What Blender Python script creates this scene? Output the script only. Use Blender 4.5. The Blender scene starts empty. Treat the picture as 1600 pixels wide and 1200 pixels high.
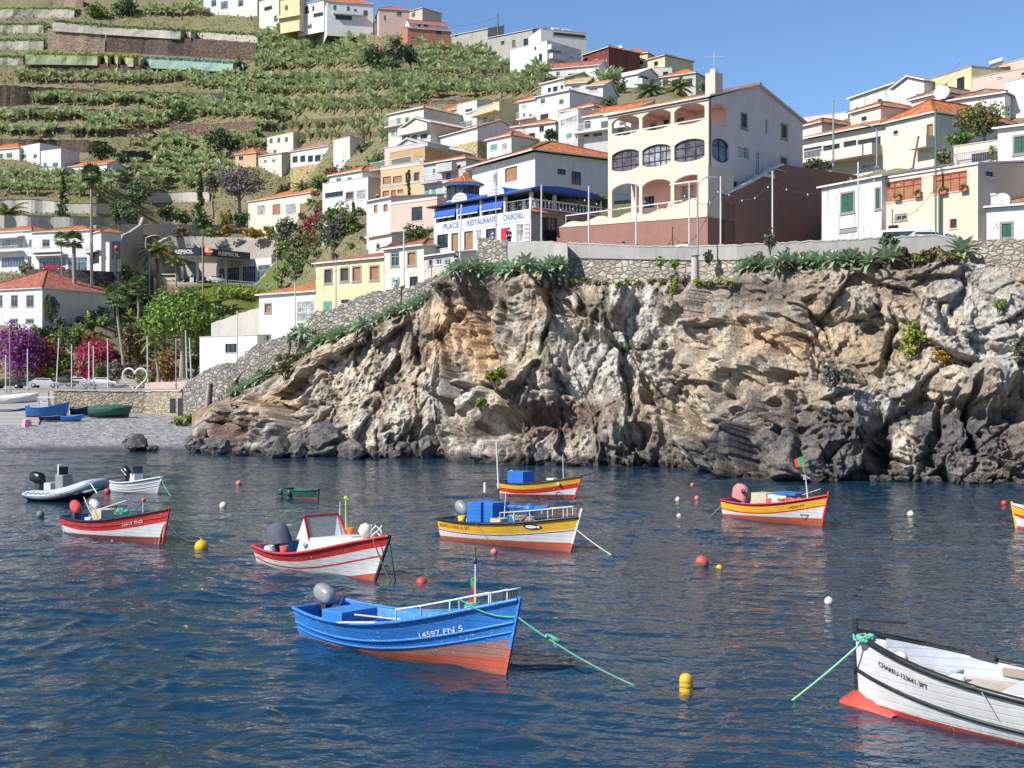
import bpy,bmesh,math,random
import numpy as np
from mathutils import Vector,Matrix
from mathutils.bvhtree import BVHTree
sc = bpy.context.scene
COL = sc.collection
# ---------------------------------------------------------------- camera, sky, sun, exposure
F = 2000.0          # focal length in pixels of the 1600 px wide photograph
H = 6.2             # eye height above the water
YH = 600.0          # horizon row
cam_d = bpy.data.cameras.new('camera')
cam = bpy.data.objects.new('camera',cam_d); COL.objects.link(cam)
cam.location = (0,0,H); cam.rotation_euler = (math.radians(90),0,0)
cam_d.sensor_fit = 'HORIZONTAL'; cam_d.sensor_width = 36.0; cam_d.lens = 36.0 * F / 1600.0
cam_d.clip_start = 0.2; cam_d.clip_end = 6000
sc.camera = cam
SUN_EL = math.radians(41)
SUN_AZ_VEC = Vector((-0.84, -0.54, 0)).normalized()     # horizontal direction towards the sun
w = bpy.data.worlds.new('World'); sc.world = w; w.use_nodes = True
nt = w.node_tree; nt.nodes.clear()
out = nt.nodes.new('ShaderNodeOutputWorld'); bg = nt.nodes.new('ShaderNodeBackground')
sky = nt.nodes.new('ShaderNodeTexSky'); sky.sky_type = 'NISHITA'; sky.sun_disc = False
sky.sun_elevation = SUN_EL
sky.sun_rotation = math.atan2(SUN_AZ_VEC.x,SUN_AZ_VEC.y)
sky.air_density = 1.0; sky.dust_density = 0.05; sky.ozone_density = 6.0; sky.altitude = 1200
bg.inputs['Strength'].default_value = 0.090
nt.links.new(sky.outputs[0],bg.inputs['Color']); nt.links.new(bg.outputs[0],out.inputs['Surface'])
sd = bpy.data.lights.new('sun','SUN'); sun = bpy.data.objects.new('sun',sd); COL.objects.link(sun)
sd.energy = 4.0; sd.angle = math.radians(0.5); sd.color = (1.0,0.955,0.88)
to_sun = Vector((SUN_AZ_VEC.x * math.cos(SUN_EL),SUN_AZ_VEC.y * math.cos(SUN_EL),math.sin(SUN_EL)))
sun.rotation_euler = to_sun.to_track_quat('Z','Y').to_euler(); sun.location = (-60,-40,120)
sc.view_settings.view_transform = 'Standard'; sc.view_settings.look = 'None'
sc.view_settings.exposure = 0.84; sc.view_settings.gamma = 1.0
sc.render.engine = 'CYCLES'
sc.cycles.max_bounces = 6; sc.cycles.transparent_max_bounces = 6
rng = random.Random(7)
nrg = np.random.default_rng(11)
R = math.radians
UP = Vector((0,0,1))
# ---------------------------------------------------------------- helpers
def P(px,py,D):
 return Vector(((px - 800) / F * D,D,H + (YH - py) / F * D))
def PW(px, py):                       # a point on the water
 D = F * H / (py - YH)
 return Vector(((px - 800) / F * D,D,0))
def PX(px,D):
 return (px - 800) / F * D
def Z(py,D):
 return H + (YH - py) / F * D
ORG = {}
def tag(o,label=None,cat=None,group=None,kind=None):
 if label: o['label'] = label
 if cat: o['category'] = cat
 if group: o['group'] = group
 if kind: o['kind'] = kind
 return o
def thing(name,label,cat,loc=(0,0,0),rz=0,group=None,local=False):
 o = bpy.data.objects.new(name,None); COL.objects.link(o)
 o.location = loc; o.rotation_euler = (0,0,rz); o.empty_display_size = .3
 ORG[o.name] = Vector((0,0,0)) if local else Vector(loc)
 return tag(o,label,cat,group)
def link_mesh(name,me,parent=None):
 o = bpy.data.objects.new(name,me); COL.objects.link(o)
 if parent is not None:
  o.parent = parent; ORG[o.name] = ORG.get(parent.name,Vector((0,0,0)))
 else:
  ORG[o.name] = Vector((0,0,0))
 return o
def npmesh(name,V,Fc,mats,parent=None,smooth=False,mi=None,col=None):
 """mesh from numpy arrays, faces all of one size"""
 me = bpy.data.meshes.new(name)
 V = np.asarray(V,dtype=np.float64)
 if parent is not None:
  V = V - np.array(ORG.get(parent.name,(0,0,0)))
 Fc = np.asarray(Fc,dtype=np.int32)
 n = Fc.shape[1]
 me.vertices.add(len(V)); me.vertices.foreach_set('co',V.astype(np.float32).ravel())
 me.loops.add(Fc.size); me.loops.foreach_set('vertex_index',Fc.ravel())
 me.polygons.add(len(Fc))
 me.polygons.foreach_set('loop_start',np.arange(0,Fc.size,n,dtype=np.int32))
 me.polygons.foreach_set('loop_total',np.full(len(Fc),n,dtype=np.int32))
 for m in (mats if isinstance(mats,(list,tuple)) else [mats]): me.materials.append(m)
 if mi is not None: me.polygons.foreach_set('material_index',np.asarray(mi,dtype=np.int32))
 if smooth: me.polygons.foreach_set('use_smooth',np.ones(len(Fc),dtype=bool))
 if col is not None:
  a = me.color_attributes.new('tint','FLOAT_COLOR','POINT')
  c = np.ones((len(V),4),dtype=np.float32); c[:,:3] = col
  a.data.foreach_set('color',c.ravel())
 me.update(calc_edges=True); me.validate()
 return link_mesh(name,me,parent)
class MB:
 def __init__(s): s.v = []; s.f = []; s.m = []; s.uv = []; s.sm = []
 def face(s,pts,m=0,uv=None,sm=False):
  i = len(s.v); s.v += [Vector(p) for p in pts]
  s.f.append(list(range(i,i + len(pts)))); s.m.append(m); s.uv.append(uv); s.sm.append(sm)
 def quadstrip(s,A,B,m=0,sm=False,closed=False):
  n = len(A); rngn = range(n if closed else n - 1)
  i = len(s.v); s.v += [Vector(p) for p in A] + [Vector(p) for p in B]
  for k in rngn:
   k2 = (k + 1) % n
   s.f.append([i + k,i + k2,i + n + k2,i + n + k]); s.m.append(m); s.uv.append(None); s.sm.append(sm)
 def grid(s,rows,m=0,sm=True,closed=False,mfun=None):
  i = len(s.v); n = len(rows[0])
  for r in rows: s.v += [Vector(p) for p in r]
  for a in range(len(rows) - 1):
   for k in range(n if closed else n - 1):
    k2 = (k + 1) % n
    s.f.append([i + a * n + k,i + a * n + k2,i + (a + 1) * n + k2,i + (a + 1) * n + k])
    s.m.append(mfun(a,k) if mfun else m); s.uv.append(None); s.sm.append(sm)
 def box(s,c,d,m=0,rz=0,ax=None):
  """c centre, d full sizes; ax = (x,y,z) axes"""
  c = Vector(c)
  if ax is None:
   q = Matrix.Rotation(rz,3,'Z'); ax = (q @ Vector((1,0,0)),q @ Vector((0,1,0)),UP)
  X,Y,Zv = [Vector(a) * (k / 2) for a,k in zip(ax,d)]
  p = [c + X * i + Y * j + Zv * k for k in (-1,1) for j in (-1,1) for i in (-1,1)]
  for q in ((0,2,3,1),(4,5,7,6),(0,1,5,4),(1,3,7,5),(3,2,6,7),(2,0,4,6)):
   s.face([p[k] for k in q],m)
 def bar(s,a,b,wd,ht=None,m=0,up=UP):
  a = Vector(a); b = Vector(b); t = b - a; L = t.length
  if L < 1e-6: return
  t.normalize(); x = t.cross(up)
  if x.length < 1e-4: x = t.cross(Vector((1,0,0)))
  x.normalize(); y = x.cross(t).normalized()
  s.box((a + b) / 2,(L,wd,ht or wd),m,ax=(t,x,y))
 def tube(s,pts,r,n=8,m=0,cap=True,sm=True):
  pts = [Vector(p) for p in pts]; rows = []
  rr = r if isinstance(r,(list,tuple)) else [r] * len(pts)
  px = None
  for k,p in enumerate(pts):
   t = (pts[min(k + 1,len(pts) - 1)] - pts[max(k - 1,0)])
   if t.length < 1e-9: t = Vector((0,0,1))
   t.normalize()
   if px is None:
    x = t.orthogonal().normalized()
   else:
    x = px - t * px.dot(t)
    x = x.normalized() if x.length > 1e-6 else t.orthogonal().normalized()
   px = x; y = t.cross(x)
   rows.append([p + (x * math.cos(2 * math.pi * j / n) + y * math.sin(2 * math.pi * j / n)) * rr[k] for j in range(n)])
  s.grid(rows,m,sm,closed=True)
  if cap:
   s.face(list(reversed(rows[0])),m); s.face(rows[-1],m)
 def lathe(s,c,prof,n=12,m=0,sm=True,ax=None,mfun=None):
  c = Vector(c); ax = ax or (Vector((1,0,0)),Vector((0,1,0)),UP)
  rows = [[c + ax[0] * (r * math.cos(2 * math.pi * j / n)) + ax[1] * (r * math.sin(2 * math.pi * j / n)) + ax[2] * z for j in range(n)] for r,z in prof]
  s.grid(rows,m,sm,closed=True,mfun=mfun)
  if prof[0][0] > 1e-4: s.face(list(reversed(rows[0])),m)
  if prof[-1][0] > 1e-4: s.face(rows[-1],mfun(len(prof) - 2,0) if mfun else m)
 def prism(s,poly,d,m=0):
  """poly list of points, extruded by vector d"""
  d = Vector(d); a = [Vector(p) for p in poly]; b = [p + d for p in a]
  s.face(a,m); s.face(list(reversed(b)),m)
  for k in range(len(a)):
   k2 = (k + 1) % len(a); s.face([a[k],b[k],b[k2],a[k2]],m)
 def build(s,name,mats,parent=None,weld=False):
  me = bpy.data.meshes.new(name)
  org = ORG.get(parent.name,Vector((0,0,0))) if parent is not None else Vector((0,0,0))
  me.from_pydata([tuple(v - org) for v in s.v],[],s.f)
  for m in (mats if isinstance(mats,(list,tuple)) else [mats]): me.materials.append(m)
  me.polygons.foreach_set('material_index',s.m)
  me.polygons.foreach_set('use_smooth',s.sm)
  if any(u is not None for u in s.uv):
   ul = me.uv_layers.new(name='UVMap'); k = 0
   for fi,f in enumerate(s.f):
    for j in range(len(f)):
     if s.uv[fi] is not None: ul.data[k].uv = s.uv[fi][j]
     k += 1
  if weld:
   bm = bmesh.new(); bm.from_mesh(me)
   bmesh.ops.remove_doubles(bm,verts=bm.verts,dist=.0005)
   bmesh.ops.recalc_face_normals(bm,faces=bm.faces)
   bm.to_mesh(me); bm.free()
  me.update()
  return link_mesh(name,me,parent)
def copy_thing(root,loc,rz=0,scale=1.0,label=None):
 r = root.copy(); COL.objects.link(r); r.location = loc; r.rotation_euler = (root.rotation_euler.x,root.rotation_euler.y,rz)
 r.scale = (scale,) * 3 if not isinstance(scale,(tuple,list)) else scale
 if label: r['label'] = label
 for ch in list(root.children):
  c = ch.copy(); COL.objects.link(c); c.parent = r
  for g in ch.children:
   d = g.copy(); COL.objects.link(d); d.parent = c
 return r
# ---------------------------------------------------------------- numpy noise
def _hash(ix,iy,iz,seed):
 h = (ix.astype(np.int64) * 374761393 + iy.astype(np.int64) * 668265263 + iz.astype(np.int64) * 1274126177 + seed * 974711) & 0xFFFFFFFF
 h = ((h ^ (h >> 13)) * 1274126177) & 0xFFFFFFFF
 h = ((h ^ (h >> 16)) * 2246822519) & 0xFFFFFFFF
 return (h ^ (h >> 15)) & 0xFFFFFFFF
def vnoise(p,seed=0):
 i = np.floor(p).astype(np.int64); f = p - i; u = f * f * f * (f * (f * 6 - 15) + 10)
 r = 0
 for dx in (0,1):
  for dy in (0,1):
   for dz in (0,1):
    h = _hash(i[:,0] + dx,i[:,1] + dy,i[:,2] + dz,seed) / 4294967295.0
    wgt = (u[:,0] if dx else 1 - u[:,0]) * (u[:,1] if dy else 1 - u[:,1]) * (u[:,2] if dz else 1 - u[:,2])
    r = r + h * wgt
 return r * 2 - 1
def fbm(p,oct=4,seed=0,gain=.5,lac=2.03):
 a = 1; r = 0; t = 0
 for k in range(oct):
  r = r + a * vnoise(p,seed + k * 17); t += a; a *= gain; p = p * lac + 3.7
 return r / t
def facets(p,seed=0):
 """cellular noise: every cell a tilted plane -> broken rock faces. returns value, edge distance"""
 i = np.floor(p).astype(np.int64)
 best = np.full(len(p),1e9); sec = np.full(len(p),1e9); val = np.zeros(len(p))
 for dx in (-1,0,1):
  for dy in (-1,0,1):
   for dz in (-1,0,1):
    cx,cy,cz = i[:,0] + dx,i[:,1] + dy,i[:,2] + dz
    h = [_hash(cx,cy,cz,seed + k * 31) / 4294967295.0 for k in range(7)]
    q = np.stack([cx + h[0],cy + h[1],cz + h[2]],1)
    d = p - q; dist = (d * d).sum(1)
    v = (h[3] * 2 - 1) * .55 + ((h[4] * 2 - 1) * d[:,0] + (h[5] * 2 - 1) * d[:,2] + (h[6] - .5) * d[:,1]) * 1.1
    nb = dist < best
    sec = np.where(nb,best,np.minimum(sec,dist)); val = np.where(nb,v,val); best = np.where(nb,dist,best)
 return val,np.sqrt(sec) - np.sqrt(best)
# ---------------------------------------------------------------- materials
MATS = {}
class NT:
 def __init__(s,name):
  s.m = bpy.data.materials.new(name); s.m.use_nodes = True
  s.t = s.m.node_tree; s.b = s.t.nodes['Principled BSDF']; s.out = s.t.nodes['Material Output']
 def n(s,typ,**kw):
  x = s.t.nodes.new(typ)
  for k,v in kw.items():
   if k.startswith('i_'):
    key = k[2:].replace('_',' ')
    x.inputs[int(key) if key.isdigit() else key].default_value = v
   else: setattr(x,k,v)
  return x
 def l(s,a,b): s.t.links.new(a,b); return b
 def co(s,scale=(1,1,1),kind='Object',rot=(0,0,0)):
  tc = s.n('ShaderNodeTexCoord'); mp = s.n('ShaderNodeMapping')
  mp.inputs['Scale'].default_value = scale; mp.inputs['Rotation'].default_value = rot
  s.l(tc.outputs[kind],mp.inputs[0]); return mp.outputs[0]
 def noise(s,vec,scale,detail=4,rough=.55,dist=0):
  x = s.n('ShaderNodeTexNoise'); x.inputs['Scale'].default_value = scale; x.inputs['Detail'].default_value = detail
  x.inputs['Roughness'].default_value = rough; x.inputs['Distortion'].default_value = dist
  if vec is not None: s.l(vec,x.inputs['Vector'])
  return x.outputs['Fac']
 def ramp(s,fac,stops,interp='LINEAR'):
  x = s.n('ShaderNodeValToRGB'); x.color_ramp.interpolation = interp
  e = x.color_ramp.elements
  while len(e) < len(stops): e.new(.5)
  for k,(p,c) in enumerate(stops):
   e[k].position = p; e[k].color = tuple(c) + (1,) if len(c) == 3 else c
  s.l(fac,x.inputs[0]); return x.outputs[0]
 def mix(s,fac,a,b,mode='MIX'):
  x = s.n('ShaderNodeMix',data_type='RGBA',blend_type=mode)
  for sock,v in ((x.inputs[0],fac),(x.inputs[6],a),(x.inputs[7],b)):
   if hasattr(v,'default_value') or hasattr(v,'is_output'): s.l(v,sock)
   elif isinstance(v,(int,float)): sock.default_value = v
   else: sock.default_value = tuple(v) + (1,) if len(v) == 3 else v
  return x.outputs[2]
 def math(s,op,a,b=0.0):
  x = s.n('ShaderNodeMath',operation=op)
  for sock,v in ((x.inputs[0],a),(x.inputs[1],b)):
   if hasattr(v,'is_output'): s.l(v,sock)
   else: sock.default_value = v
  return x.outputs[0]
 def bump(s,h,strength=.3,dist=.02,normal=None):
  x = s.n('ShaderNodeBump'); x.inputs['Strength'].default_value = strength; x.inputs['Distance'].default_value = dist
  s.l(h,x.inputs['Height'])
  if normal is not None: s.l(normal,x.inputs['Normal'])
  return x.outputs[0]
 def fin(s,col=None,rough=.6,normal=None,metal=0,spec=.5):
  if col is not None:
   if hasattr(col,'is_output'): s.l(col,s.b.inputs['Base Color'])
   else: s.b.inputs['Base Color'].default_value = tuple(col) + (1,)
  if hasattr(rough,'is_output'): s.l(rough,s.b.inputs['Roughness'])
  else: s.b.inputs['Roughness'].default_value = rough
  if normal is not None: s.l(normal,s.b.inputs['Normal'])
  s.b.inputs['Metallic'].default_value = metal
  s.b.inputs['Specular IOR Level'].default_value = spec
  return s.m
def sh(c,k): return tuple(max(0,min(1,x * k)) for x in c)
def paint(name,c,rough=.45,var=.12,spec=.4):
 """weathered flat paint: slight blotches"""
 if name in MATS: return MATS[name]
 n = NT(name); co = n.co()
 f = n.noise(co,3.0,5,.6); f2 = n.noise(co,22,3,.6)
 a = n.ramp(f,[(.3,sh(c,1 - var)),(.7,sh(c,1 + var * .5))])
 b = n.mix(n.math('MULTIPLY',f2,.18),a,sh(c,.6))
 MATS[name] = n.fin(b,rough,n.bump(f2,.15,.01),spec=spec); return MATS[name]
def boatpaint(name,c,rough=.35,chips=(.75,.75,.72),chip=.66,seams=.55):
 if name in MATS: return MATS[name]
 n = NT(name); co = n.co((1,1,1)); cs = n.co((.35,1,4))
 f = n.noise(co,2.2,5,.6); g = n.noise(cs,5,4,.6)
 a = n.ramp(f,[(.3,sh(c,.88)),(.7,sh(c,1.08))])
 a = n.mix(n.math('MULTIPLY',g,.22),a,sh(c,.62))
 ch = n.noise(co,17,3,.65)
 a = n.mix(n.ramp(ch,[(chip,(0,0,0)),(chip + .04,(1,1,1))]),a,chips)
 rr = n.ramp(f,[(.3,(rough * .8,) * 3),(.7,(rough * 1.4,) * 3)])
 wv = n.n('ShaderNodeTexWave',wave_type='BANDS',bands_direction='Z'); wv.inputs['Scale'].default_value = 2.2
 wv.inputs['Distortion'].default_value = .35; wv.inputs['Detail'].default_value = 1
 sz = n.n('ShaderNodeSeparateXYZ'); n.l(co,sz.inputs[0])
 wl = n.math('ADD',sz.outputs[2],n.math('MULTIPLY',n.math('SUBTRACT',n.noise(n.co((2.5,2.5,.6)),4,4,.6),.5),.32))
 a = n.mix(n.math('MULTIPLY',n.ramp(wl,[(.03,(1,1,1)),(.17,(0,0,0))]),.55),a,(.10,.085,.05))
 seam = n.ramp(wv.outputs['Fac'],[(.0,(.55,.55,.55)),(.045,(1,1,1))]); a = n.mix(seams,a,seam,'MULTIPLY')
 n.l(co,wv.inputs['Vector'])
 bm = n.bump(n.noise(co,6,3,.5),.12,.03); bm = n.bump(n.ramp(wv.outputs['Fac'],[(0,(0,0,0)),(.08,(1,1,1))]),.35,.012,bm)
 MATS[name] = n.fin(a,rr,bm); return MATS[name]
def stucco(name,c,dirt=.25,dirtc=(.30,.27,.23),scale=1.0):
 if name in MATS: return MATS[name]
 n = NT(name); co = n.co(); st = n.co((1.4,1.4,.16))
 f = n.noise(co,.55 * scale,5,.62); g = n.noise(st,1.1 * scale,5,.65); h = n.noise(co,9,4,.6)
 a = n.ramp(f,[(.25,sh(c,.86)),(.6,c),(.85,sh(c,1.05))])
 a = n.mix(n.math('MULTIPLY',n.ramp(g,[(.5,(0,0,0)),(.78,(1,1,1))]),dirt),a,dirtc)
 a = n.mix(n.math('MULTIPLY',n.ramp(n.noise(co,2.6,6,.7),[(.58,(0,0,0)),(.66,(1,1,1))]),dirt * .55),a,sh(c,.62))
 MATS[name] = n.fin(a,.85,n.bump(h,.25,.015),spec=.2); return MATS[name]
def tile(name,c,c2):
 if name in MATS: return MATS[name]
 n = NT(name); tc = n.n('ShaderNodeTexCoord'); sp = n.n('ShaderNodeSeparateXYZ'); n.l(tc.outputs['UV'],sp.inputs[0])
 u,v = sp.outputs[0],sp.outputs[1]
 wave = n.math('ABSOLUTE',n.math('SINE',n.math('MULTIPLY',u,math.pi / .24)))
 saw = n.math('FRACT',n.math('DIVIDE',v,.38))
 cb = n.n('ShaderNodeCombineXYZ'); n.l(n.math('FLOOR',n.math('DIVIDE',u,.24)),cb.inputs[0]); n.l(n.math('FLOOR',n.math('DIVIDE',v,.38)),cb.inputs[1])
 wn = n.n('ShaderNodeTexWhiteNoise',noise_dimensions='2D'); n.l(cb.outputs[0],wn.inputs['Vector'])
 a = n.ramp(wn.outputs['Value'],[(0,sh(c,.72)),(.45,c),(.8,c2),(1,sh(c2,1.12))])
 a = n.mix(n.ramp(n.noise(n.co(),.9,5,.65),[(.42,(0,0,0)),(.75,(.55,.55,.55))]),a,sh(c,.5))
 hgt = n.math('ADD',wave,n.math('MULTIPLY',saw,.35))
 MATS[name] = n.fin(a,.8,n.bump(hgt,.9,.09),spec=.2); return MATS[name]
def stone(name,c,c2,mortar,size=.45,mw=.06,flat=1.5,bump=.6):
 """random rubble masonry"""
 if name in MATS: return MATS[name]
 n = NT(name); co = n.co((1 / size,1 / size,flat / size))
 nz = n.n('ShaderNodeTexNoise'); nz.inputs['Scale'].default_value = 1.3; n.l(co,nz.inputs['Vector'])
 va = n.n('ShaderNodeVectorMath',operation='MULTIPLY_ADD'); n.l(nz.outputs['Color'],va.inputs[0]); va.inputs[1].default_value = (.5,.5,.5); n.l(co,va.inputs[2])
 v1 = n.n('ShaderNodeTexVoronoi',feature='DISTANCE_TO_EDGE'); n.l(va.outputs[0],v1.inputs['Vector']); v1.inputs['Scale'].default_value = 1
 v2 = n.n('ShaderNodeTexVoronoi',feature='F1'); n.l(va.outputs[0],v2.inputs['Vector']); v2.inputs['Scale'].default_value = 1
 sp = n.n('ShaderNodeSeparateColor'); n.l(v2.outputs['Color'],sp.inputs[0])
 a = n.ramp(sp.outputs[0],[(0,sh(c,.6)),(.35,c),(.7,c2),(1,sh(c2,1.25))])
 a = n.mix(.35,a,n.ramp(n.noise(n.co(),6,4,.6),[(.3,sh(c,.6)),(.7,sh(c2,1.2))]))
 e = n.ramp(v1.outputs['Distance'],[(mw * .4,(1,1,1)),(mw * 1.6,(0,0,0))])
 a = n.mix(e,a,mortar)
 hg = n.ramp(v1.outputs['Distance'],[(0,(0,0,0)),(.2,(1,1,1))])
 bm = n.bump(hg,bump,size * .25); bm = n.bump(n.noise(n.co(),14,4,.6),.3,.02,bm)
 MATS[name] = n.fin(a,.9,bm,spec=.15); return MATS[name]
def leafy(name,c,c2,c3=None,trans=.25,rough=.55,island=True):
 if name in MATS: return MATS[name]
 n = NT(name); g = n.n('ShaderNodeNewGeometry')
 f = g.outputs['Random Per Island']
 a = n.ramp(f,[(0,c),(.55,c2),(1,c3 or sh(c2,1.4))])
 oi = n.n('ShaderNodeObjectInfo')
 hs = n.n('ShaderNodeHueSaturation'); n.l(a,hs.inputs['Color'])
 n.l(n.math('ADD',n.math('MULTIPLY',oi.outputs['Random'],.5),.75),hs.inputs['Value'])
 n.fin(hs.outputs[0],rough,spec=.3)
 tr = n.n('ShaderNodeBsdfTranslucent'); n.l(hs.outputs[0],tr.inputs['Color'])
 mx = n.n('ShaderNodeMixShader'); mx.inputs[0].default_value = trans
 n.l(n.b.outputs[0],mx.inputs[1]); n.l(tr.outputs[0],mx.inputs[2]); n.l(mx.outputs[0],n.out.inputs['Surface'])
 MATS[name] = n.m; return n.m
def glassdark(name,c=(.02,.03,.035),rough=.06,spec=.6):
 if name in MATS: return MATS[name]
 n = NT(name); f = n.noise(n.co(),1.4,3,.6)
 a = n.ramp(f,[(.35,sh(c,.5)),(.65,sh(c,1.8))])
 MATS[name] = n.fin(a,rough,spec=spec); return MATS[name]
def slats(name,c,pitch=.07,axis=2):
 if name in MATS: return MATS[name]
 n = NT(name); tc = n.n('ShaderNodeTexCoord'); sp = n.n('ShaderNodeSeparateXYZ'); n.l(tc.outputs['Object'],sp.inputs[0])
 fr = n.math('FRACT',n.math('DIVIDE',sp.outputs[axis],pitch))
 a = n.ramp(n.noise(n.co(),2,4),[(.3,sh(c,.75)),(.7,sh(c,1.15))])
 MATS[name] = n.fin(a,.55,n.bump(fr,.6,.02)); return MATS[name]
def plain(name,c,rough=.5,metal=0,spec=.5,bump=.05):
 if name in MATS: return MATS[name]
 n = NT(name); f = n.noise(n.co(),7,3,.6)
 a = n.ramp(f,[(.3,sh(c,.86)),(.7,sh(c,1.08))])
 MATS[name] = n.fin(a,rough,n.bump(f,bump,.01),metal,spec); return MATS[name]
def earth(name,c,c2,c3,scale=1.0):
 if name in MATS: return MATS[name]
 n = NT(name); co = n.co()
 f = n.noise(co,.12 * scale,6,.65); g = n.noise(co,1.4 * scale,5,.65); h = n.noise(co,.035 * scale,4,.6)
 a = n.ramp(f,[(.35,c),(.5,c2),(.65,c3)])
 a = n.mix(n.math('MULTIPLY',g,.6),a,sh(c2,.55)); a = n.mix(n.ramp(h,[(.45,(0,0,0)),(.6,(.5,.5,.5))]),a,c3)
 MATS[name] = n.fin(a,.95,n.bump(g,.8,.3),spec=.1); return MATS[name]
M = {}
WHITE = stucco('white_stucco',(0.60,0.59,0.565),.5,(.26,.24,.21))
WHITE2 = stucco('clean_white_stucco',(0.63,0.62,0.60),.30,(.30,.28,.25))
WORN = stucco('worn_white_stucco',(0.577,0.569,0.546),1.0,(.22,.21,.19),1.4)
CREAM = stucco('cream_stucco',(0.592,0.511,0.392),.3,(.42,.36,.26))
CREAM2 = stucco('pale_cream_stucco',(0.592,0.544,0.466),.2)
YELLOW = stucco('yellow_stucco',(0.592,0.518,0.318),.3,(.35,.28,.18))
PALEYEL = stucco('pale_yellow_stucco',(0.585,0.518,0.355),.35,(.4,.33,.22))
PEACH = stucco('peach_stucco',(0.574,0.385,0.230),.25,(.35,.25,.17))
PINK = stucco('pink_stucco',(0.560,0.416,0.352),.3,(.36,.26,.22))
LILAC = stucco('lilac_stucco',(0.528,0.424,0.440),.25)
GREY = stucco('grey_stucco',(0.425,0.425,0.425),.35,(.25,.25,.25))
PALEG = stucco('pale_mint_stucco',(0.548,0.562,0.459),.3,(.4,.38,.3))
MAROON = stucco('maroon_stucco',(.16,.045,.04),.3)
TERRA = stucco('terracotta_stucco',(.40,.165,.11),.3)
BROWNW = stucco('brown_render',(.27,.145,.115),.35,(.16,.1,.085),2.0)
OCHRE = stucco('ochre_stucco',(.42,.29,.14),.3)
CONC = stucco('grey_concrete',(.36,.345,.32),.5,(.17,.16,.15))
CONCL = stucco('pale_concrete',(.46,.43,.38),.45,(.26,.24,.2))
ORANGE = tile('orange_roof_tile',(.50,.15,.055),(.62,.235,.10))
OLDTILE = tile('old_roof_tile',(.36,.17,.09),(.55,.34,.19))
REDTILE = tile('red_roof_tile',(.38,.12,.085),(.50,.19,.14))
TANTILE = tile('tan_roof_tile',(.52,.36,.17),(.64,.46,.25))
BROWNTILE = tile('brown_roof_tile',(.30,.17,.12),(.42,.27,.2))
GLASS = glassdark('window_glass')
GLASSB = glassdark('blue_window_glass',(.05,.08,.11))
GLASSP = glassdark('curtained_glass',(.25,.25,.24),.12)
GREENSH = slats('green_shutter',(.035,.115,.085))
TEALSH = slats('teal_shutter',(.10,.28,.24))
BROWNSH = slats('brown_curtain',(.30,.15,.07),.12,0)
DKBROWN = slats('dark_brown_shutter',(.06,.05,.045))
FRAMEW = plain('white_frame',(.62,.61,.59))
FRAMEG = plain('grey_stone_frame',(.24,.23,.21),.8)
FRAMEB = plain('brown_frame',(.10,.06,.04))
FRAMER = plain('red_frame',(.42,.03,.04))
FRAMED = plain('dark_frame',(.03,.03,.03))
METALW = plain('white_metal',(.60,.60,.58),.35)
METALG = plain('grey_metal',(.32,.33,.34),.4,.3)
METALD = plain('dark_metal',(.05,.05,.055),.4)
GREENM = plain('green_metal',(.07,.19,.13),.4)
BLUEAWN = paint('blue_awning',(.025,.10,.48),.6,.1)
BARK = paint('tree_bark',(.17,.13,.095),.9,.3)
PALEBARK = paint('pale_bark',(.30,.26,.20),.9,.3)
RUBBLE = stone('rubble_wall',(.23,.21,.18),(.36,.33,.28),(.12,.11,.10),.55,.07)
RUBBLEL = stone('pale_rubble_wall',(.34,.30,.24),(.46,.41,.33),(.20,.18,.15),.55,.07)
LAVA = stone('lava_terrace_wall',(.095,.068,.054),(.15,.108,.085),(.05,.036,.03),.7,.05)
LAVA2 = stone('reddish_terrace_wall',(.17,.105,.08),(.24,.155,.12),(.07,.045,.035),.7,.05)
DRYST = stone('dark_dry_stone',(.075,.07,.065),(.14,.13,.12),(.03,.03,.03),.5,.06)
YSTONE = stone('yellow_stone_wall',(.40,.31,.15),(.50,.40,.22),(.30,.23,.11),.5,.04)
PINKST = stone('pinkish_block_wall',(.30,.21,.15),(.36,.26,.20),(.2,.14,.1),.8,.04)
# ================================================================ THE SETTING
def ip(x,tab,k=1):
 return np.interp(x,[t[0] for t in tab],[t[k] for t in tab])
# wall line along the cliff top: px, distance, row of wall top, row of wall foot
WALL = [(200,146,607,648),(270,137.5,607,648),(286,136,603,650),(300,135,595,640),(347,132,567,622),(400,129,538,600),
  (452,126.5,520,565),(494,124,486,545),(540,122,472,530),(576,120,457,510),(627,117.5,447,492),
  (680,115,430,470),(720,113.5,412,452),(745,112,398,447),(790,109.5,378,440),(880,105,380,438),
  (1000,102,386,446),(1090,100.4,386,447),(1150,97.5,384,440),(1250,96,379,428),(1350,94.5,374,420),
  (1460,93,364,412),(1500,92.5,372,412),(1600,91,371,418),(1700,90,370,420)]
def wall_at(px):
 return ip(px,WALL,1),ip(px,WALL,2),ip(px,WALL,3)
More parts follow.
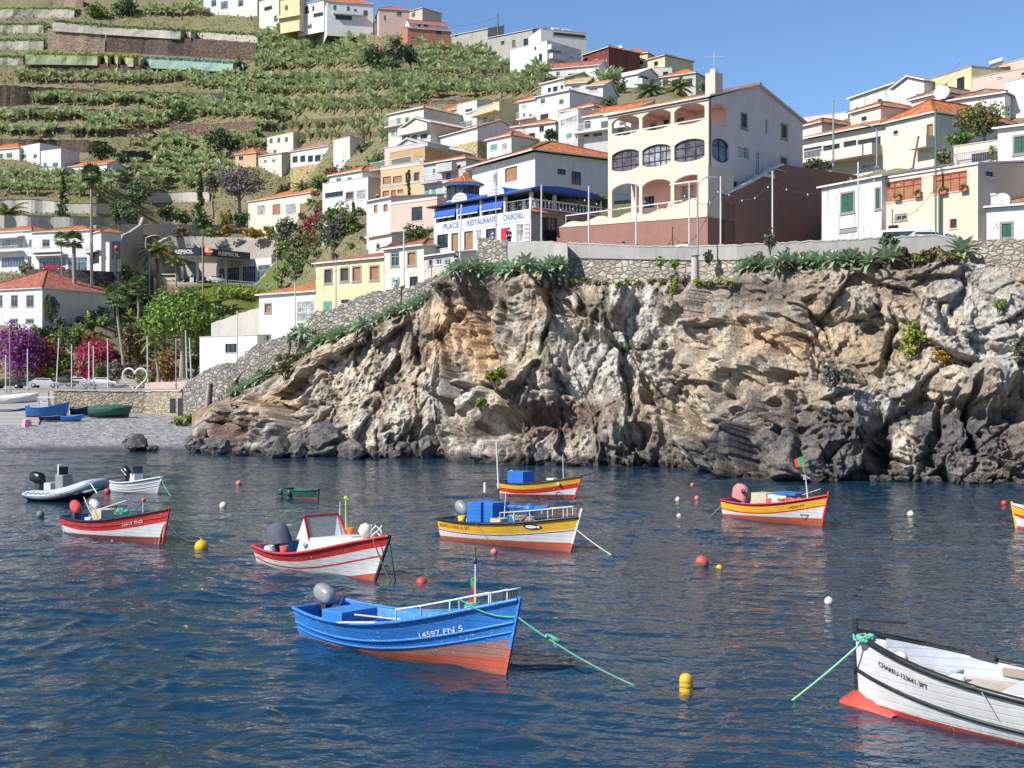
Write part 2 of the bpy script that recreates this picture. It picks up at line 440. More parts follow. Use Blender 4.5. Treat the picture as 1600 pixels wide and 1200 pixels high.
# profiles of the land per column of the view: (distance, row) ; row None -> third number is a height
PROF = {
 -350: [(112,None,-1.5),(120,None,0),(136,None,2),(149,None,2.8),(151,None,5.3),(205,None,5.6),(216,520),(240,None,22),(262,420),(275,370),(310,345),(330,310),(370,265),(410,205),(440,152),(470,102),(500,52),(530,2),(580,-70),(640,-90),(760,-100)],
 0:   [(112,None,-1.5),(120,None,0),(136,None,2),(149,None,2.8),(151,None,5.3),(205,None,5.6),(216,512),(240,None,21),(248,428),(262,426),(268,362),(300,343),(322,311),(345,285),(372,264),(395,235),(410,203),(440,152),(470,102),(500,52),(530,2),(580,-70),(640,-90),(760,-100)],
 150: [(112,None,-1.5),(120,None,0),(136,None,2),(149,None,2.8),(151,None,5.3),(200,None,5.6),(214,520),(237,466),(241,431),(264,429),(272,372),(300,345),(322,311),(345,285),(372,264),(395,235),(410,203),(440,152),(470,102),(500,52),(530,2),(580,-70),(640,-90),(760,-100)],
 262: [(112,None,-1.5),(119,None,0),(130,None,1.3),(138,None,2.3),(143.4,None,2.8),(144.6,None,5.3),(200,None,6),(230,530),(262,500),(285,455),(296,441),(330,439),(336,372),(350,355),(372,305),(395,255),(412,200),(436,150),(468,100),(500,50),(530,2),(580,-70),(640,-80),(760,-100)],
 300: [(112,None,-1.5),(118,None,0),(128,None,1.2),(134.9,None,2.4),(135.7,None,5.4),(150,None,5.5),(200,None,6),(230,530),(262,500),(285,455),(296,441),(330,439),(336,372),(350,355),(372,305),(395,255),(412,200),(436,150),(468,100),(500,50),(530,2),(580,-70),(640,-80),(760,-100)],
 400: [(129.5,None,9.0),(140,None,8.6),(150,None,10),(200,None,16),(262,500),(285,455),(296,441),(325,439),(331,372),(348,348),(364,298),(374,262),(388,226),(402,190),(424,150),(450,100),(482,50),(500,28),(540,15),(620,14),(760,20)],
 450: [(127,None,10.0),(150,None,11.5),(190,480),(240,440),(275,410),(310,378),(340,350),(352,345),(364,298),(374,262),(388,226),(402,200),(424,150),(448,100),(470,60),(482,46),(500,40),(560,40),(760,80)],
 540: [(122.5,None,12.4),(135,None,13.2),(150,440),(170,375),(184,316),(200,303),(230,284),(262,262),(290,240),(320,214),(348,185),(376,148),(404,108),(430,72),(447,54),(480,48),(560,48),(760,100)],
 600: [(119.5,None,14.0),(135,None,15),(146,400),(158,372),(175,335),(190,305),(215,263),(240,228),(270,200),(320,150),(370,100),(420,60),(440,46),(470,45),(540,60),(760,150)],
 750: [(112.3,None,15.6),(126,None,15.9),(134,340),(150,308),(175,278),(200,250),(230,215),(270,180),(310,150),(360,110),(400,77),(420,68),(460,80),(760,220)],
 850: [(106.5,None,15.9),(118,None,16),(128,None,18),(142,316),(160,275),(180,240),(200,205),(225,160),(250,128),(265,112),(285,104),(310,98),(320,98),(400,150),(760,250)],
 900: [(103.2,None,15.9),(116,None,16),(126,None,18),(140,318),(160,270),(180,232),(210,190),(240,150),(280,115),(300,98),(320,98),(400,160),(760,250)],
 1050:[(99.3,None,15.7),(130,None,16),(145,None,26),(170,195),(200,158),(230,140),(255,132),(290,150),(760,300)],
 1200:[(97,None,15.6),(112,None,16),(126,None,22),(150,262),(180,236),(200,215),(260,225),(760,340)],
 1400:[(94,None,15.6),(103,None,16),(110,None,21),(122,262),(132,230),(142,190),(160,160),(185,150),(250,200),(760,360)],
 1600:[(91.5,None,15.6),(97,None,16),(104,None,20),(115,248),(130,165),(146,125),(170,120),(250,190),(760,360)],
 1950:[(89,None,15.6),(97,None,16),(104,None,20),(115,250),(130,165),(146,125),(170,120),(250,190),(760,360)],
}
PKEYS = sorted(PROF)
def _prof(key,D):
 tab = PROF[key]
 ds = [t[0] for t in tab]; zs = [(t[2] if t[1] is None else Z(t[1],t[0])) for t in tab]
 return np.interp(D,ds,zs,left=zs[0])
def ground_z(px,D):
 px = np.asarray(px,float); D = np.asarray(D,float)
 k = np.clip(np.searchsorted(PKEYS,px,side='right') - 1,0,len(PKEYS) - 2)
 out = np.zeros(np.broadcast(px,D).shape)
 for j in range(len(PKEYS) - 1):
  mk = (k == j)
  if not mk.any(): continue
  t = np.clip((px - PKEYS[j]) / (PKEYS[j + 1] - PKEYS[j]),0,1)
  za = _prof(PKEYS[j],D); zb = _prof(PKEYS[j + 1],D)
  out = np.where(mk,za + (zb - za) * t,out)
 sd = np.interp(px,[84,150,230,286,300,330],[151,150.7,150.2,142.3,137,134.5])
 zb = np.interp(D,[112,119,136,141,150],[-1.5,0,2.0,2.5,2.9])
 zb = np.where((px < 78) & (D > 135),np.interp(D,[135,166],[1.9,5.2]),zb); sd = np.where(px < 78,166,sd)
 out = np.where(px <= 330,np.where(D < sd,zb,np.where(D < 200,np.maximum(5.3,np.minimum(out,5.6)),out)),out)
 return out
def terrain():
 nx,ny = 460,300
 pxs = np.concatenate([np.linspace(-350,0,40,endpoint=False),np.linspace(0,480,200,endpoint=False),np.linspace(480,1950,220)]); t = np.linspace(0,1,ny)
 wl = ip(pxs,WALL,1) + .25
 d0 = np.where(pxs <= 330,112,np.where(pxs < 370,112 + (wl - 112) * np.clip((pxs - 330) / 40,0,1),wl))
 D = d0[None,:] + (760 - d0[None,:]) * (t[:,None] ** 1.55)
 PXg = np.repeat(pxs[None,:],ny,0)
 zz = ground_z(PXg.ravel(),D.ravel()).reshape(D.shape)
 X = (PXg - 800) / F * D
 p = np.stack([X.ravel() * .08,D.ravel() * .08,np.zeros(D.size)],1)
 zz = np.where((PXg > 324) & (D < wl[None,:] - .6),-4.0,zz)
 hill = np.clip((D - 215) / 60,0,1)
 zz = zz + fbm(p,4,5).reshape(D.shape) * 1.3 * hill
 V = np.stack([X.ravel(),D.ravel(),zz.ravel()],1)
 i = np.arange(nx * ny).reshape(ny,nx)
 Fc = np.stack([i[:-1,:-1].ravel(),i[:-1,1:].ravel(),i[1:,1:].ravel(),i[1:,:-1].ravel()],1)
 cx = PXg[:-1,:-1].ravel(); cD = D[:-1,:-1].ravel(); cz = zz[:-1,:-1].ravel()
 mi = np.zeros(len(Fc),int)
 mi[(cx < 330) & (cD < ip(cx, [(84, 148.6), (150, 148.3), (230, 147.8), (286, 139.9), (300, 134.9)]))] = 1                                       # pebble beach
 mi[(cx < 330) & (cD >= 150) & (cD < 204)] = 2                         # paved square
 wd = ip(cx,WALL,1)
 mi[(cx >= 300) & (cD < wd + 5.5)] = 2
 mi[(cx > 180) & (cx < 445) & (cD > 294) & (cD < 332)] = 2
 mi[(cx > 300) & (cx < 470) & (cD > 255) & (cD <= 294)] = 3
 mi[(cx < 200) & (cD > 246) & (cD < 266)] = 2
 e = earth('hill_earth',(.19,.15,.095),(.235,.19,.125),(.14,.165,.06))
 n = NT('beach_pebbles'); co = n.co()
 vv = n.n('ShaderNodeTexVoronoi',feature='F1'); vv.inputs['Scale'].default_value = 3.5; n.l(co,vv.inputs['Vector'])
 sp = n.n('ShaderNodeSeparateColor'); n.l(vv.outputs['Color'],sp.inputs[0])
 a = n.ramp(sp.outputs[0],[(0,(.10,.10,.105)),(.5,(.22,.22,.225)),(1,(.36,.355,.35))])
 sz = n.n('ShaderNodeSeparateXYZ'); n.l(co,sz.inputs[0])
 a = n.mix(n.ramp(n.math('ADD',n.math('MULTIPLY',sz.outputs[2],.5),n.math('MULTIPLY',n.noise(co,.4,3),.2)),[(.16,(1,1,1)),(.34,(0,0,0))]),a,(.06,.06,.06))
 beach = n.fin(a,.8,n.bump(vv.outputs['Distance'],.8,.1))
 pave = stucco('square_paving',(.30,.27,.24),.3,(.18,.16,.14))
 grass = earth('grass_bank_soil',(.10,.15,.03),(.16,.20,.045),(.12,.13,.04),4)
 o = npmesh('hill_terrain',V,Fc,[e,beach,pave,grass],smooth=True,mi=mi)
 tag(o,kind='structure')
 return V,Fc
TV,TF = terrain()
# ---------------------------------------------------------------- hillside terraces (built as walls with a level top)
BVH_V = [tuple(v) for v in TV]; BVH_F = [tuple(f) for f in TF]
bvh_t = BVHTree.FromPolygons(BVH_V,BVH_F)
EYE = Vector((0,0,H))
def hit(px,py,tree=None):
 d = Vector(((px - 800) / F,1,(YH - py) / F)).normalized()
 r = (tree or bvh_t).ray_cast(EYE,d)
 return r[0] if r[0] is not None else None
def terrace(name,label,pts,mat,topmat,group='terrace walls on the banana hillside',depth=9.0):
 """pts: (px, row of top, row of foot).  The wall rises from the slope, its level top runs back into it."""
 xs = np.arange(pts[0][0],pts[-1][0] + .1,6.0)
 front = []; top = []; back = []
 for x in xs:
  yt = ip(x,pts,1); yb = ip(x,pts,2)
  h = hit(x,yb)
  D = h.y if h else 400
  wob = (.18 * math.sin(x * .7) + rng.uniform(-.12,.12)) * (.15 if mat is CONCL else 1)
  Dp = D - .6
  zt = Z(yt,Dp) + wob
  front.append(Vector((PX(x,Dp),Dp,Z(yb,Dp) - 3))); top.append(Vector((PX(x,Dp),Dp + .25,zt)))
  back.append(Vector((PX(x,Dp + depth),Dp + depth,zt + .35)))
 c = front[len(front) // 2]
 t = thing(name,label,'terrace wall',(c.x,c.y,c.z),group=group)
 m = MB()
 mid = [(a * .5 + b * .5) + Vector((0,(.02 if mat is CONCL else .15) * rng.uniform(-1,1),0)) for a,b in zip(front,top)]
 m.grid([front,mid,top],0,False)
 i0 = len(BVH_V)
 m.build('wall_face',mat,t)
 m2 = MB(); edge = [p + Vector((0,-.12,.12)) for p in top]
 m2.grid([top,edge,[p + Vector((0,1.6,.1)) for p in edge],back,[p + Vector((0,0,-6)) for p in back]],0,False)
 m2.build('terrace_top',topmat,t)
 BVH_V.extend(tuple(p) for p in front + top + back); n = len(front)
 for k in range(n - 1):
  BVH_F.append((i0 + k,i0 + k + 1,i0 + n + k + 1,i0 + n + k)); BVH_F.append((i0 + n + k,i0 + n + k + 1,i0 + 2 * n + k + 1,i0 + 2 * n + k))
 return t
SOIL = earth('terrace_soil',(.20,.15,.095),(.26,.205,.135),(.15,.13,.06),6)
TERR = [
 ([(166,50,80),(230,54,84),(300,60,88),(404,67,95)],LAVA,'tall dark lava terrace wall under the netted vines, right of the pinkish block wall'),
 ([(74,44,78),(168,48,80)],PINKST,'pinkish block terrace wall between the vine trellises, highest pale wall on the hill'),
 ([(76,-6,10),(133,-4,11)],PINKST,'pinkish block terrace wall cut by the top edge of the view'),
 ([(39,95,113),(150,99,117),(250,104,121),(372,109,125)],LAVA,'dark lava terrace wall below the long greenish netting strip'),
 ([(-20,134,166),(12,134,166),(100,138,158),(200,143,160),(352,146,160)],LAVA,'long dark lava terrace wall with dry ledge, fourth from the hilltop'),
 ([(44,168,181),(140,171,183),(270,174,184)],LAVA2,'low reddish terrace wall with a brick coloured patch, under a banana row'),
 ([(-20,196,207),(70,198,209),(240,203,214)],LAVA,'low dark terrace wall above the white castle house'),
 ([(264,193,208),(330,194,210),(402,190,206)],LAVA2,'reddish brown terrace wall left of the long banana rows'),
 ([(-20,218,236),(60,218,238),(122,219,238),(170,221,236)],LAVA,'broken dark terrace wall directly behind the white castle house'),
 ([(402,118,127),(480,115,124),(572,111,120)],LAVA,'dark terrace wall crossing the middle of the banana field'),
 ([(402,158,167),(470,158,166),(560,152,158),(668,146,152)],DRYST,'grey terrace wall between two long banana rows'),
 ([(402,190,203),(500,186,199),(560,182,190),(612,178,184)],LAVA2,'brown terrace wall left of the tan roofed house'),
 ([(668,131,139),(740,129,136),(830,126,132)],LAVA2,'short brown terrace wall at the right end of the banana field'),
 ([(668,158,163),(750,156,161),(830,154,160)],LAVA2,'dry brown terrace wall above the roofs on the right of the field'),
 ([(530,74,81),(600,72,79)],LAVA2,'short terrace wall below the white villa on the ridge'),
 ([(190,236,252),(232,237,252)],LAVA,'short dark terrace wall right of the dark round trees'),
 ([(428,208,216),(520,207,214),(605,206,214)],LAVA2,'crumbling terrace wall above the grey block house'),
 ([(-30,312,330),(60,312,332),(110,318,332),(180,318,334)],CONCL,'grey concrete terrace wall with shadowed arch behind the restaurant row'),
 ([(-30,335,356),(90,338,358),(180,340,358)],CONCL,'long low grey wall just above the restaurant row roofs'),
 ([(225,302,316),(300,300,314),(330,300,314)],CONCL,'pale dirt bank wall left of the jacaranda'),
]
for pts,mt,lb in TERR: terrace('terrace_wall',lb,pts,mt,SOIL)
bvh = BVHTree.FromPolygons(BVH_V,BVH_F)
def G(px,py):
 h = hit(px,py,bvh)
 return h if h is not None else P(px,py,420)
# ---------------------------------------------------------------- the sea cliff
BASE = [(240,700,0),(300,703,0),(330,704,0),(370,708,0),(430,713,0),(500,716,0),(600,716,0),(700,716,0),(800,724,0),(900,725,0),
  (1000,726,0),(1080,729,0),(1150,741,0),(1250,750,0),(1350,751,0),(1500,755,0),(1680,757,0),(2000,760,0)]
RIM = [(240,668),(300,660),(350,634),(400,606),(450,582),(500,545),(550,530),(600,508),(660,484),(690,446),(750,432),(870,428),(900,440),
       (1000,440),(1100,444),(1150,432),(1200,424),(1300,422),(1400,424),(1500,412),(1600,420),(1700,418),(2000,420)]
# hollows (-) and bulges (+): px, row, half width, half height, tilt degrees (clockwise), metres
CARVE = [(655,545,9,60,-14,-2.2),(752,500,14,62,5,-2.0),(800,480,9,45,-22,-1.2),(945,540,30,18,20,-1.6),(930,490,40,26,10,1.9),
         (790,668,42,38,0,-4.2),(845,655,38,22,0,-2.8),(370,672,45,26,10,-4.0),(585,640,22,14,0,-1.6),(850,600,38,38,0,1.8),
         (690,445,60,14,0,.9),(800,450,60,22,0,1.0),(1225,560,22,30,-30,-2.4),(1190,575,14,26,25,-1.6),(1385,545,8,60,12,-2.6),
         (1355,515,14,10,0,-1.6),(1245,660,12,60,4,-2.0),(1375,690,20,50,-6,-2.6),(1522,665,8,80,3,-2.8),(1465,650,10,40,10,-1.8),
         (1580,645,30,60,0,-2.2),(1420,700,40,50,0,.9),(1310,670,45,50,0,1.5),(1180,690,60,40,0,1.4),(1100,625,38,45,20,1.2),
         (1210,500,40,16,0,1.5),(1290,470,60,16,5,1.2),(1500,455,8,40,25,-2.0),(1550,590,70,28,-6,2.0),(1540,640,60,14,0,-1.8),
         (985,545,60,60,35,.9),(1010,690,35,22,0,-2.2),(975,665,40,25,0,1.2),(680,660,50,42,-20,1.6),(520,590,20,36,-20,-2.0),(560,560,30,40,-30,1.1),
         (470,650,30,26,0,-1.6),(430,640,34,34,0,1.4),(1050,500,10,50,-12,-1.2),(1085,560,9,50,-18,-1.4),(1130,480,30,40,0,.9),(640,470,30,12,-30,.9)]
def cliff():
 nc,nr = 1250,350
 pxs = np.concatenate([np.linspace(300,1690,nc - 40),np.linspace(1692,2000,40)])
 bd = F * H / (ip(pxs,BASE,1) - YH)
 wd = ip(pxs,WALL,1); wf = ip(pxs,WALL,3)
 rim = ip(pxs,RIM,1)
 rn = fbm(np.stack([pxs * .03,pxs * 0,pxs * 0],1),4,3)
 rimD = np.maximum(wd - 3.6,bd + (wd - bd) * .55)
 rz = Z(rim + rn * 7,rimD)
 wz = Z(wf,wd)
 v = np.linspace(0,1,nr - 26)
 gam = 1.35
 zb = -1.2
 rows_D = bd[None,:] - .8 + (rimD - bd + .8)[None,:] * (v[:,None] ** gam)
 rows_Z = zb + (rz - zb)[None,:] * v[:,None]
 v2 = np.linspace(0,1,27)[1:]
 top_D = rimD[None,:] + (wd + .9 - rimD)[None,:] * v2[:,None]
 top_Z = rz[None,:] + (np.maximum(wz,rz) - rz)[None,:] * v2[:,None]
 D = np.vstack([rows_D,top_D]); Zz = np.vstack([rows_Z,top_Z])
 vv = np.concatenate([v,1 + v2])
 n_ = len(vv)
 PXg = np.repeat(pxs[None,:],n_,0)
 X = (PXg - 800) / F * D
 p = np.stack([X.ravel(),D.ravel(),Zz.ravel()],1)
 pxr = PXg.ravel(); pyr = YH - (p[:,2] - H) / p[:,1] * F
 left = np.clip((1130 - pxr) / 120, 0, 1)            # 1 left: curtain-like folds, 0 right: blocks
 wx = fbm(p * .2,3,21) * 1.5; wz_ = fbm(p * .2 + 9,3,22) * 1.2
 q = p.copy(); q[:,0] += wx; q[:,2] += wz_
 lean = q[:,2] * (.20 * np.sin(q[:,0] * .07 + 1.0))
 qa = q.copy(); qa[:, 0] += lean; qa[:, 2] *= .28     # stretched upright
 qb = q.copy(); qb[:,2] = qb[:,2] * 1.0 + q[:,0] * .16
 big,eb = facets(qb * np.array([.19,.19,.15]),3)
 fa1,ea1 = facets(qa * .42,5); fa2,ea2 = facets(qa * 1.0,6)
 fb1,e1 = facets(qb * .36,8); fb2,e2 = facets(qb * .85,9)
 sm,e3 = facets(q * 2.1,12)
 sm2,e4 = facets(q * np.array([4.6,4.6,3.2]),13)
 ridge = 1 - np.abs(fbm(qa * np.array([.55,.3,.35]),4,31)) * 2
 mixl = lambda a,b: a * left + b * (1 - left)
 disp = big * 2.0 + mixl(fa1 * 1.05 + fa2 * .34 + ridge * .5,fb1 * 1.4 + fb2 * .62) + sm * .22 + sm2 * .09
 disp += fbm(p * 1.3,4,41) * .28 + fbm(p * .12,3,42) * 1.4
 crack = mixl(np.clip(1 - ea1 / .10,0,1) * .55,np.clip(1 - e1 / .08,0,1) * .9) + np.clip(1 - eb / .05,0,1) * .7
 disp -= crack * .36
 jx = pxr + fbm(p * .5,3,51) * 16; jy = pyr + fbm(p * .5 + 5,3,52) * 16
 for (cx,cy,rx,ry,a,amt) in CARVE:
  a = R(a); dx = jx - cx; dy = jy - cy
  u = (dx * math.cos(a) + dy * math.sin(a)) / rx; t = (-dx * math.sin(a) + dy * math.cos(a)) / ry
  e = np.clip(1 - (u * u + t * t),0,1) ** .7 if amt < 0 else np.exp(-(u * u + t * t))
  disp += e * amt * (.85 if amt < 0 else 1.1)
 vg = np.repeat(vv[:,None],len(pxs),1).ravel()
 dg = disp.reshape(n_,-1)
 for _ in range(1):
  dg = np.pad(dg,1,'edge'); dg = (dg[:-2] + 2 * dg[1:-1] + dg[2:]) / 4; dg = (dg[:,:-2] + 2 * dg[:,1:-1] + dg[:,2:]) / 4
 disp = dg.ravel()
 soft = np.clip((1.25 - vg) / .3,.05,1)
 end = np.clip((pxr - 300) / 60,.1,1)
 disp = np.where(disp < 0,disp * np.clip((1.03 - vg) / .28,.12,1),disp) * soft * end
 tx = np.gradient(X[0]); tD = np.gradient(D[0]); L = np.hypot(tx,tD); ox = tD / L; oD = -tx / L
 k = np.ones(41) / 41; ox = np.convolve(np.pad(ox,20,'edge'),k,'valid'); oD = np.convolve(np.pad(oD,20,'edge'),k,'valid')
 OX = np.repeat(ox[None,:],n_,0).ravel(); OD = np.repeat(oD[None,:],n_,0).ravel()
 V = p.copy(); V[:,0] += OX * disp * .93; V[:,1] += OD * disp * .93; V[:,2] += disp * .22 * np.clip(1.3 - vg,0,1)
 tan = np.array([.33,.262,.18]); och = np.array([.37,.225,.105]); gry = np.array([.29,.272,.24]); lgt = np.array([.425,.375,.295])
 drk = np.array([.075,.066,.06]); red = np.array([.105,.06,.048]); brn = np.array([.19,.14,.10])
 f1 = fbm(q * .16,4,61); f2 = fbm(qa * np.array([1.6,1.6,.7]),4,62); f3 = fbm(q * .5,4,63); f4 = fbm(qa * np.array([.9,.9,.35]),4,64)
 def S(x,a,b): return np.clip((x - a) / (b - a),0,1)[:,None]
 cell = mixl(fa1,fb1)
 C = tan + (gry - tan) * S(f1 + cell * .5,-.25,.3)
 C = C + (lgt - C) * S(f2 + f3 * .5,.2,.6) * .55
 C = C + (brn - C) * S(f4 - f3 * .3,.08,.38) * .8
 C = C + (lgt * 1.08 - C) * S(np.abs(f2),.09,.0) * .28
 C = C * (1 + .38 * fbm(q * .09,3,81) + .22 * fbm(qa * np.array([.5,.5,.18]),3,82))[:,None]
 C = C + (brn * 1.15 - C) * S(fbm(q * .22 + 4,4,83),.05,.4) * .7
 g_o = np.exp(-((pxr - 720) / 75) ** 2 - ((pyr - 520) / 75) ** 2) + .8 * np.exp(-((pxr - 855) / 30) ** 2 - ((pyr - 485) / 45) ** 2) + .7 * np.exp(-((pxr - 1220) / 90) ** 2 - ((pyr - 520) / 50) ** 2) + .6 * np.exp(-((pxr - 440) / 40) ** 2 - ((pyr - 640) / 40) ** 2) + .4 * np.exp(-((pxr - 1330) / 70) ** 2 - ((pyr - 560) / 50) ** 2)
 C = C + (och - C) * S(g_o + f3 * .5,.3,.85) * .8
 g_g = np.exp(-((pxr - 1010) / 90) ** 2 - ((pyr - 540) / 75) ** 2) + .7 * np.exp(-((pxr - 660) / 70) ** 2 - ((pyr - 660) / 45) ** 2) + .5 * np.exp(-((pxr - 1560) / 40) ** 2 - ((pyr - 510) / 40) ** 2)
 C = C + (np.array([.33,.305,.255]) - C) * S(g_g + f3 * .4,.35,.9) * .75
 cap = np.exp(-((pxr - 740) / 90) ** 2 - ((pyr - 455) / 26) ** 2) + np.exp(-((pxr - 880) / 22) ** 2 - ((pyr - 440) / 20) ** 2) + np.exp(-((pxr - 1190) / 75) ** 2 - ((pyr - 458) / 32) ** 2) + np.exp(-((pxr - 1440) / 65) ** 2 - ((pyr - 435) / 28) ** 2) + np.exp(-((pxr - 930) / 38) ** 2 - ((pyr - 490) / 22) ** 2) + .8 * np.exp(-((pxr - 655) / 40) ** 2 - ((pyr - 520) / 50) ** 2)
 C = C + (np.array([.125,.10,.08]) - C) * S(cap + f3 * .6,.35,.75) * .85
 sco = np.exp(-((pxr - 375) / 70) ** 2 - ((pyr - 665) / 34) ** 2) + np.exp(-((pxr - 880) / 95) ** 2 - ((pyr - 655) / 38) ** 2)
 C = C + (red - C) * S(sco + f3 * .5,.3,.7) * .9
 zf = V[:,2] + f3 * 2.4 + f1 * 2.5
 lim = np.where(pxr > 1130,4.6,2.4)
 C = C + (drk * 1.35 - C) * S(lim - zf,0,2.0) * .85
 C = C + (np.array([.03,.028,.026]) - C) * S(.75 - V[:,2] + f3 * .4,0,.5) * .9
 bl = np.exp(-((pxr - 1510) / 100) ** 2 - ((pyr - 675) / 62) ** 2) + .8 * np.exp(-((pxr - 1300) / 75) ** 2 - ((pyr - 690) / 55) ** 2) + .7 * np.exp(-((pxr - 1180) / 50) ** 2 - ((pyr - 705) / 35) ** 2)
 C = C + (np.array([.07,.068,.07]) - C) * S(bl + f3 * .5,.4,.7) * .85
 C = C + (lgt * 1.1 - C) * S(np.exp(-((pxr - 1412) / 24) ** 2 - ((pyr - 690) / 55) ** 2) + f2 * .4,.4,.8) * .8
 C = C * (1 - .3 * np.clip(crack,0,1))[:,None]
 C = C + (np.array([.17,.125,.075]) - C) * S(vg + f3 * .05,1.0,1.08)
 C = C * .88 + (C @ np.array([.3,.6,.1]))[:,None] * np.array([1.0,.985,.95]) * .12
 st = fbm(qa * np.array([2.2,2.2,.5]),4,91); C = C * (1 + .55 * (.6 * S(st,.1,.4) - S(-st,.1,.4)) * left[:,None])
 C = np.clip(C * 1.68 * (1 + .16 * sm[:,None] + .10 * sm2[:,None]),.01,.75)
 n = NT('cliff_rock'); at = n.n('ShaderNodeAttribute',attribute_name='tint')
 co = n.co((1,1,.45)); ci = n.co()
 a1 = n.noise(co,2.4,7,.68,.6); a2 = n.noise(ci,7,6,.7); a3 = n.noise(ci,.9,5,.6,1.0)
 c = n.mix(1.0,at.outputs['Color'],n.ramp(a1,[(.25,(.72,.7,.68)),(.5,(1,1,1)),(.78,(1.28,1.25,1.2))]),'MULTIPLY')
 c = n.mix(1.0,c,n.ramp(a2,[(.3,(.72,.72,.72)),(.7,(1.2,1.2,1.2))]),'MULTIPLY')
 vo = n.n('ShaderNodeTexVoronoi',feature='DISTANCE_TO_EDGE'); vo.inputs['Scale'].default_value = 1.5
 wv = n.n('ShaderNodeVectorMath',operation='MULTIPLY_ADD'); nz = n.n('ShaderNodeTexNoise'); nz.inputs['Scale'].default_value = 1.1; nz.inputs['Detail'].default_value = 4; n.l(ci,nz.inputs['Vector'])
 n.l(nz.outputs['Color'],wv.inputs[0]); wv.inputs[1].default_value = (1.3,1.3,1.3); n.l(co,wv.inputs[2]); n.l(wv.outputs[0],vo.inputs['Vector'])
 ck = n.ramp(vo.outputs['Distance'],[(0,(.6,.58,.56)),(.03,(1,1,1))])
 c = n.mix(.8,c,ck,'MULTIPLY')
 bm = n.bump(a1,.9,.35); bm = n.bump(a2,.7,.10,bm); bm = n.bump(n.ramp(vo.outputs['Distance'],[(0,(0,0,0)),(.06,(1,1,1))]),.6,.12,bm)
 rk = n.fin(c,.88,bm,spec=.2)
 i = np.arange(n_ * len(pxs)).reshape(n_,len(pxs))
 Fc = np.stack([i[:-1,:-1].ravel(),i[:-1,1:].ravel(),i[1:,1:].ravel(),i[1:,:-1].ravel()],1)
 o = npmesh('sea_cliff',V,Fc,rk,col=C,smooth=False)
 tag(o,kind='structure')
 return V,Fc,rk
CV,CF,ROCK = cliff()
bvh_c = BVHTree.FromPolygons([tuple(v) for v in CV],[tuple(f) for f in CF])
def GC(px, py):                       # first hit on the cliff
 return hit(px,py,bvh_c)
def ground_below(x,y):
 r = bvh_c.ray_cast(Vector((x,y,60)),Vector((0,0,-1)))
 return r[0].z if r[0] is not None else None
# ---------------------------------------------------------------- the water
def water():
 ny = 900
 D = 9.0 * (150 / 9.0) ** np.linspace(0,1,ny)
 pxs = np.concatenate([np.linspace(-1300,-60,120,endpoint=False),np.linspace(-60,1660,860,endpoint=False),np.linspace(1660,3000,120)]); nx = len(pxs)
 Dg = np.repeat(D[:,None],nx,1); PXg = np.repeat(pxs[None,:],ny,0)
 X = (PXg - 800) / F * Dg
 p = np.stack([X.ravel(),Dg.ravel(),np.zeros(X.size)],1)
 rot = R(14); c,s_ = math.cos(rot),math.sin(rot)
 q = np.stack([p[:,0] * c - p[:,1] * s_,p[:,0] * s_ + p[:,1] * c,p[:,2]],1)
 st = np.array([.62,1.0,1])
 sp = Dg.ravel() * .0031 + .001
 z = vnoise(q * st / 5.0,71) * .05 + fbm(q / 11.0,2,70) * .06
 for lam,am,sd_ in ((2.3,.060,72),(1.15,.062,73),(.6,.044,74),(.32,.018,75)):
  f = np.clip((lam / sp - 2.2) / 3,0,1)
  z += (1 - 2 * np.abs(vnoise(q * st / lam + vnoise(q / 3,sd_ + 40)[:,None] * .4,sd_)) ** 1.25) * am * f
 patch = .7 + .75 * fbm(q / 14.0,2,79)
 V = p.copy(); V[:,2] = z * patch
 i = np.arange(nx * ny).reshape(ny,nx)
 Fc = np.stack([i[:-1,:-1].ravel(),i[:-1,1:].ravel(),i[1:,1:].ravel(),i[1:,:-1].ravel()],1)
 n = NT('harbour_water'); co = n.co((.7,1.0,1),rot=(0,0,rot))
 b1 = n.noise(co,2.6,1.4,.5,.4); b2 = n.noise(co,6.5,1.5,.5,.3); b3 = n.noise(co,.35,2,.5)
 h = n.math('ADD',n.math('MULTIPLY',b1,.066),n.math('MULTIPLY',b2,.017))
 bm = n.bump(h,1.0,1.0)
 dp = n.noise(n.co(),.05,3)
 n.fin(n.ramp(dp,[(.3,(.005,.027,.052)),(.7,(.008,.036,.068))]),.035,bm,spec=.5)
 n.b.inputs['IOR'].default_value = 1.333
 o = npmesh('sea_water',V,Fc,n.m,smooth=True)
 tag(o,kind='structure')
 m = MB(); m.face([(-900,-300,-2.5),(900,-300,-2.5),(900,900,-2.5),(-900,900,-2.5)])
 o = m.build('sea_bed',plain('sea_bed_sand',(.03,.05,.07),.9)); tag(o,kind='structure')
 m = MB(); xl = -6.0
 def ring(D0,D1,a,b): m.face([(PX(a,D0),D0,-.02),(PX(b,D0),D0,-.02),(PX(b,D1),D1,-.02),(PX(a,D1),D1,-.02)])
 ring(9.0,150,-4200,-1300); ring(9.0,150,3000,5200)
 m.face([(-60,-60,-.02),(60,-60,-.02),(PX(5200,9),9,-.02),(PX(-4200,9),9,-.02)])
 o = m.build('outer_sea_water',n.m); tag(o,kind='structure')
water()
